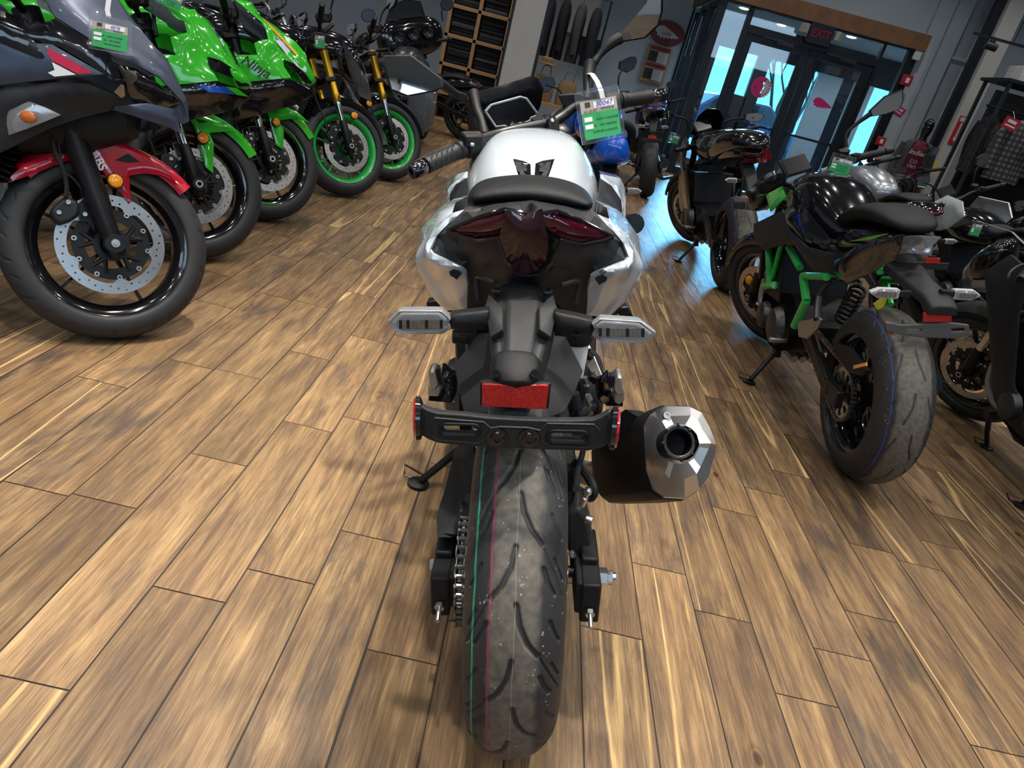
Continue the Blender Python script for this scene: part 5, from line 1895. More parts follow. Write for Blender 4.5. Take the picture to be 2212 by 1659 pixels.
        if s_ < 0:
            o_ = [(1009, 384, .58), (985, 398, .60), (972, 420, .62), (968, 465, .60), (1000, 460, .45), (1012, 420, .50)]
        else:
            o_ = [(1298, 386, .58), (1322, 402, .60), (1342, 432, .62), (1345, 470, .60), (1340, 492, .56), (1296, 460, .46), (1296, 420, .50)]
        m.panel(b.ys(o_), t=.006, bulge=.004, w=.02, step=.012, nrm=(s_ * .5, -1, .2))
        m.build('side_cover', 'charcoal_plastic', rt, smooth=35)
    # lower dark fairing and radiator side, right (visible behind the shroud)
    fork_legs(b, dx=.098, style='conv', low='black_metal', top_z=.86)
    caliper(b, -1, R(150), .135, .075)
    MB(b.S).lathe([(.33, -.05), (.335, -.02), (.335, .02), (.33, .05), (.325, .05), (.328, 0), (.325, -.05)], (0, b.wb, b.rf), (1, 0, 0), 40, close=True, a0=R(210), a1=R(330)).build('front_fender', 'black_plastic', rt)
    MB(b.S).loft([sell(0, b.wb - .14, .86, .07, .085, 20, 2.6), sell(0, b.wb - .05, .84, .11, .10, 20, 2.4), sell(0, b.wb + .05, .80, .09, .08, 20, 2.3), sell(0, b.wb + .09, .78, .04, .04, 20, 2.0)]).build('headlight', 'black_gloss', rt, subsurf=1, smooth=180)

    # ------------- handlebar from its seen ends: left grip near, right grip far (bars on full left lock)
    Le, Li, Lp = b.at(888, 372, y=.60), b.at(1000, 322, y=.70), b.at(1030, 303, y=.73)
    Re, Ri = b.at(1436, 205, y=1.02), b.at(1340, 218, y=.965)
    hb = MB()
    path = [Lp, b.at(1075, 290, y=.78), b.at(1110, 282, y=.80), b.at(1160, 272, y=.83), b.at(1190, 266, y=.85), b.at(1215, 252, y=.87), b.at(1238, 234, y=.90), b.at(1262, 226, y=.92), Ri]
    hb.tube(path, [.012, .0125, .014, .014, .014, .013, .012, .0115, .0115], 14, sub=5)
    bar = hb.build('handlebar', 'black_metal', rt)
    for s_, e, i in ((-1, Le, Li), (1, Re, Ri)):
        d = (e - i).normalized()
        L = (e - i).length
        g = MB()
        prof = [(.013, .0), (.0205, .0), (.0205, .012)]
        n_ = 14
        for k in range(n_):
            prof.append((.0172 + (.0016 if k % 2 else 0), .016 + (L - .062) * k / n_))
        prof += [(.0185, L - .048), (.0185, L - .042), (.012, L - .042)]
        g.lathe(prof, i, d, 24)
        gr = g.build('grip', 'grip_rubber', bar)
        q = MB()
        e1 = d.cross(Vector((0, 0, 1))).normalized()
        e2 = e1.cross(d).normalized()
        for k in range(5):
            c0 = i + d * (.028 + k * .015)
            q.tube([c0 + e2 * .0180 - e1 * .006, c0 + d * .010 + e2 * .0155 - e1 * .0115, c0 + d * .016 - e1 * .019 - e2 * .002], .0018, 5)
        q.build('grip_pattern', 'grip_rubber', gr)
        w_ = MB()
        w_.lathe([(1e-4, -.040), (.0155, -.040), (.0175, -.036), (.0172, -.002), (.0160, .0), (.008, .0), (.0075, -.01), (1e-4, -.012)], e, d, 24)
        w_.build('bar_end', 'black_gloss', bar)
    pod = MB()
    d = (Le - Li).normalized()
    pc = Li - d * .028
    pod.lathe([(1e-4, -.03), (.018, -.03), (.026, -.022), (.028, .012), (.024, .024), (1e-4, .024)], pc, d, 18)
    up_ = Vector((0, -.3, 1)).normalized()
    pod.box(tuple(pc + up_ * .016 + Vector((0, -.012, 0))), (.045, .034, .026), rot=(.3, 0, .5))
    po = pod.build('switch_pod', 'black_plastic', bar, bevel=.004)
    q = b.at(1031, 290, y=.72)
    MB().box(tuple(q), (.016, .008, .011), rot=(.3, .0, .5)).build('hazard_switch', 'red_plastic', po, bevel=.002)
    MB().box(tuple(b.at(1012, 302, y=.685)), (.012, .006, .007), rot=(.3, 0, .5)).box(tuple(b.at(1020, 312, y=.68)), (.008, .006, .006), rot=(.3, 0, .5)).build('switch_print', 'silver_print', po, bevel=.001)
    d2 = (Re - Ri).normalized()
    p2 = Ri - d2 * .025
    MB().lathe([(1e-4, -.028), (.018, -.028), (.024, -.02), (.026, .012), (.020, .024), (1e-4, .024)], p2, d2, 18).build('throttle_pod', 'black_plastic', bar, bevel=.003)
    for (c0, dd, s_) in ((Lp + Vector((0, .03, 0)), d, -1), (p2 + Vector((0, .035, 0)), d2, 1)):
        a1 = Vector((-dd.y, dd.x, 0)).normalized()
        if a1.y < 0:
            a1 = -a1
        MB().tube([c0, c0 + dd * .05 + a1 * .022, c0 + dd * .12 + a1 * .03, c0 + dd * .18 + a1 * .018], [.007, .006, .0055, .006], 8, sub=4).build('lever', 'black_metal', bar)
    # clamp with bolts, ignition lock
    k_ = MB()
    z = MB()
    for (u, v) in ((1112, 276), (1188, 262)):
        q = b.at(u, v, y=.84)
        k_.box(tuple(q + Vector((0, 0, -.016))), (.030, .05, .035), rot=(-.35, .12, .45))
        for t_ in (-.015, .015):
            bolt(z, q + Vector((t_ * -.4, t_, .004)), (0, -.4, 1), .0075, .008)
    for (u, v) in ((1133, 272), (1177, 257)):
        bolt(z, b.at(u, v, y=.86), (0, -.4, 1), .007, .008)
    k_.each('bar_clamp', 'black_metal', bar, bevel=.004)
    z.each('clamp_bolt', 'chrome', bar)
    MB().lathe([(1e-4, .004), (.010, .004), (.017, 0), (.020, -.004), (.020, -.03)], b.at(1213, 275, y=.84), (0, -.45, 1), 24).build('ignition_lock', 'satin_metal', bar)
    # brake fluid reservoir
    rs = MB()
    o_ = [b.at(u, v, y=.94) for u, v in ((1205, 205), (1252, 200), (1262, 207), (1258, 228), (1220, 232), (1212, 222))]
    rs.loft([o_, [p + Vector((.004, .045, .0)) for p in o_]])
    rs.build('brake_reservoir', 'black_plastic', bar, bevel=.004)
    MB().tube([b.at(1190, 255, y=.90), b.at(1200, 243, y=.92), b.at(1216, 235, y=.95)], .006, 8, sub=4).build('reservoir_hose', 'rubber', bar)
    # ------------- instrument display and its dark fly screen
    def pl(pts, yl, yr, u0, u1):
        return [b.at(u, v, y=yl + (yr - yl) * (u - u0) / (u1 - u0)) for u, v in pts]
    tft = [(1049, 241), (1061, 227), (1124, 209.5), (1137, 213), (1160, 244), (1157, 250), (1146, 253.5), (1144.5, 260), (1130, 265), (1117, 266), (1102, 278), (1089, 271), (1071, 273.5)]
    T = pl(tft, .95, 1.02, 1049, 1160)
    cen = sum(T, Vector()) / len(T)
    nn = (T[4] - T[0]).cross(T[2] - T[0]).normalized()
    if nn.y > 0:
        nn = -nn
    MB().panel([cen + (p - cen) * 1.0 for p in T], t=.022, step=.02, nrm=nn).build('instrument_display', 'black_plastic', rt, bevel=.003)
    io = MB()
    io.tube(T + [T[0]], .0032, 6)
    io.build('display_bezel', 'bezel_grey', rt)
    MB().panel([cen + (p - cen) * .90 + nn * .002 for p in T], t=.002, step=.03, nrm=nn).build('display_glass', 'tft_screen', rt)
    MB().tube([b.at(1127, 272, y=.90), b.at(1127, 263, y=.90)], [.003, .0022], 8).build('display_button', 'zinc', rt)
    scr = [(1010, 201), (1028, 198), (1090, 182), (1150, 163), (1162, 169), (1174, 191), (1168, 226), (1160, 246), (1140, 262), (1100, 280), (1066, 286), (1046, 284), (1030, 250)]
    S_ = pl(scr, 1.03, 1.10, 1010, 1174)
    MB().panel(S_, t=.004, bulge=.006, w=.03, step=.02, nrm=(-.1, -1, .3)).build('fly_screen', 'smoke_screen', rt, smooth=60)
    cw = [(1010, 198), (1026, 196), (1036, 250), (1052, 286), (1046, 320), (1015, 316), (1012, 260)]
    MB().panel(pl(cw, 1.0, 1.0, 1000, 1060), t=.05, bulge=.006, w=.01, step=.015, nrm=(-.2, -1, .2)).build('headlight_cowl', 'black_plastic', rt)
    # ------------- mirrors
    gl = [(829, 126), (836, 122), (887, 121.5), (922, 148), (950, 170), (953, 186), (940, 195), (881, 206), (847, 193)]
    G = pl(gl, .70, .80, 826, 958)
    cen = sum(G, Vector()) / len(G)
    Pw = b.Mx @ cen     # the glass looks back at the shop-front windows and the last lamps before them
    nn = (b.inv.to_3x3() @ ((Vector((-.1, -3.55, 4.24)) - Pw).normalized() - (Pw - Vector((0, 0, CAM_H))).normalized())).normalized()
    cc = b.inv @ Vector((0, 0, CAM_H))
    G = [cc + (q - cc) * ((cen - cc).dot(nn) / (q - cc).dot(nn)) for q in G]
    cen = sum(G, Vector()) / len(G)
    m = MB()
    out = [cen + (p - cen) * 1.06 for p in G]
    m.loft([[cen + (p - cen) * .55 + Vector((.02, .035, 0)) for p in G], [cen + (p - cen) * .98 + Vector((.006, .02, 0)) for p in G], [p + Vector((0, .004, 0)) for p in out], [p - nn * .002 for p in out]])
    m.tube([cen + Vector((.05, .02, -.01)), b.at(990, 206, y=.85), b.at(1024, 221, y=.84)], [.013, .009, .009], 10, sub=3)
    m.tube([b.at(1022, 198, y=.85), b.at(1030, 236, y=.82), b.at(1040, 262, y=.79), b.at(1047, 292, y=.76)], [.014, .012, .010, .012], 12, sub=3)
    m.box(tuple(b.at(995, 208, y=.85)), (.03, .02, .018), rot=(0, .3, 0))
    mo = m.build('mirror', 'black_plastic', rt, bevel=.003)
    g_ = MB()
    g_.panel([cen + (p - cen) * 1.0 + nn * .004 for p in G], t=.003, step=.05, nrm=nn)
    g_.build('mirror_glass', 'mirror_glass', mo)
    gr = [(1338, 78), (1365, 47), (1398, 8), (1404, -6), (1430, -6), (1429, 26), (1421, 54), (1394, 80), (1336, 90)]
    nn = Vector((-.62, -.8, -.02)).normalized()
    c0 = b.at(1390, 45, y=1.06)
    cc = b.inv @ Vector((0, 0, CAM_H))
    G = [cc + (q - cc) * ((c0 - cc).dot(nn) / (q - cc).dot(nn)) for q in (b.at(u, v, y=1.06) for u, v in gr)]
    cen = sum(G, Vector()) / len(G)
    m = MB()
    out = [cen + (p - cen) * 1.07 for p in G]
    m.loft([[cen + (p - cen) * .55 + Vector((-.0, .035, 0)) for p in G], [cen + (p - cen) * .98 + Vector((0, .02, 0)) for p in G], [p + Vector((0, .004, 0)) for p in out], [p - nn * .002 for p in out]])
    m.tube([b.at(1340, 82, y=1.08), b.at(1318, 95, y=1.07), b.at(1296, 118, y=1.06), b.at(1283, 136, y=1.05)], [.016, .014, .009, .011], 10, sub=3)
    m.tube([b.at(1276, 134, y=1.05), b.at(1272, 160, y=1.03), b.at(1270, 195, y=.99), b.at(1268, 218, y=.96)], [.017, .016, .012, .012], 12, sub=3)
    mo = m.build('mirror', 'black_plastic', rt, bevel=.003)
    MB().panel([cen + (p - cen) * 1.0 + nn * .005 for p in G], t=.003, step=.05, nrm=nn).build('mirror_glass', 'mirror_glass', mo)

    # ------------- silencer
    cap = [(1389, 921), (1404, 896), (1420, 884), (1436, 877), (1489, 879), (1514, 891), (1532, 924), (1546, 961), (1544, 976), (1529, 1032), (1509, 1058), (1477, 1078), (1432, 1075), (1409, 1058), (1395, 1015)]
    C_ = []
    for (u, v) in cap:
        C_.append(b.at(u, v, y=.035 + .022 * (1467 - u) / 80.0 + .045 * (978 - v) / 100.0))
    cen = sum(C_, Vector()) / len(C_)
    ax = b.at(1322, 1004, y=.38) - cen
    n2 = (-ax).normalized()
    body = MB()
    body.loft([C_, [cen + (p - cen) * 1.045 + ax * .03 for p in C_], [cen + (p - cen) * 1.06 + ax * .25 for p in C_], [cen + (p - cen) * 1.04 + ax * .8 for p in C_], [cen + (p - cen) * .8 + ax for p in C_]])
    mo = body.build('silencer', 'black_plastic', rt, smooth=50, bevel=.003)
    hole = b.at(1459, 958, y=.02)
    face = MB()
    k = len(C_)
    rim = [cen + (p - cen) * .985 - ax * .012 for p in C_]
    edge = [p - ax * .004 for p in C_]
    hr = Vector((0, 0, 0))
    hr_ = [hole - ax * .03 + (rim[i] - hole).normalized() * .036 for i in range(k)]
    hr2 = [hole - ax * .05 + (rim[i] - hole).normalized() * .031 for i in range(k)]
    mid = []
    for i in range(k):
        f_ = .55
        dep = -.016 + (.016 if i % 3 == 0 else (-.016 if i % 3 == 1 else .0))
        mid.append(rim[i].lerp(hr_[i], f_) + ax * dep)
    vs = edge + rim + mid + hr_ + hr2
    fs = []
    for r_ in range(4):
        for i in range(k):
            fs.append((r_ * k + i, r_ * k + (i + 1) % k, (r_ + 1) * k + (i + 1) % k, (r_ + 1) * k + i))
    face.add(vs, fs)
    face.build('silencer_end_cap', 'brushed_steel', mo, smooth=22)
    pipe = MB()
    pipe.lathe([(.0235, .006), (.0275, .006), (.028, 0), (.028, -.03), (.0225, -.03), (.022, .005)], hole - ax * .03, n2, 36, close=True)
    for i in range(8):
        a = 2 * PI * i / 8
        e1 = n2.cross(Vector((0, 0, 1))).normalized()
        e2 = n2.cross(e1)
        pipe.box(tuple(hole - ax * .045 + (e1 * math.cos(a) + e2 * math.sin(a)) * .0285), (.004, .008, .004))
    pipe.build('outlet_pipe', 'black_metal', mo)
    MB().cyl(hole + ax * .5, hole + ax * .12, .0225, n=24).build('outlet_bore', 'black_metal', mo)
    z = MB()
    for (u, v) in ((1438, 898), (1471, 1054)):
        bolt(z, b.at(u, v, y=.018), n2, .0065, .006)
    z.each('cap_bolt', 'zinc', mo)
    MB().tube([cen + ax * .9, cen + ax * 1.2 + Vector((-.03, 0, -.02)), Vector((.10, .55, .22)), Vector((.06, .75, .16))], [.035, .03, .027, .026], 12, sub=4).build('link_pipe', 'cast_alloy', mo)
    # hanger of the silencer and heel guard
    MB().panel(b.ys([(1333, 900, .16), (1353, 886, .16), (1390, 890, .15), (1395, 905, .14), (1360, 925, .15), (1338, 930, .16)]), t=.006, step=.015, nrm=(.2, -1, .2)).build('silencer_hanger', 'black_metal', rt)
    # ------------- pillion pegs, folded up, on black brackets; exhaust-side clutter
    for s_ in (-1, 1):
        if s_ < 0:
            br_ = [(954, 792, .22), (962, 794, .22), (972, 806, .22), (988, 812, .26), (986, 850, .24), (976, 871, .20), (925, 866, .18), (927, 851, .18), (950, 846, .19), (955, 830, .20)]
            pg = [(926, 800), (933, 793), (942, 796), (951, 828), (945, 838), (930, 840), (928, 818)]
            bs = [(925, 832), (948, 836), (952, 850), (948, 858), (923, 856)]
        else:
            br_ = [(1317, 806, .22), (1309, 808, .22), (1300, 818, .22), (1284, 822, .26), (1290, 862, .24), (1310, 878, .20), (1346, 880, .18), (1346, 862, .18), (1322, 856, .19)]
            pg = [(1326, 812), (1334, 806), (1343, 808), (1345, 836), (1348, 850), (1330, 852), (1322, 834)]
            bs = [(1325, 846), (1349, 848), (1349, 866), (1340, 876), (1326, 870)]
        MB().panel(b.ys(br_), t=.02, step=.014, nrm=(0, -1, 0)).build('peg_bracket', 'black_gloss', rt, bevel=.003)
        P_ = [b.at(u, v, y=.15) for u, v in pg]
        c0 = sum(P_, Vector()) / len(P_)
        m = MB().loft([[c0 + (p - c0) * .85 + Vector((0, -.012, 0)) for p in P_], [p for p in P_], [p + Vector((0, .02, 0)) for p in P_], [c0 + (p - c0) * .85 + Vector((0, .03, 0)) for p in P_]])
        pe = m.build('pillion_peg', 'cast_alloy', rt, bevel=.002)
        t_ = MB()
        a, c_ = (P_[2], P_[3]) if s_ < 0 else (P_[0], P_[6])
        for q in range(7):
            t_.box(tuple(a.lerp(c_, q / 6) + Vector((-.003 * s_, .004, 0))), (.006, .02, .003))
        t_.build('peg_ridges', 'rubber', pe)
        B_ = [b.at(u, v, y=.155) for u, v in bs]
        MB().loft([B_, [p + Vector((0, .03, 0)) for p in B_]]).build('peg_mount', 'cast_alloy', rt, bevel=.003)
    # knobs poking out behind the turn signals (frame sliders and strap hooks)
    for s_, outl in ((-1, ((921, 652), (945, 648), (953, 660), (952, 672), (922, 668))), (1, ((1340, 664), (1358, 662), (1368, 686), (1352, 690), (1330, 676)))):
        P_ = [b.at(u, v, y=.42) for u, v in outl]
        m = MB().loft([P_, [p + Vector((0, .03, 0)) for p in P_]])
        q0 = b.at(965 if s_ < 0 else 1305, 662 if s_ < 0 else 678, y=.43)
        m.tube([P_[2] if s_ < 0 else P_[4], q0, q0 + Vector((-s_ * .06, .02, -.01))], .012, 8)
        m.build('rear_master_mount', 'black_metal', rt, bevel=.003)
    MB().cyl(b.at(978, 727, y=.10), b.at(1012, 728, y=.10), .012, n=14).box(tuple(b.at(1010, 728, y=.10)), (.03, .02, .02)).build('cable_plug', 'black_plastic', rt, bevel=.002)
    m = MB()
    for s_ in (-1, 1):
        m.tube([Vector((s_ * .076, .03, .80)), Vector((s_ * .078, .03, .835)), Vector((s_ * .068, .0, .845)), Vector((s_ * .05, -.01, .842))], .004, 6, sub=4)
    m.each('strap_loop', 'dark_plastic', rt)
    # right flank clutter: reservoir, bracket, linkage, cables
    rsv = MB()
    q = b.at(1244, 760, y=.26)
    rsv.lathe([(1e-4, -.05), (.018, -.05), (.022, -.01), (.024, .02), (.024, .024)], q, (0, 0, 1), 18)
    ro_ = rsv.build('rear_reservoir', M('reservoir_white', (.6, .62, .62), .4), rt)
    MB().lathe([(.027, 0), (.028, .01), (.026, .022), (1e-4, .024)], q + Vector((0, 0, .02)), (0, 0, 1), 18).build('reservoir_cap', 'black_plastic', ro_)
    MB().panel(b.ys([(1256, 742, .32), (1272, 740, .32), (1302, 812, .25), (1296, 822, .25), (1282, 812, .26), (1262, 782, .30)]), t=.008, step=.02, nrm=(0, -1, .2)).build('heel_plate', 'cast_alloy', rt, bevel=.002)
    cl = MB()
    cl.tube([b.at(1268, 762, y=.3), b.at(1284, 776, y=.3), b.at(1292, 800, y=.28), b.at(1283, 822, y=.26)], .012, 8, sub=4)
    cl.tube([b.at(1252, 820, y=.2), b.at(1256, 850, y=.2), b.at(1248, 884, y=.2), b.at(1256, 896, y=.2), b.at(1266, 884, y=.22)], .008, 8, sub=5)
    cl.tube([b.at(1238, 850, y=.16), b.at(1244, 880, y=.16)], .012, 10)
    cl.tube([b.at(1282, 866, y=.24), b.at(1292, 880, y=.24), b.at(1288, 905, y=.24), b.at(1276, 925, y=.24), b.at(1272, 960, y=.26)], .007, 8, sub=5)
    cl.each('hose', 'rubber', rt)
    cm = MB()
    cm.cyl(b.at(1262, 815, y=.2), b.at(1268, 832, y=.2), .006, n=10)
    cm.lathe([(1e-4, 0), (.006, 0), (.008, .012), (.005, .016)], b.at(1266, 842, y=.2), (0, -.2, 1), 8)
    cm.lathe([(1e-4, 0), (.005, 0), (.006, .012), (.004, .016)], b.at(1281, 886, y=.22), (0, -.2, 1), 8)
    cm.each('hose_fitting', 'zinc', rt)
    MB().tube([b.at(1266, 855, y=.3), b.at(1272, 872, y=.3), b.at(1270, 895, y=.3)], .010, 8, sub=4).build('gold_pipe', 'cast_alloy', rt)


def tank_hit(b, to, u, v):
    """where the line of sight through the photo point meets the finished tank surface (bike space)"""
    dg = bpy.context.evaluated_depsgraph_get()
    oe = to.evaluated_get(dg)
    c, d = ray(u, v)
    c = b.inv @ c
    d = (b.inv.to_3x3() @ d).normalized()
    ok, p, n, i = oe.ray_cast(c, d)
    return p if ok else c + d * ((.6 - c.y) / d.y)


def reflector_material(name, col):
    """moulded honeycomb reflector"""
    if name in MATS:
        return MATS[name]
    m = M(name, col, 0.12, coat=1.0)
    nt = m.node_tree
    b = nt.nodes['Principled BSDF']
    tc = nt.nodes.new('ShaderNodeTexCoord')
    vo = nt.nodes.new('ShaderNodeTexVoronoi')
    vo.inputs['Scale'].default_value = 420
    nt.links.new(tc.outputs['Object'], vo.inputs['Vector'])
    mx = nt.nodes.new('ShaderNodeMixRGB')
    mx.inputs[1].default_value = (col[0] * .45, col[1] * .4, col[2] * .4, 1)
    mx.inputs[2].default_value = (min(col[0] * 1.5, 1), col[1] * 2, col[2] * 2, 1)
    nt.links.new(vo.outputs['Distance'], mx.inputs[0])
    nt.links.new(mx.outputs[0], b.inputs['Base Color'])
    bp = nt.nodes.new('ShaderNodeBump')
    bp.inputs['Strength'].default_value = .5
    bp.inputs['Distance'].default_value = .001
    nt.links.new(vo.outputs['Distance'], bp.inputs['Height'])
    nt.links.new(bp.outputs[0], b.inputs['Normal'])
    return m


reflector_material('reflector_red', (0.42, 0.006, 0.008))
hero()

# price tag on the hero's right bar
p0 = H.Mx @ H.at(1296, 249, y=.87)
e1 = (H.Mx @ H.at(1336, 240, y=.885)) - (H.Mx @ H.at(1253, 256, y=.87))
e2 = (H.Mx @ H.at(1296, 206, y=.87)) - p0
price_tag(frame3(p0, e1, e2 + Vector((0, .01, 0))), 'green and tan stock card in a clear holder hanging on the white motorcycle handlebar', '30047', w=.113, hh=.127,
          strap=[H.Mx @ H.at(1302, 212, y=.866), H.Mx @ H.at(1298, 196, y=.868), H.Mx @ H.at(1290, 176, y=.92), H.Mx @ H.at(1279, 160, y=.99), H.Mx @ H.at(1272, 158, y=1.01)])
# ================================================================ a complete street motorcycle from the kit
def hoop(y, hw, zt, zb, X=0.0):
    prof = [(0, 1), (.3, .99), (.6, .93), (.84, .78), (.98, .5), (1, .35), (.93, .15), (.72, 0)]
    r_ = [(a * hw, zb + (zt - zb) * c) for a, c in prof]
    return [Vector((X + x, y, z)) for x, z in r_] + [Vector((X - x, y, z)) for x, z in r_[:0:-1]]


def Sp(b, u, v, x):
    """photo point on the plane x = const of the steered front end (before steering)"""
    c, d = ray(u, v)
    Q = b.S.inverted() @ b.inv
    c = Q @ c
    d = Q.to_3x3() @ d
    return c + d * ((x - c.x) / d.x)


def fender(b, mat, R_=None, hw=.062, a0=20, a1=150, sides=True):
    r = (R_ or b.rf) + .018
    m = MB(b.S)
    prof = [(r - .045, -hw), (r - .02, -hw - .002), (r + .006, -hw * .6), (r + .012, 0), (r + .006, hw * .6), (r - .02, hw + .002), (r - .045, hw), (r - .045, hw - .004), (r, hw * .55), (r + .006, 0), (r, -hw * .55), (r - .045, -hw + .004)]
    m.lathe(prof, (0, b.wb, b.rf), (1, 0, 0), 40, a0=R(180 + a0), a1=R(180 + a1), close=True)
    return m.build('front_fender', mat, b.root, smooth=50)


def street(label, O, az, lean=11.8, wb=1.44, rf=.295, rr=.315, steer=30, tank='black_gloss', tail=None, seat='seat_vinyl', fork='usd', fork_col='black_metal', foot='black_metal', rim='black_gloss', rimline=None, ftw=.12, rtw=.18, fend='black_plastic', disc=.155, dx=(.068, -.068), spokes=5, split=True, faired=False, cowl=True, cowl_col=None, bars=True, barkw=None, mirrors=True, eng=True, tank_h=.97, tail_z=.93, rear=True, chain=False, lightc='red_lens', blink=True, stand=True, group=None, fdl=.008, kind='front', rkind='sport', rt=None, ft=None, rfine=(None, None), rdl=.008, exhaust=True, z=0.0, dash=True, tail_y=-.16, cal=True, slider=.029):
    b = Bike(label, O, az, lean, wb, rf, rr, steer, group=group)
    if z:
        b.Mx.translation.z = z
        b.root.matrix_world = b.Mx
        b.inv = b.Mx.inverted()
    tail = tail or tank
    b.wheel('front', ftw, col=rim, disc=disc, disc_x=dx, kind=kind, dl=fdl, ds=fdl * 1.3, spokes=spokes, split=split, rim_line=rimline, tmat=ft)
    fork_legs(b, dx=.105, style=fork, low=foot, up=fork_col, top_z=.87, slider_r=slider)
    if cal:
        for s_ in {1 if d_ > 0 else -1 for d_ in dx}:
            caliper(b, s_, R(158), disc * .87, .085)
    if fend:
        fender(b, fend)
    if rear:
        b.wheel('rear', rtw, col=rim, disc=.11, disc_x=(.085,), kind=rkind, dl=rdl, ds=rdl * 1.3, spokes=spokes, split=split, tmat=rt, fine=rfine, rim_line=rimline)
        swingarm_chain(b, w=rtw * .5 + .045)
        if chain:
            chain_drive(b, -rtw * .5 - .012, sprocket_mat='steel')
    if eng:
        engine(b, y0=wb - .90, y1=wb - .40)
    if stand:
        sidestand(b)
    if exhaust:
        m = MB()
        m.tube([(.16, .42, .30), (.165, .2, .34), (.17, -.02, .39)], [.045, .06, .058], 14)
        m.build('silencer', 'black_metal', b.root)
    h_ = wb - .27
    if tank:
        T = tank_h
        body_loft([hoop(h_ - .68, .08, T - .10, T - .19), hoop(h_ - .62, .11, T - .06, T - .21), hoop(h_ - .50, .15, T - .02, T - .23), hoop(h_ - .36, .165, T, T - .24), hoop(h_ - .22, .16, T - .003, T - .22), hoop(h_ - .10, .12, T - .03, T - .18), hoop(h_ - .04, .07, T - .06, T - .14)], 'fuel_tank', tank, b, sub=1)
    if seat:
        body_loft([sell(0, .02, tail_z - .02, .08, .018, 16, 2.4), sell(0, .12, tail_z - .01, .11, .03, 16, 2.4), sell(0, .27, tail_z - .03, .12, .035, 16, 2.4), sell(0, .36, tail_z - .09, .13, .035, 16, 2.5), sell(0, .52, tail_z - .11, .12, .04, 16, 2.5), sell(0, .66, tail_z - .07, .07, .04, 16, 2.5)], 'seat', seat, b)
    body_loft([sell(0, tail_y + .03, tail_z - .055, .06, .018, 16, 2.6), sell(0, tail_y + .08, tail_z - .055, .10, .045, 16, 2.6), sell(0, .05, tail_z - .07, .125, .06, 16, 2.8), sell(0, .30, tail_z - .11, .13, .07, 16, 2.8), sell(0, .5, tail_z - .17, .11, .08, 16, 2.6)], 'tail_cowl', tail, b)
    body_loft([sell(0, tail_y + .006, tail_z - .06, .05, .012, 16, 2.5), sell(0, tail_y + .04, tail_z - .058, .075, .02, 16, 2.5), sell(0, tail_y + .09, tail_z - .056, .098, .028, 16, 2.5)], 'tail_light', lightc, b)
    if rear:
        m = MB()
        m.loft([[Vector((a * .05, .02, tail_z - .13 + c)) for a, c in ((-1, 0), (1, 0), (.8, .03), (-.8, .03))], [Vector((a * .045, -.16, tail_z - .22 + c)) for a, c in ((-1, 0), (1, 0), (.8, .03), (-.8, .03))], [Vector((a * .04, -.25, tail_z - .29 + c)) for a, c in ((-1, 0), (1, 0), (.8, .03), (-.8, .03))]])
        f = m.build('plate_hanger', 'dark_plastic', b.root, bevel=.006)
        MB().box((0, -.262, tail_z - .36), (.22, .012, .045)).box((0, -.255, tail_z - .32), (.05, .012, .05)).build('plate_bracket', 'dark_plastic', f, bevel=.004)
        MB().box((0, -.268, tail_z - .325), (.09, .01, .035)).build('reflector', 'reflector_red', f, bevel=.002)
        if blink:
            for s_ in (-1, 1):
                blinker(b, (s_ * .045, -.18, tail_z - .22), s_, fw=-1)
    if bars:
        hb, c = handlebar(b, clip=faired, **(barkw or {}))
    else:
        c = b.fork(.9) + Vector((0, -.01, .035))
    if dash:
        q = b.S @ (c + Vector((0, .07, .06)))
        MB(Matrix.Translation(q) @ b.S.to_3x3().to_4x4() @ Matrix.Rotation(R(-38), 4, 'X')).box((0, 0, 0), (.16, .02, .095)).build('instrument_display', 'black_plastic', b.root, bevel=.008)
        MB(Matrix.Translation(q) @ b.S.to_3x3().to_4x4() @ Matrix.Rotation(R(-38), 4, 'X')).box((0, -.0115, 0), (.14, .003, .08)).build('display_glass', 'tft_screen', b.root)
    if cowl:
        cc = cowl_col or 'black_gloss'
        y = wb - .10
        body_loft([sell(0, y, .90, .06, .07, 16, 2.4), sell(0, y + .06, .86, .10, .10, 16, 2.4), sell(0, y + .14, .82, .085, .085, 16, 2.4), sell(0, y + .20, .78, .045, .05, 16, 2.2)], 'headlight_cowl', cc, b, X=b.I if faired else b.S)
        MB(b.I if faired else b.S).panel([(-.06, y + .19, .80), (-.05, y + .20, .75), (.05, y + .20, .75), (.06, y + .19, .80), (.04, y + .18, .83), (-.04, y + .18, .83)], t=.02, bulge=.01, nrm=(0, 1, .1)).build('headlight', 'clear_lens', b.root)
    if faired:
        for s_ in (-1, 1):
            m = MB()
            m.panel([(s_ * .10, wb + .06, .84), (s_ * .16, wb - .12, .90), (s_ * .22, wb - .34, .84), (s_ * .22, wb - .62, .70), (s_ * .20, wb - .74, .50), (s_ * .14, wb - .80, .24), (s_ * .10, wb - .50, .17), (s_ * .17, wb - .36, .34), (s_ * .20, wb - .30, .56), (s_ * .13, wb - .02, .66)], t=.006, bulge=.02, w=.06, step=.03, nrm=(s_, .2, .1))
            m.build('side_fairing', tail, b.root, smooth=45)
        MB().panel([(-.12, wb - .10, .92), (-.10, wb + .02, .90), (.10, wb + .02, .90), (.12, wb - .10, .92), (.10, wb - .20, 1.06), (.05, wb - .24, 1.12), (-.05, wb - .24, 1.12), (-.10, wb - .20, 1.06)], t=.003, bulge=.05, w=.08, step=.03, nrm=(0, .6, .8)).build('windscreen', 'smoke_screen', b.root, smooth=60)
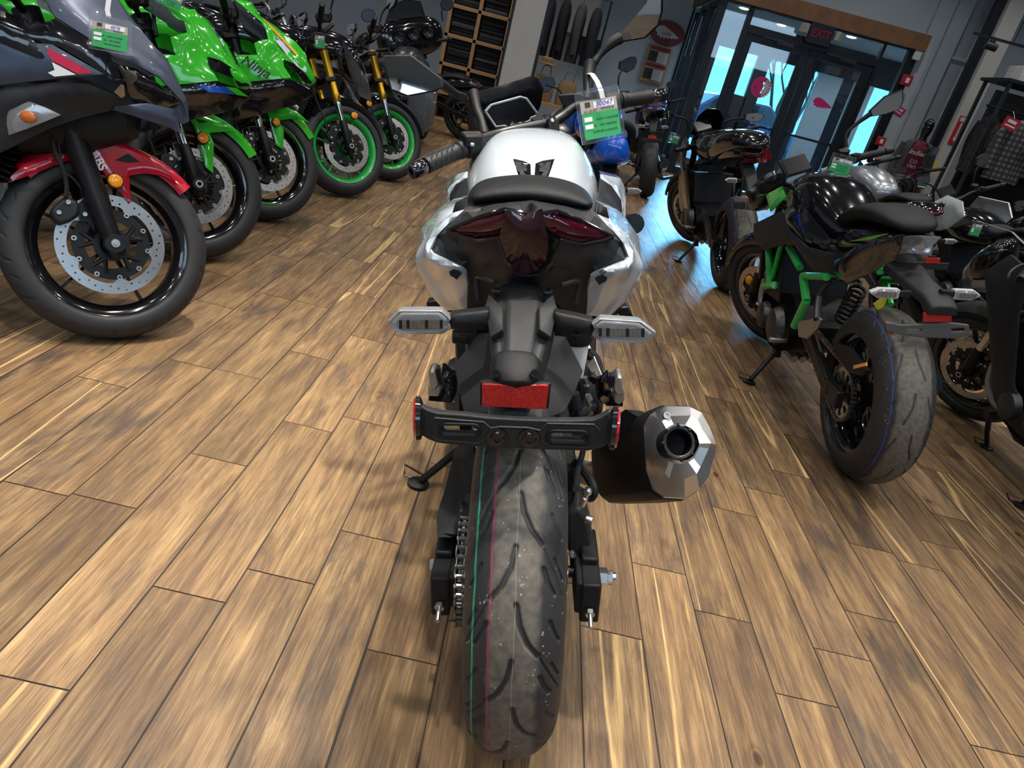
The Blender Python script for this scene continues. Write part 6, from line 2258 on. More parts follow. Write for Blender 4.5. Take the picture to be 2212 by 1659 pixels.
    if mirrors:
        for s_ in (-1, 1):
            if faired:
                mirror(b, (s_ * .14, wb - .06, .95), (s_ * .36, wb - .14, 1.06), X=b.I, w=.17, hh=.075, stem_r=.009)
            else:
                mirror(b, c + Vector((s_ * .22, .01, .03)), c + Vector((s_ * .33, .03, .22)))
    for s_ in (-1, 1):
        MB().box((s_ * .17, .62, .30), (.09, .025, .02)).build('foot_peg', 'cast_alloy', b.root, bevel=.004)
    b.c = c
    return b


def reflector_round(b, u, v, x, rad, X=None):
    p = Sp(b, u, v, x)
    m = MB(b.S)
    m.lathe([(1e-4, -.010), (rad * 1.02, -.010), (rad * 1.06, 0), (rad * .98, .006), (1e-4, .006)], p, (1, 0, 0), 28)
    o = m.build('reflector_mount', 'black_plastic', b.root)
    MB(b.S).lathe([(1e-4, .016), (rad * .5, .0145), (rad * .82, .011), (rad * .93, .006), (rad * .94, .004)], p, (1, 0, 0), 28).build('side_reflector', 'amber_lens', o)


def px_panel(b, pts, name, mat, x=None, t=.006, bulge=.006, w=.02, step=.02, steered=False, dx=0.0, parent=None, smooth=40, nrm=(1, 0, 0)):
    """moulded panel on the bike's right: pts are (u, v, x) or (u, v) with one x"""
    m = MB(b.S if steered else b.I)
    P_ = []
    for p in pts:
        xx = (p[2] if len(p) > 2 else x) + dx
        P_.append(Sp(b, p[0], p[1], xx) if steered else b.at(p[0], p[1], x=xx))
    m.panel(P_, t=t, bulge=bulge, w=w, step=step, nrm=nrm)
    return m.build(name, mat, parent or b.root, smooth=smooth)


# ================================================================ left row
SIDE = dict(steer=30, mirrors=False, cowl=False, cowl_col=None)
G_ROW = 'bikes in the left row with their noses to the aisle'
B1 = street('dark slate sport motorcycle with a red front fender', (-2.596, 1.83), 80, wb=1.375, rf=.293, rr=.30, ftw=.112, rtw=.15, tank='navy_grey_paint', fork='conv', slider=.0345, disc=.151, dx=(.062,), spokes=5, split=False, fend=None, faired=True, bars=True, fdl=.0032, kind='front', group=G_ROW, cal=False, dash=False, blink=False, mirrors=False, cowl=False)


def bike1():
    b = B1
    for o in list(b.root.children):
        if o.name.startswith(('side_fairing', 'windscreen')):
            bpy.data.objects.remove(o)
    K = lambda pts, nm, mt, **k: px_panel(b, pts, nm, mt, **k)
    nose = [(60, -40, .16), (98, 0, .165), (119, 36, .17), (190, 81, .165), (233, 112, .155), (250, 127, .15), (289, 137, .13), (344, 166, .09), (394, 220, .04), (408, 258, .02), (408, 262, .02), (402, 212, .0), (362, 127, .0), (338, 105, .01), (289, 45, .02), (250, -10, .03), (230, -50, .03)]
    up = K(nose, 'upper_fairing', 'navy_grey_paint', bulge=.016, w=.05, step=.02, smooth=60, nrm=(.8, .3, .5))
    K([(119, 40, .172), (190, 84, .168), (235, 115, .158), (262, 172, .14), (245, 177, .15), (224, 161, .165), (112, 96, .185), (54, 92, .19), (0, 62, .20), (-60, 40, .2), (-60, 6, .19), (0, 22, .185), (90, 52, .175)], 'inner_fairing', 'black_gloss', bulge=.006)
    sp = K([(-140, 30, .21), (0, 60, .212), (54, 92, .212), (112, 96, .205), (224, 160, .18), (163, 166, .195), (72, 175, .21), (0, 184, .214), (-140, 215, .21)], 'side_fairing', 'navy_grey_paint', bulge=.010, w=.04)
    K([(-140, 40, .222), (0, 52, .224), (40, 74, .222), (72, 86, .22), (96, 122, .216), (92, 127, .216), (76, 124, .22), (0, 92, .226), (-140, 78, .22)], 'fairing_blade', 'black_gloss', bulge=.004, w=.012)
    K([(100, 101), (202.5, 158), (170, 160.5), (111, 130)], 'red_stripe', 'red_graphic', x=.2145, t=.002, bulge=0)
    K([(112, 134), (164, 161), (117.5, 165.5), (103, 157), (118, 151)], 'white_flash', 'white_graphic', x=.2165, t=.002, bulge=0)
    K([(-140, 225, .20), (0, 194, .205), (9, 188, .205), (125, 177, .195), (190, 181, .17), (240, 201, .14), (282, 222, .11), (242, 238, .12), (179, 253, .15), (111, 276, .175), (45, 308, .19), (0, 330, .195), (-140, 400, .195)], 'lower_fairing', 'charcoal_plastic', bulge=.012, w=.04, smooth=50)
    K([(249, 229, .125), (318, 223, .085), (376, 235, .045), (390, 289, .03), (365, 275, .045), (297, 253, .09), (244, 237, .125)], 'chin_fairing', 'navy_grey_paint', bulge=.006, w=.02)
    K([(376, 236, .05), (402, 216, .03), (408, 262, .02), (396, 268, .02), (372, 262, .045)], 'nose_edge', 'navy_grey_paint', bulge=.002)
    hl = K([(249, 137, .140), (262, 142, .134), (290, 147, .118), (325, 168, .094), (394, 221, .040), (376, 233, .045), (360, 234, .055), (289, 221, .095), (268, 181, .122)], 'headlight', 'black_gloss', bulge=.008, w=.03, smooth=60)
    K([(268, 150, .150), (292, 154, .132), (298, 170, .126), (285, 182, .130), (272, 172, .140)], 'headlight_reflector', 'lamp_reflector', t=.004, bulge=.002, parent=hl)
    K([(261, 182, .140), (268, 184, .136), (270, 208, .124), (262, 212, .126), (246, 199, .140)], 'position_light', 'lamp_reflector', t=.004, bulge=.003, parent=hl)
    ind = K([(63, 220), (96, 232), (130, 248), (58, 277), (20, 291), (15, 268), (17, 237)], 'turn_signal', 'lamp_reflector', x=.2, t=.02, bulge=.004, dx=-.002)
    K([(63, 219), (96, 231), (131, 248), (58, 278), (19, 292), (14, 268), (16, 236)], 'signal_lens', 'clear_lens', x=.206, t=.004, bulge=.008, w=.025, parent=ind)
    MB().ball(tuple(b.at(60, 252, x=.212)), .016, 12, 8, (.4, 1.3, 1)).build('signal_bulb', 'bulb_amber', ind)
    # windscreen edge and bubble
    MB().panel([(-.17, 1.22, .92), (-.13, 1.40, .86), (0, 1.45, .84), (.13, 1.40, .86), (.17, 1.22, .92), (.12, 1.12, 1.06), (.04, 1.06, 1.12), (-.04, 1.06, 1.12), (-.12, 1.12, 1.06)], t=.003, bulge=.04, w=.08, step=.03, nrm=(0, .6, .8)).build('windscreen', M('clear_screen', (.55, .6, .62), .03, trans=.92, ior=1.2), b.root, smooth=60)
    # far side of the nose and the dark middle of the bike
    m = MB()
    m.panel([(-.165, 1.20, .88), (-.06, 1.46, .80), (-.02, 1.53, .71), (-.06, 1.44, .66), (-.15, 1.25, .62), (-.2, .95, .60), (-.2, .9, .82)], t=.006, bulge=.01, w=.04, step=.03, nrm=(-1, .2, .2))
    m.panel([(-.2, .95, .62), (-.19, 1.2, .60), (-.16, .95, .22), (-.15, .70, .20), (-.2, .70, .6)], t=.006, bulge=.01, step=.03, nrm=(-1, 0, 0))
    m.build('left_fairing', 'navy_grey_paint', b.root)
    MB().loft([sell(0, 1.0, .62, .15, .16, 16, 3), sell(0, 1.3, .66, .11, .11, 16, 3), sell(0, 1.42, .68, .06, .05, 16, 3)]).build('inner_panel', 'black_plastic', b.root)
    # red fender: arch over the tyre plus the stay panel
    fo = fender(b, 'red_paint', hw=.060, a0=48, a1=146)
    K([(200, 300), (214, 285), (250, 300), (312, 330), (370, 366), (397, 397), (348, 379), (312, 374), (279, 379), (281, 410), (283, 439), (263, 419), (227, 379), (196, 326)], 'fender_stay', 'red_paint', x=.078, steered=True, bulge=.006, w=.02, step=.012, parent=fo)
    K([(248, 346), (277, 331), (303, 350), (276, 352)], 'fender_vent', 'black_plastic', x=.0845, steered=True, t=.002, bulge=0, parent=fo)
    K([(18, 394), (24, 380), (49, 357), (111, 331), (154, 317), (166, 343), (134, 351), (67, 378)], 'fender_rear', 'red_paint', x=.066, steered=True, bulge=.006, w=.02, step=.012, parent=fo)
    p = Sp(b, 213, 347, .0855)
    q = Sp(b, 222, 364, .0855)
    text_mb('ABS', b.S @ frame3(p, (q - p), Vector((1, 0, 0)).cross(q - p)), .034, .0006, bold=.001).build('lettering', 'tag_white', fo)
    reflector_round(b, 249, 391, .100, .0225)
    # caliper behind the leg, where the photo shows it
    m = MB(b.S)
    P_ = [Sp(b, u, v, .080) for u, v in ((107, 460), (113, 448), (140, 424), (165, 434), (172, 446), (168, 468), (150, 480), (128, 487), (113, 476))]
    m.loft([[p_ + Vector((-.03, 0, 0)) for p_ in P_], [p_ + Vector((.012, 0, 0)) for p_ in P_], [p_ + Vector((.022, 0, 0)) + (sum(P_, Vector()) / 9 - p_) * .18 for p_ in P_]])
    ca = m.build('brake_caliper', 'charcoal_plastic', b.root, bevel=.004)
    for u, v in ((147, 437), (127, 459), (183, 463), (189, 428)):
        z = MB(b.S)
        bolt(z, Sp(b, u, v, .100 if u < 170 else .088), (1, 0, 0), .007, .007)
        z.build('caliper_bolt', 'zinc', ca)
    P_ = [Sp(b, u, v, .078) for u, v in ((170, 440), (190, 420), (205, 440), (205, 500), (190, 480), (172, 478))]
    MB(b.S).panel(P_, t=.014, step=.015, nrm=(1, 0, 0)).build('caliper_bracket', 'black_metal', b.root)
    MB(b.S).tube([Sp(b, u, v, .11) for u, v in ((142, 424), (144, 404), (138, 372), (120, 330), (112, 290))], .0065, 8, sub=5).build('brake_hose', 'rubber', ca)
    MB(b.S).tube([Sp(b, u, v, .11) for u, v in ((192, 446), (182, 418), (160, 388), (138, 368), (128, 320), (126, 290))], .0035, 8, sub=5).build('sensor_cable', 'rubber', ca)


bike1()


def on_panel(b, o, u, v, lift=.006):
    """where a line of sight meets an existing panel, lifted a little towards the viewer; nearest point on the panel if it passes by"""
    c, d = ray(u, v)
    c, d = b.inv @ c, (b.inv.to_3x3() @ d).normalized()
    ok, p, n, i = o.ray_cast(c, d)
    if not ok:
        ok, p, n, i = o.closest_point_on_mesh(c + d * ((.08 - c.x) / d.x))
    return p - d * lift


# two green sport bikes
def green_bike(b, P, blue):
    fr = px_panel(b, P['main'], 'side_fairing', 'green_paint', bulge=.012, w=.05, smooth=60, nrm=(.9, .2, .3))
    bpy.context.view_layer.update()
    for k_, nm, mt in (('lamp', 'headlight', 'black_gloss'), ('white', 'white_stripe', M('pale_graphic', (.55, .6, .7), .3))):
        m = MB()
        m.panel([on_panel(b, fr, q[0], q[1]) for q in P[k_]], t=.004, bulge=.002, step=.02, nrm=(1, 0, 0))
        m.build(nm, mt, fr)
    m = MB()
    m.panel([on_panel(b, fr, q[0], q[1]) for q in P['accent']], t=.004, bulge=.001, step=.02, nrm=(1, 0, 0))
    m.build('blue_stripe' if blue else 'yellow_stripe', M('navy_graphic', (.004, .02, .16), .3) if blue else M('yellow_graphic', (.75, .42, .02), .3), fr)
    px_panel(b, P['low'], 'lower_fairing', 'black_gloss', bulge=.015, w=.05, smooth=60)
    if blue:
        px_panel(b, P['blue'], 'blue_flash', 'blue_paint', t=.003, bulge=.001, dx=.006, parent=fr)
        px_panel(b, P['lip'], 'green_lip', 'green_paint', t=.004, bulge=.003, dx=.008, parent=fr)
    fo = fender(b, 'green_paint', hw=.062, a0=40, a1=135)
    px_panel(b, P['stay'], 'fender_stay', 'green_paint', x=.085, steered=True, bulge=.006, w=.02, step=.014, parent=fo)
    px_panel(b, P['vent'], 'fender_vent', 'black_plastic', x=.0925, steered=True, t=.002, bulge=0, parent=fo)
    u, v, rad = P['amber']
    reflector_round(b, u, v, .112, rad)
    m = MB()
    m.panel([(-.15, 1.25, .93), (-.11, 1.45, .86), (0, 1.5, .84), (.11, 1.45, .86), (.15, 1.25, .93), (.10, 1.14, 1.07), (.04, 1.08, 1.13), (-.04, 1.08, 1.13), (-.10, 1.14, 1.07)], t=.003, bulge=.05, w=.08, step=.03, nrm=(0, .6, .8))
    m.build('windscreen', M('grey_screen', (.16, .18, .2), .04, trans=.75, ior=1.2), b.root, smooth=60)
    m = MB()
    m.panel([(-.155, 1.25, .90), (-.05, 1.53, .80), (-.02, 1.60, .72), (-.05, 1.50, .66), (-.15, 1.25, .60), (-.21, .9, .62), (-.21, .85, .84)], t=.006, bulge=.01, w=.04, step=.03, nrm=(-1, .2, .2))
    m.build('left_fairing', 'green_paint', b.root)
    MB().panel([(-.20, 1.2, .60), (-.2, .8, .62), (-.16, .75, .22), (-.14, 1.0, .2)], t=.006, bulge=.01, step=.04, nrm=(-1, 0, 0)).build('lower_fairing', 'black_gloss', b.root)
    MB().loft([sell(0, .95, .64, .15, .18, 16, 3), sell(0, 1.3, .70, .11, .12, 16, 3), sell(0, 1.48, .72, .05, .05, 16, 3)]).build('inner_panel', 'black_plastic', b.root)
    MB().tube([b.at(*P['scr'][0], x=.10), b.at(*P['scr'][1], x=.13), b.at(*P['scr'][2], x=.15)], .008, 8).build('mirror_stay', 'black_plastic', b.root)


GK = dict(wb=1.44, rf=.30, rr=.32, tank='green_paint', faired=True, mirrors=False, cowl=False, dash=False, fend=None, fork='usd', foot='black_metal', spokes=5, split=False, blink=False, fdl=.006, rear=True, group=G_ROW, stand=False)
G2 = street('green sport motorcycle with a blue flash, second in the left row', (-2.818, 2.689), 80, **GK)
G3 = street('green sport motorcycle with black script on its nose, third in the left row', (-2.829, 3.527), 80, rimline='green_paint', **GK)
for b_ in (G2, G3):
    for o in list(b_.root.children):
        if o.name.startswith(('side_fairing', 'windscreen')):
            bpy.data.objects.remove(o)
green_bike(G2, dict(
    main=[(330, -20, .2), (395, 22, .15), (421, 19, .11), (433, 38, .10), (449, 49, .085), (490, 95, .05), (509, 136, .03), (533, 163, .02), (545, 184, .01), (525, 197, .03), (517, 188, .06), (500, 160, .09), (470, 133, .12), (448, 124, .15), (450, 140, .16), (472, 174, .17), (389, 182, .205), (340, 186, .21), (320, 120, .21), (350, 117, .205), (380, 119, .195), (376, 111, .195), (368, 80, .19), (404, 70, .17), (398, 46, .165), (380, 40, .17)],
    lamp=[(448, 122, .142), (475, 130, .115), (510, 152, .075), (540, 186, .02), (518, 191, .045), (480, 182, .12), (456, 150, .145)],
    white=[(452, 50, .085), (466, 62, .07), (492, 98, .045), (484, 95, .055)],
    accent=[(466, 60, .06), (482, 70, .05), (516, 112, .02), (494, 98, .04)],
    low=[(330, 187, .205), (389, 184, .2), (470, 176, .165), (545, 198, .03), (536, 214, .05), (500, 238, .10), (400, 262, .17), (330, 290, .19)],
    blue=[(425, 184, .19), (487, 187, .15), (508, 204, .12), (452, 199, .18)], lip=[(487, 187, .15), (511, 190, .12), (537, 209, .06), (512, 205, .11)],
    stay=[(400, 241), (436, 244), (484, 263), (528, 293), (500, 283), (452, 287), (462, 310), (460, 374), (444, 361), (433, 317), (419, 271)],
    vent=[(422, 256), (449, 262), (440, 265), (430, 265)], amber=(438, 298, .024), scr=[(328, -8), (333, 50), (338, 78)]), True)
green_bike(G3, dict(
    main=[(495, -10, .13), (544, 5, .10), (563, 35, .085), (596, 57, .06), (615, 73, .05), (640, 92, .035), (661, 117, .03), (664, 132, .03), (674, 152, .02), (683, 176, .01), (666, 187, .03), (660, 180, .05), (636, 148, .10), (612, 130, .14), (613, 142, .15), (629, 168, .16), (541, 176, .205), (520, 150, .21), (505, 110, .21), (514, 119, .205), (556, 118, .19), (549, 92, .185), (579, 84, .16), (574, 64, .155), (566, 49, .15), (528, 16, .15)],
    lamp=[(612, 128, .135), (636, 138, .11), (662, 162, .06), (675, 180, .02), (663, 185, .04), (630, 172, .13)],
    white=[(568, 48, .085), (586, 60, .075), (618, 92, .055), (663, 148, .03), (661, 157, .035), (640, 142, .06), (598, 92, .08)],
    accent=[(563, 36, .08), (588, 56, .06), (645, 117, .03), (640, 119, .035), (586, 62, .065)],
    low=[(500, 182, .205), (545, 178, .2), (625, 171, .155), (680, 190, .03), (676, 206, .05), (640, 226, .10), (560, 248, .17), (500, 262, .19)],
    blue=[], lip=[],
    stay=[(574, 222), (606, 225), (642, 241), (667, 264), (642, 255), (603, 260), (613, 282), (612, 323), (598, 315), (590, 285), (579, 246)],
    vent=[(585, 232), (606, 236), (596, 239)], amber=(596, 264, .022), scr=[(480, -8), (486, 40), (492, 66)]), False)
p_, q_ = G3.at(528, 130, x=.222), G3.at(576, 158, x=.205)
text_mb('Ninja', frame3(p_.lerp(q_, .5), q_ - p_, Vector((1, 0, 0)).cross(q_ - p_)), .066, .001, shear=.3, bold=.0005).build('lettering', 'ink_dark', G3.root)

NK = dict(wb=1.45, rf=.30, rr=.315, tank='black_gloss', fork='usd', fork_col='gold_anodised', rim='green_metal', fend='black_gloss', mirrors=True, fdl=.008, group=G_ROW, stand=False)
N4 = street('black naked motorcycle with gold forks and green wheels, nearer of the two', (-2.695, 4.528), 80, **NK)
N5 = street('black naked motorcycle with gold forks and green wheels, farther of the two', (-2.60, 5.42), 80, **NK)
for b_, u, v in ((N4, 765, 250), (N5, 797, 224)):
    reflector_round(b_, u, v, .13, .024)
for b_ in (N4, N5):
    m = MB(b_.S)
    for s_ in (-1, 1):
        m.panel([(s_ * .10, 1.33, .94), (s_ * .12, 1.38, .88), (s_ * .13, 1.52, .74), (s_ * .08, 1.58, .64), (s_ * .06, 1.50, .66), (s_ * .07, 1.40, .80)], t=.01, bulge=.006, step=.02, nrm=(s_, .2, 0))
    m.each('headlight_wing', 'grey_paint', b_.root)

# ================================================================ right row
Z = street('black naked motorcycle with a green frame, seen from behind on the right', (1.463, 2.45), .8, wb=1.455, rf=.30, rr=.325, rtw=.192, ftw=.12, tank=None, seat=None, tail='black_gloss', rkind='hyper', rfine=(R(-110), R(95)), rdl=.0032, rt=tyre_material('tyre_dusty', dust=1.0, half=.055, stripes=((-.072, .003, (.02, .06, .35)),)), chain=True, tank_h=1.01, tail_z=.95, lightc='clear_lens', blink=False, stand=False, eng=True, barkw=dict(half=.39, rise=.05), fend='black_gloss', mirrors=False, tail_y=-.13)


def zbike():
    b = Z
    wp = floor_at(1612, 826)
    lp = b.inv @ wp
    sidestand(b, foot=(lp.x, lp.y), y=lp.y + .06)
    K = lambda pts, nm, mt, **k: px_panel(b, pts, nm, mt, nrm=(-1, 0, 0), **k)
    body_loft([hoop(.40, .07, .86, .78), hoop(.47, .115, .90, .76), hoop(.60, .155, .965, .75), hoop(.76, .175, 1.005, .76), hoop(.94, .17, 1.005, .77), hoop(1.08, .125, .97, .81), hoop(1.14, .06, .93, .86)], 'fuel_tank', 'black_gloss', b)
    body_loft([sell(0, -.03, .935, .06, .02, 16, 2.4), sell(0, .06, .955, .10, .032, 16, 2.4), sell(0, .20, .955, .12, .04, 16, 2.4), sell(0, .32, .925, .125, .04, 16, 2.4), sell(0, .44, .875, .11, .035, 16, 2.4), sell(0, .54, .85, .06, .02, 16, 2.4)], 'seat', 'seat_vinyl', b)
    q = Sp(b, 1618, 605, -.125)
    MB(b.S).lathe([(1e-4, .012), (.012, .011), (.022, .006), (.024, 0), (.024, -.006), (1e-4, -.006)], q, (-1, 0, 0), 24).build('side_reflector', 'amber_lens', b.root)
    # tank side and shroud that mirror the floor
    K([(1690, 452, -.17), (1712, 440, -.18), (1735, 444, -.18), (1752, 470, -.17), (1795, 520, -.15), (1782, 545, -.16), (1740, 530, -.19), (1700, 485, -.20)], 'side_cover', 'black_gloss', bulge=.015, w=.04)
    K([(1628, 484, -.16), (1690, 454, -.19), (1706, 500, -.21), (1744, 534, -.205), (1800, 548, -.17), (1795, 590, -.16), (1762, 588, -.18), (1745, 570, -.19), (1716, 530, -.2), (1690, 528, -.2), (1650, 540, -.19), (1630, 520, -.17)], 'tank_shroud', 'charcoal_plastic', bulge=.01, w=.03)
    # green trellis
    f = MB()
    for a, r_ in ((((1660, 532), (1664, 618)), .017), (((1687, 530), (1668, 600)), .012), (((1704, 534), (1728, 578)), .016), (((1734, 596), (1786, 598)), .015), (((1735, 600), (1742, 650)), .017), (((1742, 650), (1716, 705)), .017), (((1652, 618), (1674, 616)), .018)):
        f.tube([b.at(u, v, x=-.165) for u, v in a], r_, 10)
    f.each('frame_tube', 'green_metal', b.root)
    f2 = MB()
    f2.X = Matrix.Diagonal((-1, 1, 1, 1))
    for a, r_ in ((((1660, 532), (1664, 618)), .017), (((1704, 534), (1728, 578)), .016), (((1734, 596), (1786, 598)), .015), (((1735, 600), (1742, 650)), .017)):
        f2.tube([b.at(u, v, x=-.165) for u, v in a], r_, 10)
    f2.each('frame_tube', 'green_metal', b.root)
    # tail: gloss sides with a green strip, clear lamp cluster
    K([(1786, 600, -.13), (1800, 560, -.14), (1850, 530, -.14), (1905, 516, -.13), (1950, 506, -.11), (1942, 540, -.11), (1930, 560, -.10), (1880, 590, -.12), (1830, 612, -.13)], 'tail_panel', 'black_gloss', bulge=.015, w=.03)
    K([(1832, 522, -.155), (1872, 512, -.15), (1918, 504, -.135), (1880, 518, -.145)], 'green_strip', 'green_paint', t=.003, bulge=.001)
    lm = MB()
    lm.panel([b.at(u, v, y=-.115 + .09 * abs(1985 - u) / 60) for u, v in ((1948, 511), (1985, 508), (2034, 511), (2016, 530), (2012, 552), (1965, 546), (1925, 550), (1956, 530))], t=.02, bulge=.008, step=.015, nrm=(0, -1, .2))
    lo = lm.build('tail_lamp', 'clear_lens', b.root)
    r_ = MB()
    r_.panel([b.at(u, v, y=-.105 + .09 * abs(1985 - u) / 60) for u, v in ((1955, 514), (1985, 512), (2026, 514), (2012, 530), (2006, 546), (1965, 540), (1936, 546), (1962, 530))], t=.004, bulge=.002, step=.015, nrm=(0, -1, .2))
    r_.build('lamp_reflector', 'lamp_reflector', lo)
    for o in list(b.root.children):
        if o.name.startswith(('tail_light', 'plate_hanger', 'tail_cowl')):
            for c in list(o.children):
                bpy.data.objects.remove(c)
            bpy.data.objects.remove(o)
    body_loft([sell(0, -.06, .895, .06, .02, 16, 2.6), sell(0, .04, .89, .10, .035, 16, 2.8), sell(0, .25, .85, .12, .06, 16, 2.8), sell(0, .5, .78, .11, .08, 16, 2.6)], 'tail_cowl', 'black_gloss', b)
    # fender arm, signals, reflector, bracket
    arm = MB()
    rg = []
    for (u, v, y, w) in ((1955, 566, .0, 90), (1985, 598, -.08, 74), (2030, 636, -.18, 72), (2044, 662, -.24, 66)):
        q = b.at(u, v, y=y)
        hw = (b.at(u + w / 2, v, y=y).x - b.at(u - w / 2, v, y=y).x) / 2
        rg.append([q + Vector((a * hw, .3 * d, -d)) for a, d in ((-1, .035), (-.9, .008), (-.5, 0), (.5, 0), (.9, .008), (1, .035))])
    arm.loft(rg)
    ao = arm.build('fender_arm', 'dark_plastic', b.root, bevel=.006)
    for s_, u0, u1 in ((-1, 1876, 1938), (1, 2062, 2119)):
        p = b.at(1945 if s_ < 0 else 2050, 634, y=-.17)
        e = b.at(u0 if s_ < 0 else u1, 631, y=-.17)
        i = b.at(u1 if s_ < 0 else u0, 632, y=-.17)
        blinker(b, p + Vector((-s_ * .03, 0, 0)), s_, L=(e - i).length, hh=.034, stalk=abs(i.x - p.x) + .03, fw=-1)
    q = [b.at(u, v, y=-.22) for u, v in ((1996, 676), (2058, 675), (2056, 696), (1995, 696))]
    MB().panel(q, t=.01, step=.03, nrm=(0, -1, 0)).build('reflector', 'reflector_red', ao, bevel=.002)
    q = [b.at(u, v, y=-.215) for u, v in ((1912, 696), (1945, 702), (2060, 698), (2094, 702), (2096, 724), (2060, 732), (1990, 730), (1940, 722), (1914, 716))]
    sl = [[b.at(u, v, y=-.215) for u, v in s] for s in (((1960, 710), (1990, 711), (1990, 717), (1960, 717)), ((2056, 710), (2084, 709), (2084, 716), (2056, 717)))]
    MB().panel(q, t=.012, step=.02, nrm=(0, -1, 0), holes=sl).build('plate_bracket', M('mid_grey_plastic', (.07, .07, .075), .45), ao, bevel=.003)
    MB().panel([b.at(u, v, y=-.20) for u, v in ((1912, 694), (1928, 698), (1928, 724), (1914, 718))], t=.006, step=.02, nrm=(-1, -.5, 0)).build('side_reflector', M('orange_lens', (.5, .08, .01), .2, coat=1), ao)
    MB().tube([b.at(1990, 690, y=-.15), b.at(1975, 650, y=-.1), b.at(1965, 610, y=-.05)], .02, 8).build('bracket_stay', 'black_plastic', ao)
    # alloy footrest plate, tags
    MB().panel([b.at(u, v, x=-.17) for u, v in ((1722, 694), (1748, 690), (1764, 682), (1772, 690), (1762, 712), (1742, 732), (1724, 728))], t=.012, step=.02, nrm=(-1, 0, 0)).build('footrest_plate', 'cast_alloy', b.root, bevel=.003)
    MB().tube([b.at(1765, 690, x=-.17), b.at(1770, 640, x=-.15), b.at(1790, 610, x=-.14)], .014, 8, sub=3).build('footrest_stay', 'satin_metal', b.root)
    MB().panel([b.at(u, v, y=.0) for u, v in ((1886, 656), (1905, 643), (1916, 646), (1910, 662), (1896, 670))], t=.003, step=.03, nrm=(-.3, -1, 0)).build('hang_ticket', 'yellow_plastic', b.root)
    for k in range(7):
        MB().lathe([(.026, -.005), (.035, -.005), (.035, .005), (.026, .005)], (-.02, .36 - .012 * k, .50 + .022 * k), (0, -.5, .9), 20, close=True).build('shock_spring', 'black_metal', b.root)
    MB().box(tuple(b.at(1858, 790, x=-.135)), (.004, .10, .012), rot=(-.5, 0, 0)).build('guard_sticker', 'amber_lens', b.root)
    MB().panel([b.at(u, v, x=-.12) for u, v in ((1800, 740), (1830, 750), (1870, 800), (1862, 812), (1836, 806), (1806, 770))], t=.02, step=.02, nrm=(-1, 0, 0)).build('chain_guard', 'black_plastic', b.root)
    # far mirror on its long stalk, near lever and mirror folded low
    q = [b.at(u, v, y=1.0) for u, v in ((1878, 240), (1912, 208), (1950, 193), (1952, 215), (1944, 236), (1912, 247), (1882, 252))]
    c = sum(q, Vector()) / 7
    m = MB().loft([[c + (p - c) * .6 + Vector((0, .03, 0)) for p in q], [p + Vector((0, .012, 0)) for p in q], q])
    m.tube([b.at(1880, 246, y=1.01), b.at(1850, 268, y=1.01), b.at(1828, 290, y=1.0), b.at(1828, 318, y=.98)], [.012, .008, .007, .009], 8, sub=4)
    mo = m.build('mirror', 'black_plastic', b.root)
    MB().panel([c + (p - c) * .92 + Vector((0, -.003, 0)) for p in q], t=.002, step=.05, nrm=(0, -1, 0)).build('mirror_glass', 'mirror_glass', mo)
    q = [b.at(u, v, y=.78) for u, v in ((1632, 398), (1680, 374), (1700, 376), (1690, 392), (1660, 408), (1636, 412))]
    MB().panel(q, t=.02, bulge=.01, step=.02, nrm=(-.4, -.3, 1)).build('mirror', 'black_gloss', b.root)
    MB().tube([b.at(u, v, y=.9) for u, v in ((1636, 425), (1655, 418), (1680, 395), (1700, 378))], .007, 8, sub=4).build('clutch_lever', 'satin_metal', b.root)
    for s_ in (-1, 1):
        MB().panel([(s_ * .12, 1.28, .93), (s_ * .17, 1.30, .86), (s_ * .20, 1.02, .80), (s_ * .16, .95, .88)], t=.006, bulge=.006, step=.02, nrm=(s_, 0, .5)).build('cowl_blade', 'green_paint', b.root)


zbike()
S7 = street('black sport motorcycle with twin mirrors in front of the entrance', (1.495, 4.93), -1.4, wb=1.44, rf=.30, rr=.32, rtw=.19, tank='black_gloss', faired=True, tank_h=1.0, tail_z=.99, rkind='hyper', rdl=.006, rt=tyre_material('tyre_dusty'), cowl_col='black_gloss')
body_loft([sell(0, -.2, .985, .05, .02, 16, 2.6), sell(0, -.1, 1.0, .11, .05, 16, 2.8), sell(0, .1, .98, .16, .085, 16, 3), sell(0, .35, .93, .18, .11, 16, 3), sell(0, .58, .86, .17, .13, 16, 3)], 'seat_cowl', 'black_gloss', S7)
MB().panel([S7.at(u, v, y=-.13 + .1 * abs(1655 - u) / 60) for u, v in ((1596, 352), (1640, 322), (1660, 318), (1668, 340), (1650, 352))], t=.02, bulge=.006, step=.02, nrm=(0, -1, .1)).build('tail_lamp', M('tail_red', (.16, .004, .012), .1, coat=1), S7.root)
F8 = street('black motorcycle at the right edge with its front wheel showing', (2.45, 2.0), 0, wb=1.42, rf=.30, tank='black_gloss', tank_h=.98, fdl=.006, dx=(-.068, .068), rear=True, cowl_col='black_gloss', mirrors=False)
for s_ in (-1, 1):
    MB().panel([(s_ * .16, 1.22, .90), (s_ * .20, 1.30, .80), (s_ * .21, 1.12, .58), (s_ * .17, 1.0, .30), (s_ * .12, .86, .17), (s_ * .12, .72, .18), (s_ * .18, .90, .42), (s_ * .2, .98, .70), (s_ * .19, 1.02, .88)], t=.01, bulge=.015, w=.04, step=.03, nrm=(s_, 0, 0)).build('side_fairing', 'charcoal_plastic', F8.root)
sidestand(F8, foot=((F8.inv @ floor_at(2128, 968)).x, (F8.inv @ floor_at(2128, 968)).y), y=1.05)
K_ = dict(fdl=.012, rdl=.012)
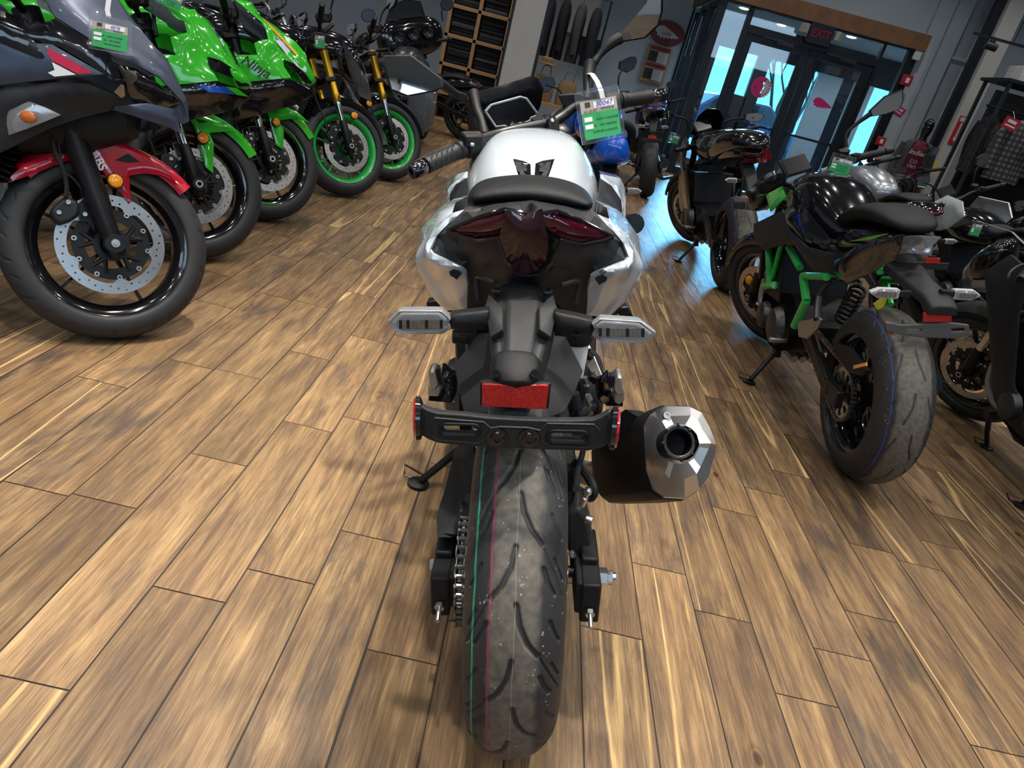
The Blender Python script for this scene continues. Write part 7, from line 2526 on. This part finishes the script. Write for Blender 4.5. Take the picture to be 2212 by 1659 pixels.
street('silver-tanked naked motorcycle behind the green-framed one', (2.62, 4.75), -2, tank='silver_paint', tail='black_gloss', tank_h=1.02, mirrors=False, **K_)
P9 = street('black naked motorcycle with pale tank panels, behind the black front wheel at the right', (3.42, 4.6), -3, tank='black_gloss', tail='black_gloss', cowl_col='black_gloss', tank_h=.93, **K_)
for s_ in (-1, 1):
    MB().panel([(s_ * .175, .72, .90), (s_ * .17, .80, .99), (s_ * .12, 1.08, .985), (s_ * .18, 1.26, .86), (s_ * .2, 1.05, .72), (s_ * .19, .85, .78)], t=.01, bulge=.02, w=.05, step=.03, nrm=(s_, 0, .4)).build('tank_panel', 'pale_grey_paint', P9.root, smooth=45)
BB = street('bright blue motorcycle beyond the white one', (.53, 4.15), -2, tank='bright_blue_paint', tail='bright_blue_paint', tank_h=.99, tail_z=.82, cowl_col='bright_blue_paint', mirrors=True, **K_)
body_loft([hoop(-.20, .05, .85, .77), hoop(-.16, .085, .885, .73), hoop(-.05, .10, .90, .72), hoop(.15, .11, .87, .74)], 'rear_cowl', 'bright_blue_paint', BB)
MB().tube([(-.11, .10, .80), (-.105, -.03, .88), (-.07, -.07, .925), (0, -.075, .94), (.07, -.07, .925), (.105, -.03, .88), (.11, .10, .80)], .024, 12, sub=5).build('seat_rim', 'seat_vinyl', BB.root)
D = street('deep blue motorcycle standing by the entrance, beyond the bright blue one', (1.30, 8.5), 6, tank='deep_blue_paint', tail='deep_blue_paint', tank_h=1.12, tail_z=1.0, cowl_col='deep_blue_paint', faired=False, **K_)
street('dark cruiser among the clothes racks at the back right', (3.5, 7.2), 30, tank='black_gloss', tail='black_gloss', cowl=True, **K_)
street('grey-tanked motorcycle beyond the pale-panelled one at the back right', (4.5, 5.2), 2, tank='grey_paint', tail='black_gloss', cowl=True, **K_)
# back left: cruisers by the cube shelving
street('dark teal cruiser by the cube shelving', (-1.0, 9.4), -68, wb=1.56, lean=10, tank='teal_paint', tail='black_gloss', fork='conv', rim='black_gloss', tank_h=.86, tail_z=.74, mirrors=False, **K_)
for k, (x, y, a, l) in enumerate(((-4.9, 6.2, 78, 'black cruiser with chrome behind the gold-forked pair'), (-4.6, 8.6, 70, 'black cruiser with round mirrors at the back left'))):
    street(l, (x, y), a, wb=1.6, tank='black_gloss' if k else 'silver_paint', tail='black_gloss', fork='conv', foot='satin_metal', rim='black_gloss', tank_h=.88, tail_z=.78, bars=True, barkw=dict(bar='chrome', rise=.12), **K_)


# black bagger with hard cases, seen from behind left
def bagger():
    b = street('black touring motorcycle with grey hard cases, beyond the left row', (-1.28, 6.6), -4, wb=1.67, rf=.31, rr=.31, lean=9, tank=None, tail='black_gloss', seat=None, fork='conv', tank_h=.95, tail_z=.78, mirrors=False, cowl=False, dash=False, tail_y=-.3, exhaust=False, **K_)
    for s_ in (-1, 1):
        m = MB()
        m.loft([[Vector((s_ * (.17 + .18 * a), y, z)) for a, z in ((0, .29), (.9, .31), (1.05, .58), (.75, .70), (0, .71))] for y in (-.42, -.30, .12, .26)])
        cs = m.build('hard_case', 'grey_paint', b.root, bevel=.02, seg=3)
        MB().box((s_ * .358, .0, .60), (.02, .10, .02)).build('case_latch', 'chrome', cs, bevel=.004)
        MB().lathe([(1e-4, .02), (.03, .018), (.035, 0)], (s_ * .10, -.40, .70), (0, -1, 0), 20).build('rear_lamp', 'red_lens', b.root)
    body_loft([hoop(.55, .10, .84, .66), hoop(.7, .16, .92, .66), hoop(.95, .19, .96, .66), hoop(1.2, .14, .93, .70), hoop(1.3, .07, .88, .74)], 'fuel_tank', M('satin_black', (.012, .013, .015), .3, coat=.3), b)
    body_loft([sell(0, -.25, .80, .13, .03, 16, 2.4), sell(0, .0, .82, .16, .05, 16, 2.4), sell(0, .22, .78, .17, .05, 16, 2.4), sell(0, .42, .74, .17, .05, 16, 2.4), sell(0, .6, .76, .10, .05, 16, 2.4)], 'seat', 'seat_vinyl', b)
    body_loft([sell(0, 1.30, 1.02, .30, .14, 20, 3), sell(0, 1.36, 1.04, .38, .19, 20, 3), sell(0, 1.48, 1.02, .34, .20, 20, 2.6), sell(0, 1.60, .98, .18, .14, 20, 2.4), sell(0, 1.64, .96, .06, .06, 20, 2.2)], 'handlebar_fairing', 'black_gloss', b, X=b.S)
    MB(b.S).panel([(-.22, 1.44, 1.20), (.22, 1.44, 1.20), (.16, 1.34, 1.34), (0, 1.31, 1.38), (-.16, 1.34, 1.34)], t=.004, bulge=.03, step=.03, nrm=(0, .8, .5)).build('windscreen', 'grey_screen', b.root)
    for x in (-.16, 0, .16):
        MB(b.S).lathe([(1e-4, .004), (.05, .004), (.056, .008), (.06, 0)], (x, 1.285, 1.06), (0, -1, .2), 24).build('gauge', 'tft_screen', b.root)
    for s_ in (-1, 1):
        mirror(b, (s_ * .36, 1.34, 1.14), (s_ * .42, 1.30, 1.28), w=.15, hh=.12, shape=[(.5 * math.cos(2 * PI * i / 14), .5 * math.sin(2 * PI * i / 14)) for i in range(14)])


bagger()
# ================================================================ shop fittings and clothes at the back
def cubes():
    Y, x0, x1 = 11.0, -1.69, -.86
    s = thing('cube_shelving', 'pine cube shelving full of black clothes behind the pale column', 'shelving', Matrix.Translation((0, Y + .2, 0)))
    zs = [.02 + .376 * k for k in range(7)]
    m = MB()
    for x in (x0, (x0 + x1) / 2 - .01, x1):
        m.box((x, 0, 1.16), (.05, .40, 2.32)).build('upright', 'pine_wood', s, bevel=.004)
        m = MB()
    for z in zs:
        m = MB().box(((x0 + x1) / 2, 0, z - .02), (x1 - x0 + .05, .40, .048))
        m.build('shelf', 'pine_wood', s, bevel=.004)
    MB().box(((x0 + x1) / 2, .205, 1.16), (x1 - x0, .01, 2.3)).build('back_panel', 'black_cloth', s)
    col = ('left', 'right')
    row = ('bottom', 'second-from-floor', 'third-from-floor', 'fourth-from-floor', 'fifth-from-floor', 'top')
    for r in (1, 2, 3, 4):
        for c in (0, 1):
            cx = x0 + (x1 - x0) * (.25 + .5 * c)
            g = thing('folded_clothes', 'folded %s clothes filling the %s cube of the %s row' % (('black', 'charcoal')[(r + c) % 2], col[c], row[r]), 'clothes', Matrix.Translation((cx, Y + .19, zs[r] + .005)), 'folded clothes in the cubes')
            z = 0
            for k in range(6):
                h_ = .045 + .008 * ((k * 7 + r * 3 + c) % 3)
                MB().box((.004 * ((k + r) % 3 - 1), .01 * (k % 2), z + h_ / 2), (.335, .34, h_)).build('garment', 'grey_cloth' if (k + r + c) % 5 == 0 else 'black_cloth', g, bevel=.016, seg=3)
                z += h_ + .001


def jacket(name, label, cat, loc, rz, mat, w=.46, L=.72, group=None, sleeve=True):
    t = thing(name, label, cat, Matrix.Translation(loc) @ Matrix.Rotation(R(rz), 4, 'Z'), group)
    rg = []
    for z, hw, d in ((0, .05, .035), (-.03, .12, .05), (-.08, w * .46, .07), (-.2, w * .48, .085), (-L * .6, w * .46, .08), (-L, w * .5, .09)):
        rg.append([(hw * math.cos(a) * (1 + .03 * math.sin(5 * a + 9 * z)), d * math.sin(a) * (1 + .12 * math.sin(7 * a)), z) for a in [2 * PI * i / 24 for i in range(24)]])
    MB().loft(rg).build('body', mat, t, smooth=60)
    if sleeve:
        for s in (-1, 1):
            MB().tube([(s * w * .40, 0, -.09), (s * w * .54, .01, -.30), (s * w * .56, -.02, -L * .86)], [.065, .06, .048], 12, sub=4).build('sleeve', mat, t)
    MB().tube([(0, 0, -.01), (0, 0, .05), (.03, 0, .08), (0, 0, .10), (-.02, 0, .09)], .003, 6, sub=3).build('hanger_hook', 'chrome', t)
    return t


def racks():
    # rail between the columns
    r = thing('clothes_rail', 'black clothes rail of dark jackets beside the pale column', 'clothes rail', Matrix.Translation((-.05, 11.7, 0)))
    MB().tube([(-.52, 0, 0), (-.52, 0, 2.1), (.52, 0, 2.1), (.52, 0, 0)], .016, 8).build('frame', 'frame_black', r)
    MB().tube([(-.52, -.25, .02), (-.52, .25, .02)], .016, 8).build('foot', 'frame_black', r)
    MB().tube([(.52, -.25, .02), (.52, .25, .02)], .016, 8).build('foot', 'frame_black', r)
    for k in range(4):
        jacket('hanging_jacket', ('navy jacket hanging nearest the pale column', 'black jacket second from the pale column', 'charcoal jacket third from the pale column', 'navy jacket at the far end of the rail from the pale column')[k], 'jacket', (-.38 + k * .23, 11.7, 1.98), 90, ('navy_cloth', 'black_cloth', 'grey_cloth', 'navy_cloth')[k], L=.8, group='jackets on the rail')
    t = thing('display_table', 'low table of tan goods below the dark jackets', 'table', Matrix.Translation((.0, 11.1, 0)))
    MB().box((0, 0, .58), (.75, .5, .04)).build('table_top', 'pine_wood', t)
    for sx in (-.33, .33):
        for sy in (-.2, .2):
            MB().box((sx, sy, .28), (.04, .04, .56)).build('leg', 'pine_wood', t)
    for k, (x, z, w, l) in enumerate(((-.20, .60, .30, 'tan canvas bag on the low table, nearer the pale column'), (.14, .60, .26, 'tan canvas bag on the low table, farther from the column'))):
        g = thing('canvas_bag', l, 'bag', Matrix.Translation((x, 11.08, z)))
        MB().loft([sell(0, 0, .17, w * .5, .17, 20, 3)] and [[(p[0], p[2] - .17, zz) for p in sell(0, 0, .17, w * .5 * f, .10 * f, 20, 3)] for zz, f in ((0, .95), (.1, 1.05), (.28, 1), (.34, .8))]).build('body', 'tan_cloth', g, smooth=60)
        MB().tube([(-.07, -.06, .33), (-.05, -.08, .46), (.05, -.08, .46), (.07, -.06, .33)], .008, 6, sub=4).build('handle', 'tan_cloth', g)
    h_ = MB().loft([[(r_ * math.cos(a), r_ * .85 * math.sin(a), z) for a in [2 * PI * i / 24 for i in range(24)]] for r_, z in ((.15, 0), (.16, .008), (.09, .02), (.085, .08), (.06, .10))]).build('straw_hat', 'tan_cloth')
    h_.location = (-.22, 11.03, 1.083)
    tag(h_, 'tan hat on top of the canvas bag', 'hat')
    sp = thing('loudspeaker', 'dark square loudspeaker under the pale pier on the back wall', 'speaker', Matrix.Translation((.38, 13.9, 1.51)))
    MB().box((0, 0, 0), (.34, .28, .30)).build('cabinet', 'charcoal_plastic', sp, bevel=.01)
    MB().lathe([(1e-4, .02), (.05, .012), (.10, 0), (.115, .006), (.12, 0)], (0, -.141, 0), (0, -1, 0), 28).build('cone', 'black_plastic', sp)
    # right-hand racks
    q = thing('clothes_rack', 'dark steel clothes rack with a top shelf at the back right', 'rack', Matrix.Translation((5.5, 9.1, 0)))
    for x in (-.66, .9):
        for y in (-.25, .25):
            MB().box((x, y, 1.06), (.035, .035, 2.12)).build('post', 'satin_metal', q)
    MB().box((.12, 0, 2.13), (1.66, .6, .035)).build('shelf', 'charcoal_plastic', q)
    MB().tube([(-.66, 0, 1.86), (.9, 0, 1.86)], .014, 8).build('rail', 'satin_metal', q)
    for k, (x, m, l) in enumerate(((4.97, 'speckled_cloth', 'black speckled shirt at the left end of the steel rack'), (5.12, 'plaid_cloth', 'grey plaid shirt hanging on the steel rack'), (5.20, 'black_cloth', 'black shirt next to the grey plaid one'), (5.45, 'grey_cloth', 'charcoal shirt fourth from the left on the steel rack'), (5.74, 'black_cloth', 'black shirt at the right end of the steel rack'))):
        jacket('hanging_shirt', l, 'shirt', (x, 8.66 if k == 1 else 9.1, 1.78), 8 if k == 1 else 84, m, w=.44, L=.66, group='shirts on the steel rack')
    w_ = MB().box((0, 0, 1.05), (2.6, .06, 2.1))
    for k in range(9):
        w_.box((0, -.034, .2 + k * .21), (2.6, .012, .16))
    w_ = w_.build('slat_wall', 'black_plastic')
    w_.location = (6.52, 9.75, 0)
    tag(w_, 'black slatted display wall behind the steel clothes rack', 'display wall')
    for k in range(4):
        b = MB().box((0, 0, .075), (.19, .3, .15)).build('shoe_box', 'sign_maroon' if k % 2 else 'paper', bevel=.004)
        b.location = (5.0 + k * .22, 9.0, 2.1485)
        tag(b, ('white box at the left end of the rack top shelf', 'maroon box second on the rack top shelf', 'white box third on the rack top shelf', 'maroon box fourth on the rack top shelf')[k], 'box', 'boxes on the rack shelf')
    for (x, y, z, rot, l) in ((4.86, 8.50, 1.70, 8, 'red price card in front of the grey plaid shirt'), (5.22, 8.50, 1.49, 30, 'red price card right of the grey plaid shirt'), (5.22, 12.12, 1.72, 14, 'pink price card by the right entrance post')):
        t = thing('price_card', l, 'sign', Matrix.Translation((x, y, z)) @ Matrix.Rotation(R(rot), 4, 'Y'))
        MB().box((0, 0, 0), (.17, .004, .12)).build('card', 'decal_pink' if y > 10 else 'sign_red', t)
        m = MB().box((0, -.003, .02), (.10, .002, .03)).build('print', 'tag_white', t)
        MB().box((0, -.003, -.025), (.12, .002, .015)).build('print', 'tag_white', t)
        MB().tube([(0, 0, .06), (0, .012 if y > 10 else .10, .13)], .002, 5).build('string', 'tag_white', t)
    # track lamp overhead
    t = thing('track_light', 'black track lamp hanging in front of the right pier', 'light', Matrix.Translation((4.75, 9.0, 2.49)))
    MB().box((0.2, 0, 0), (1.3, .03, .025)).build('track', 'frame_black', t)
    MB().tube([(.0, 0, .012), (.0, 0, 2.01)], .006, 6).tube([(.6, 0, .012), (.6, 0, 2.01)], .006, 6).build('drop_rod', 'frame_black', t)
    MB().cyl((-.22, 0, -.02), (-.22, 0, -.05), .03).cyl((-.28, .0, -.075), (-.16, -.02, -.085), .04).build('lamp_head', 'frame_black', t)
    # fire extinguisher sign, extinguisher with its yellow card
    s = thing('extinguisher_sign', 'red and white arrow sign for the fire extinguisher on the pale pier', 'sign', Matrix.Translation((5.89, 11.485, 1.64)))
    MB().box((0, 0, 0), (.13, .006, .40)).build('plate', 'sign_red', s)
    MB().box((0, -.004, .155), (.10, .003, .06)).build('title_panel', 'paper', s)
    MB().panel([(-.012, -.004, .11), (.012, -.004, .11), (.012, -.004, -.10), (.035, -.004, -.10), (0, -.004, -.165), (-.035, -.004, -.10), (-.012, -.004, -.10)][::-1], t=.003, step=.05, nrm=(0, -1, 0)).build('arrow', 'paper', s)
    e = thing('fire_extinguisher', 'red fire extinguisher with a yellow card by the pale pier', 'fire extinguisher', Matrix.Translation((5.62, 11.40, .72)))
    MB().lathe([(1e-4, 0), (.07, 0), (.08, .02), (.08, .34), (.06, .40), (.025, .43), (.025, .46), (1e-4, .46)], (0, 0, 0), (0, 0, 1), 24).build('cylinder', 'alarm_red', e)
    MB().box((.0, -.03, .48), (.03, .10, .03)).build('valve', 'black_metal', e)
    MB().box((0, 0, -.02), (.12, .12, .03)).box((0, .10, .2), (.06, .06, .3)).build('bracket', 'black_metal', e)
    MB().box((.05, -.09, .36), (.10, .004, .16), rot=(0, .2, 0)).build('inspection_card', 'yellow_card', e)


def mannequin():
    t = thing('mannequin', 'black headed mannequin in a maroon printed shirt and dark jacket', 'mannequin', Matrix.Translation((4.98, 10.5, 0)) @ Matrix.Rotation(R(-18), 4, 'Z') @ Matrix.Scale(.93, 4))
    E_ = lambda z, a, d, y=0: [(a * math.cos(q), y + d * math.sin(q), z) for q in [2 * PI * i / 24 for i in range(24)]]
    m = MB().loft([E_(.92, .15, .11), E_(1.05, .14, .10), E_(1.25, .17, .115), E_(1.38, .18, .11), E_(1.44, .11, .075), E_(1.47, .055, .055), E_(1.53, .052, .055), E_(1.56, .062, .075, -.01), E_(1.62, .075, .095, -.015), E_(1.69, .076, .098, -.01), E_(1.75, .055, .075), E_(1.775, .02, .03)])
    for s in (-1, 1):
        m.tube([(s * .085, 0, .95), (s * .095, 0, .50), (s * .10, .01, .09), (s * .10, -.08, .04)], [.085, .058, .042, .035], 14, sub=4)
        m.tube([(s * .17, 0, 1.38), (s * .225, .0, 1.12), (s * .22, -.06, .88), (s * .215, -.10, .80)], [.05, .042, .032, .03], 12, sub=4)
    m.lathe([(1e-4, 0), (.2, 0), (.2, .012), (1e-4, .02)], (0, 0, 0), (0, 0, 1), 28)
    m.build('body', 'black_gloss', t, smooth=60)
    sh = MB().loft([E_(.80, .19, .13), E_(1.05, .175, .125), E_(1.25, .20, .135), E_(1.38, .205, .13), E_(1.44, .12, .085), E_(1.455, .075, .07)])
    so = sh.build('shirt', 'maroon_cloth', t, smooth=60)
    text_mb('Indian', frame3((0.0, -.137, 1.29), (1, 0, 0), (0, 0, 1)), .10, .002, shear=.3).build('shirt_print', 'tag_white', so)
    text_mb('CO\n1901', frame3((0.0, -.132, 1.13), (1, 0, 0), (0, 0, 1)), .07, .002).build('shirt_print', 'silver_print', so)
    for s in (-1, 1):
        j = MB().tube([(s * .185, 0, 1.385), (s * .235, .0, 1.12), (s * .23, -.06, .90)], [.068, .058, .05], 14, sub=4)
        n = 13
        k = [[Vector((s * (f * (.225 if z < 1.3 else .215) * math.cos(q)), .155 * f * math.sin(q), z)) for q in [R(-58 + 130 * i / (n - 1)) for i in range(n)]] for z, f in ((.86, 1), (1.1, .95), (1.3, 1.0), (1.41, .93), (1.455, .6))]
        vs = [p for r_ in k for p in r_]
        j.add(vs, [(i * n + a, i * n + a + 1, (i + 1) * n + a + 1, (i + 1) * n + a) for i in range(4) for a in range(n - 1)])
        j.build('jacket', 'grey_cloth', t, smooth=60)


def pattern_cloths():
    for nm, sc, a, c in (('plaid_cloth', 18, (.03, .03, .035), (.17, .17, .18)), ('speckled_cloth', 60, (.012, .012, .014), (.12, .12, .13))):
        m = M(nm, a, .9)
        nt = m.node_tree
        tc = nt.nodes.new('ShaderNodeTexCoord')
        if nm[0] == 'p':
            w = [nt.nodes.new('ShaderNodeTexWave') for _ in 'xy']
            for q, d in zip(w, ('X', 'Z')):
                q.bands_direction = d
                q.inputs['Scale'].default_value = 5.5
                nt.links.new(tc.outputs['Object'], q.inputs['Vector'])
            mx = nt.nodes.new('ShaderNodeMath')
            mx.operation = 'MULTIPLY'
            nt.links.new(w[0].outputs['Fac'], mx.inputs[0])
            nt.links.new(w[1].outputs['Fac'], mx.inputs[1])
            f = mx.outputs[0]
        else:
            v = nt.nodes.new('ShaderNodeTexVoronoi')
            v.inputs['Scale'].default_value = sc
            nt.links.new(tc.outputs['Object'], v.inputs['Vector'])
            mx = nt.nodes.new('ShaderNodeMath')
            mx.operation = 'LESS_THAN'
            mx.inputs[1].default_value = .28
            nt.links.new(v.outputs['Distance'], mx.inputs[0])
            f = mx.outputs[0]
        r = nt.nodes.new('ShaderNodeMixRGB')
        r.inputs[1].default_value = a + (1,)
        r.inputs[2].default_value = c + (1,)
        nt.links.new(f, r.inputs[0])
        nt.links.new(r.outputs[0], nt.nodes['Principled BSDF'].inputs['Base Color'])


pattern_cloths()
cubes()
racks()
mannequin()


# folded black stand and cable on the floor by the entrance
def stand():
    m = MB()
    for a in (((1352, 335), (1430, 385)), ((1430, 385), (1476, 378)), ((1398, 338), (1434, 384)), ((1352, 335), (1398, 338))):
        m.tube([floor_at(u, v, .02) for u, v in a], .02, 8)
    tag(m.build('floor_stand', 'frame_black'), 'black tubular floor stand lying by the left entrance post', 'stand')
    m = MB()
    m.tube([floor_at(u, v, .008) for u, v in ((1352, 352), (1380, 362), (1404, 368), (1412, 358), (1400, 348))], .007, 6, sub=5)
    tag(m.build('cable', 'rubber'), 'black cable looped on the floor beside the tubular stand', 'cable')


stand()


# ================================================================ stock cards on the other bikes
def tag_px(b, tl, tr, bl, axis, val, label, stock, strap=None, end=None):
    kw = {axis: val}
    A, B_, C_ = (b.Mx @ b.at(p[0], p[1], **kw) for p in (tl, tr, bl))
    cen = A + (B_ - A) / 2 + (C_ - A) / 2
    st = [b.Mx @ b.at(p[0], p[1], **kw) for p in strap] if strap else None
    if end:
        q = A.lerp(B_, .5)
        st = [q, q.lerp(end, .5) + Vector((0, 0, .03)), end]
    return price_tag(frame3(cen, B_ - A, A - C_), label, stock, w=(B_ - A).length, hh=(A - C_).length, strap=st)


tag_px(B1, (188, 27), (281, 46), (196, 104), 'x', .235, 'stock card in a clear holder hanging on the dark slate motorcycle', '4878', ((236, 40), (232, 22), (236, -6)))
tag_px(G2, (340, -30), (402, -4), (332, 4), 'x', .225, 'stock card in a clear holder on the green motorcycle with the blue flash', '4102')
tag_px(N4, (682, 70), (706, 72), (676, 104), 'x', .24, 'stock card on the nearer gold-forked motorcycle', '3312')
tag_px(Z, (1797, 328), (1848, 341), (1786, 371), 'y', .99, 'stock card hanging on the handlebar of the green-framed motorcycle', '30112')
tag_px(S7, (1448, 285), (1470, 292), (1443, 307), 'y', .9, 'small stock card on the left of the black sport motorcycle', '2207')
tag_px(F8, (2102, 476), (2126, 480), (2090, 508), 'y', 1.02, 'stock card on the black motorcycle at the right edge', '3090', end=F8.Mx @ (F8.S @ (F8.c + Vector((-.17, -.02, .04)))))
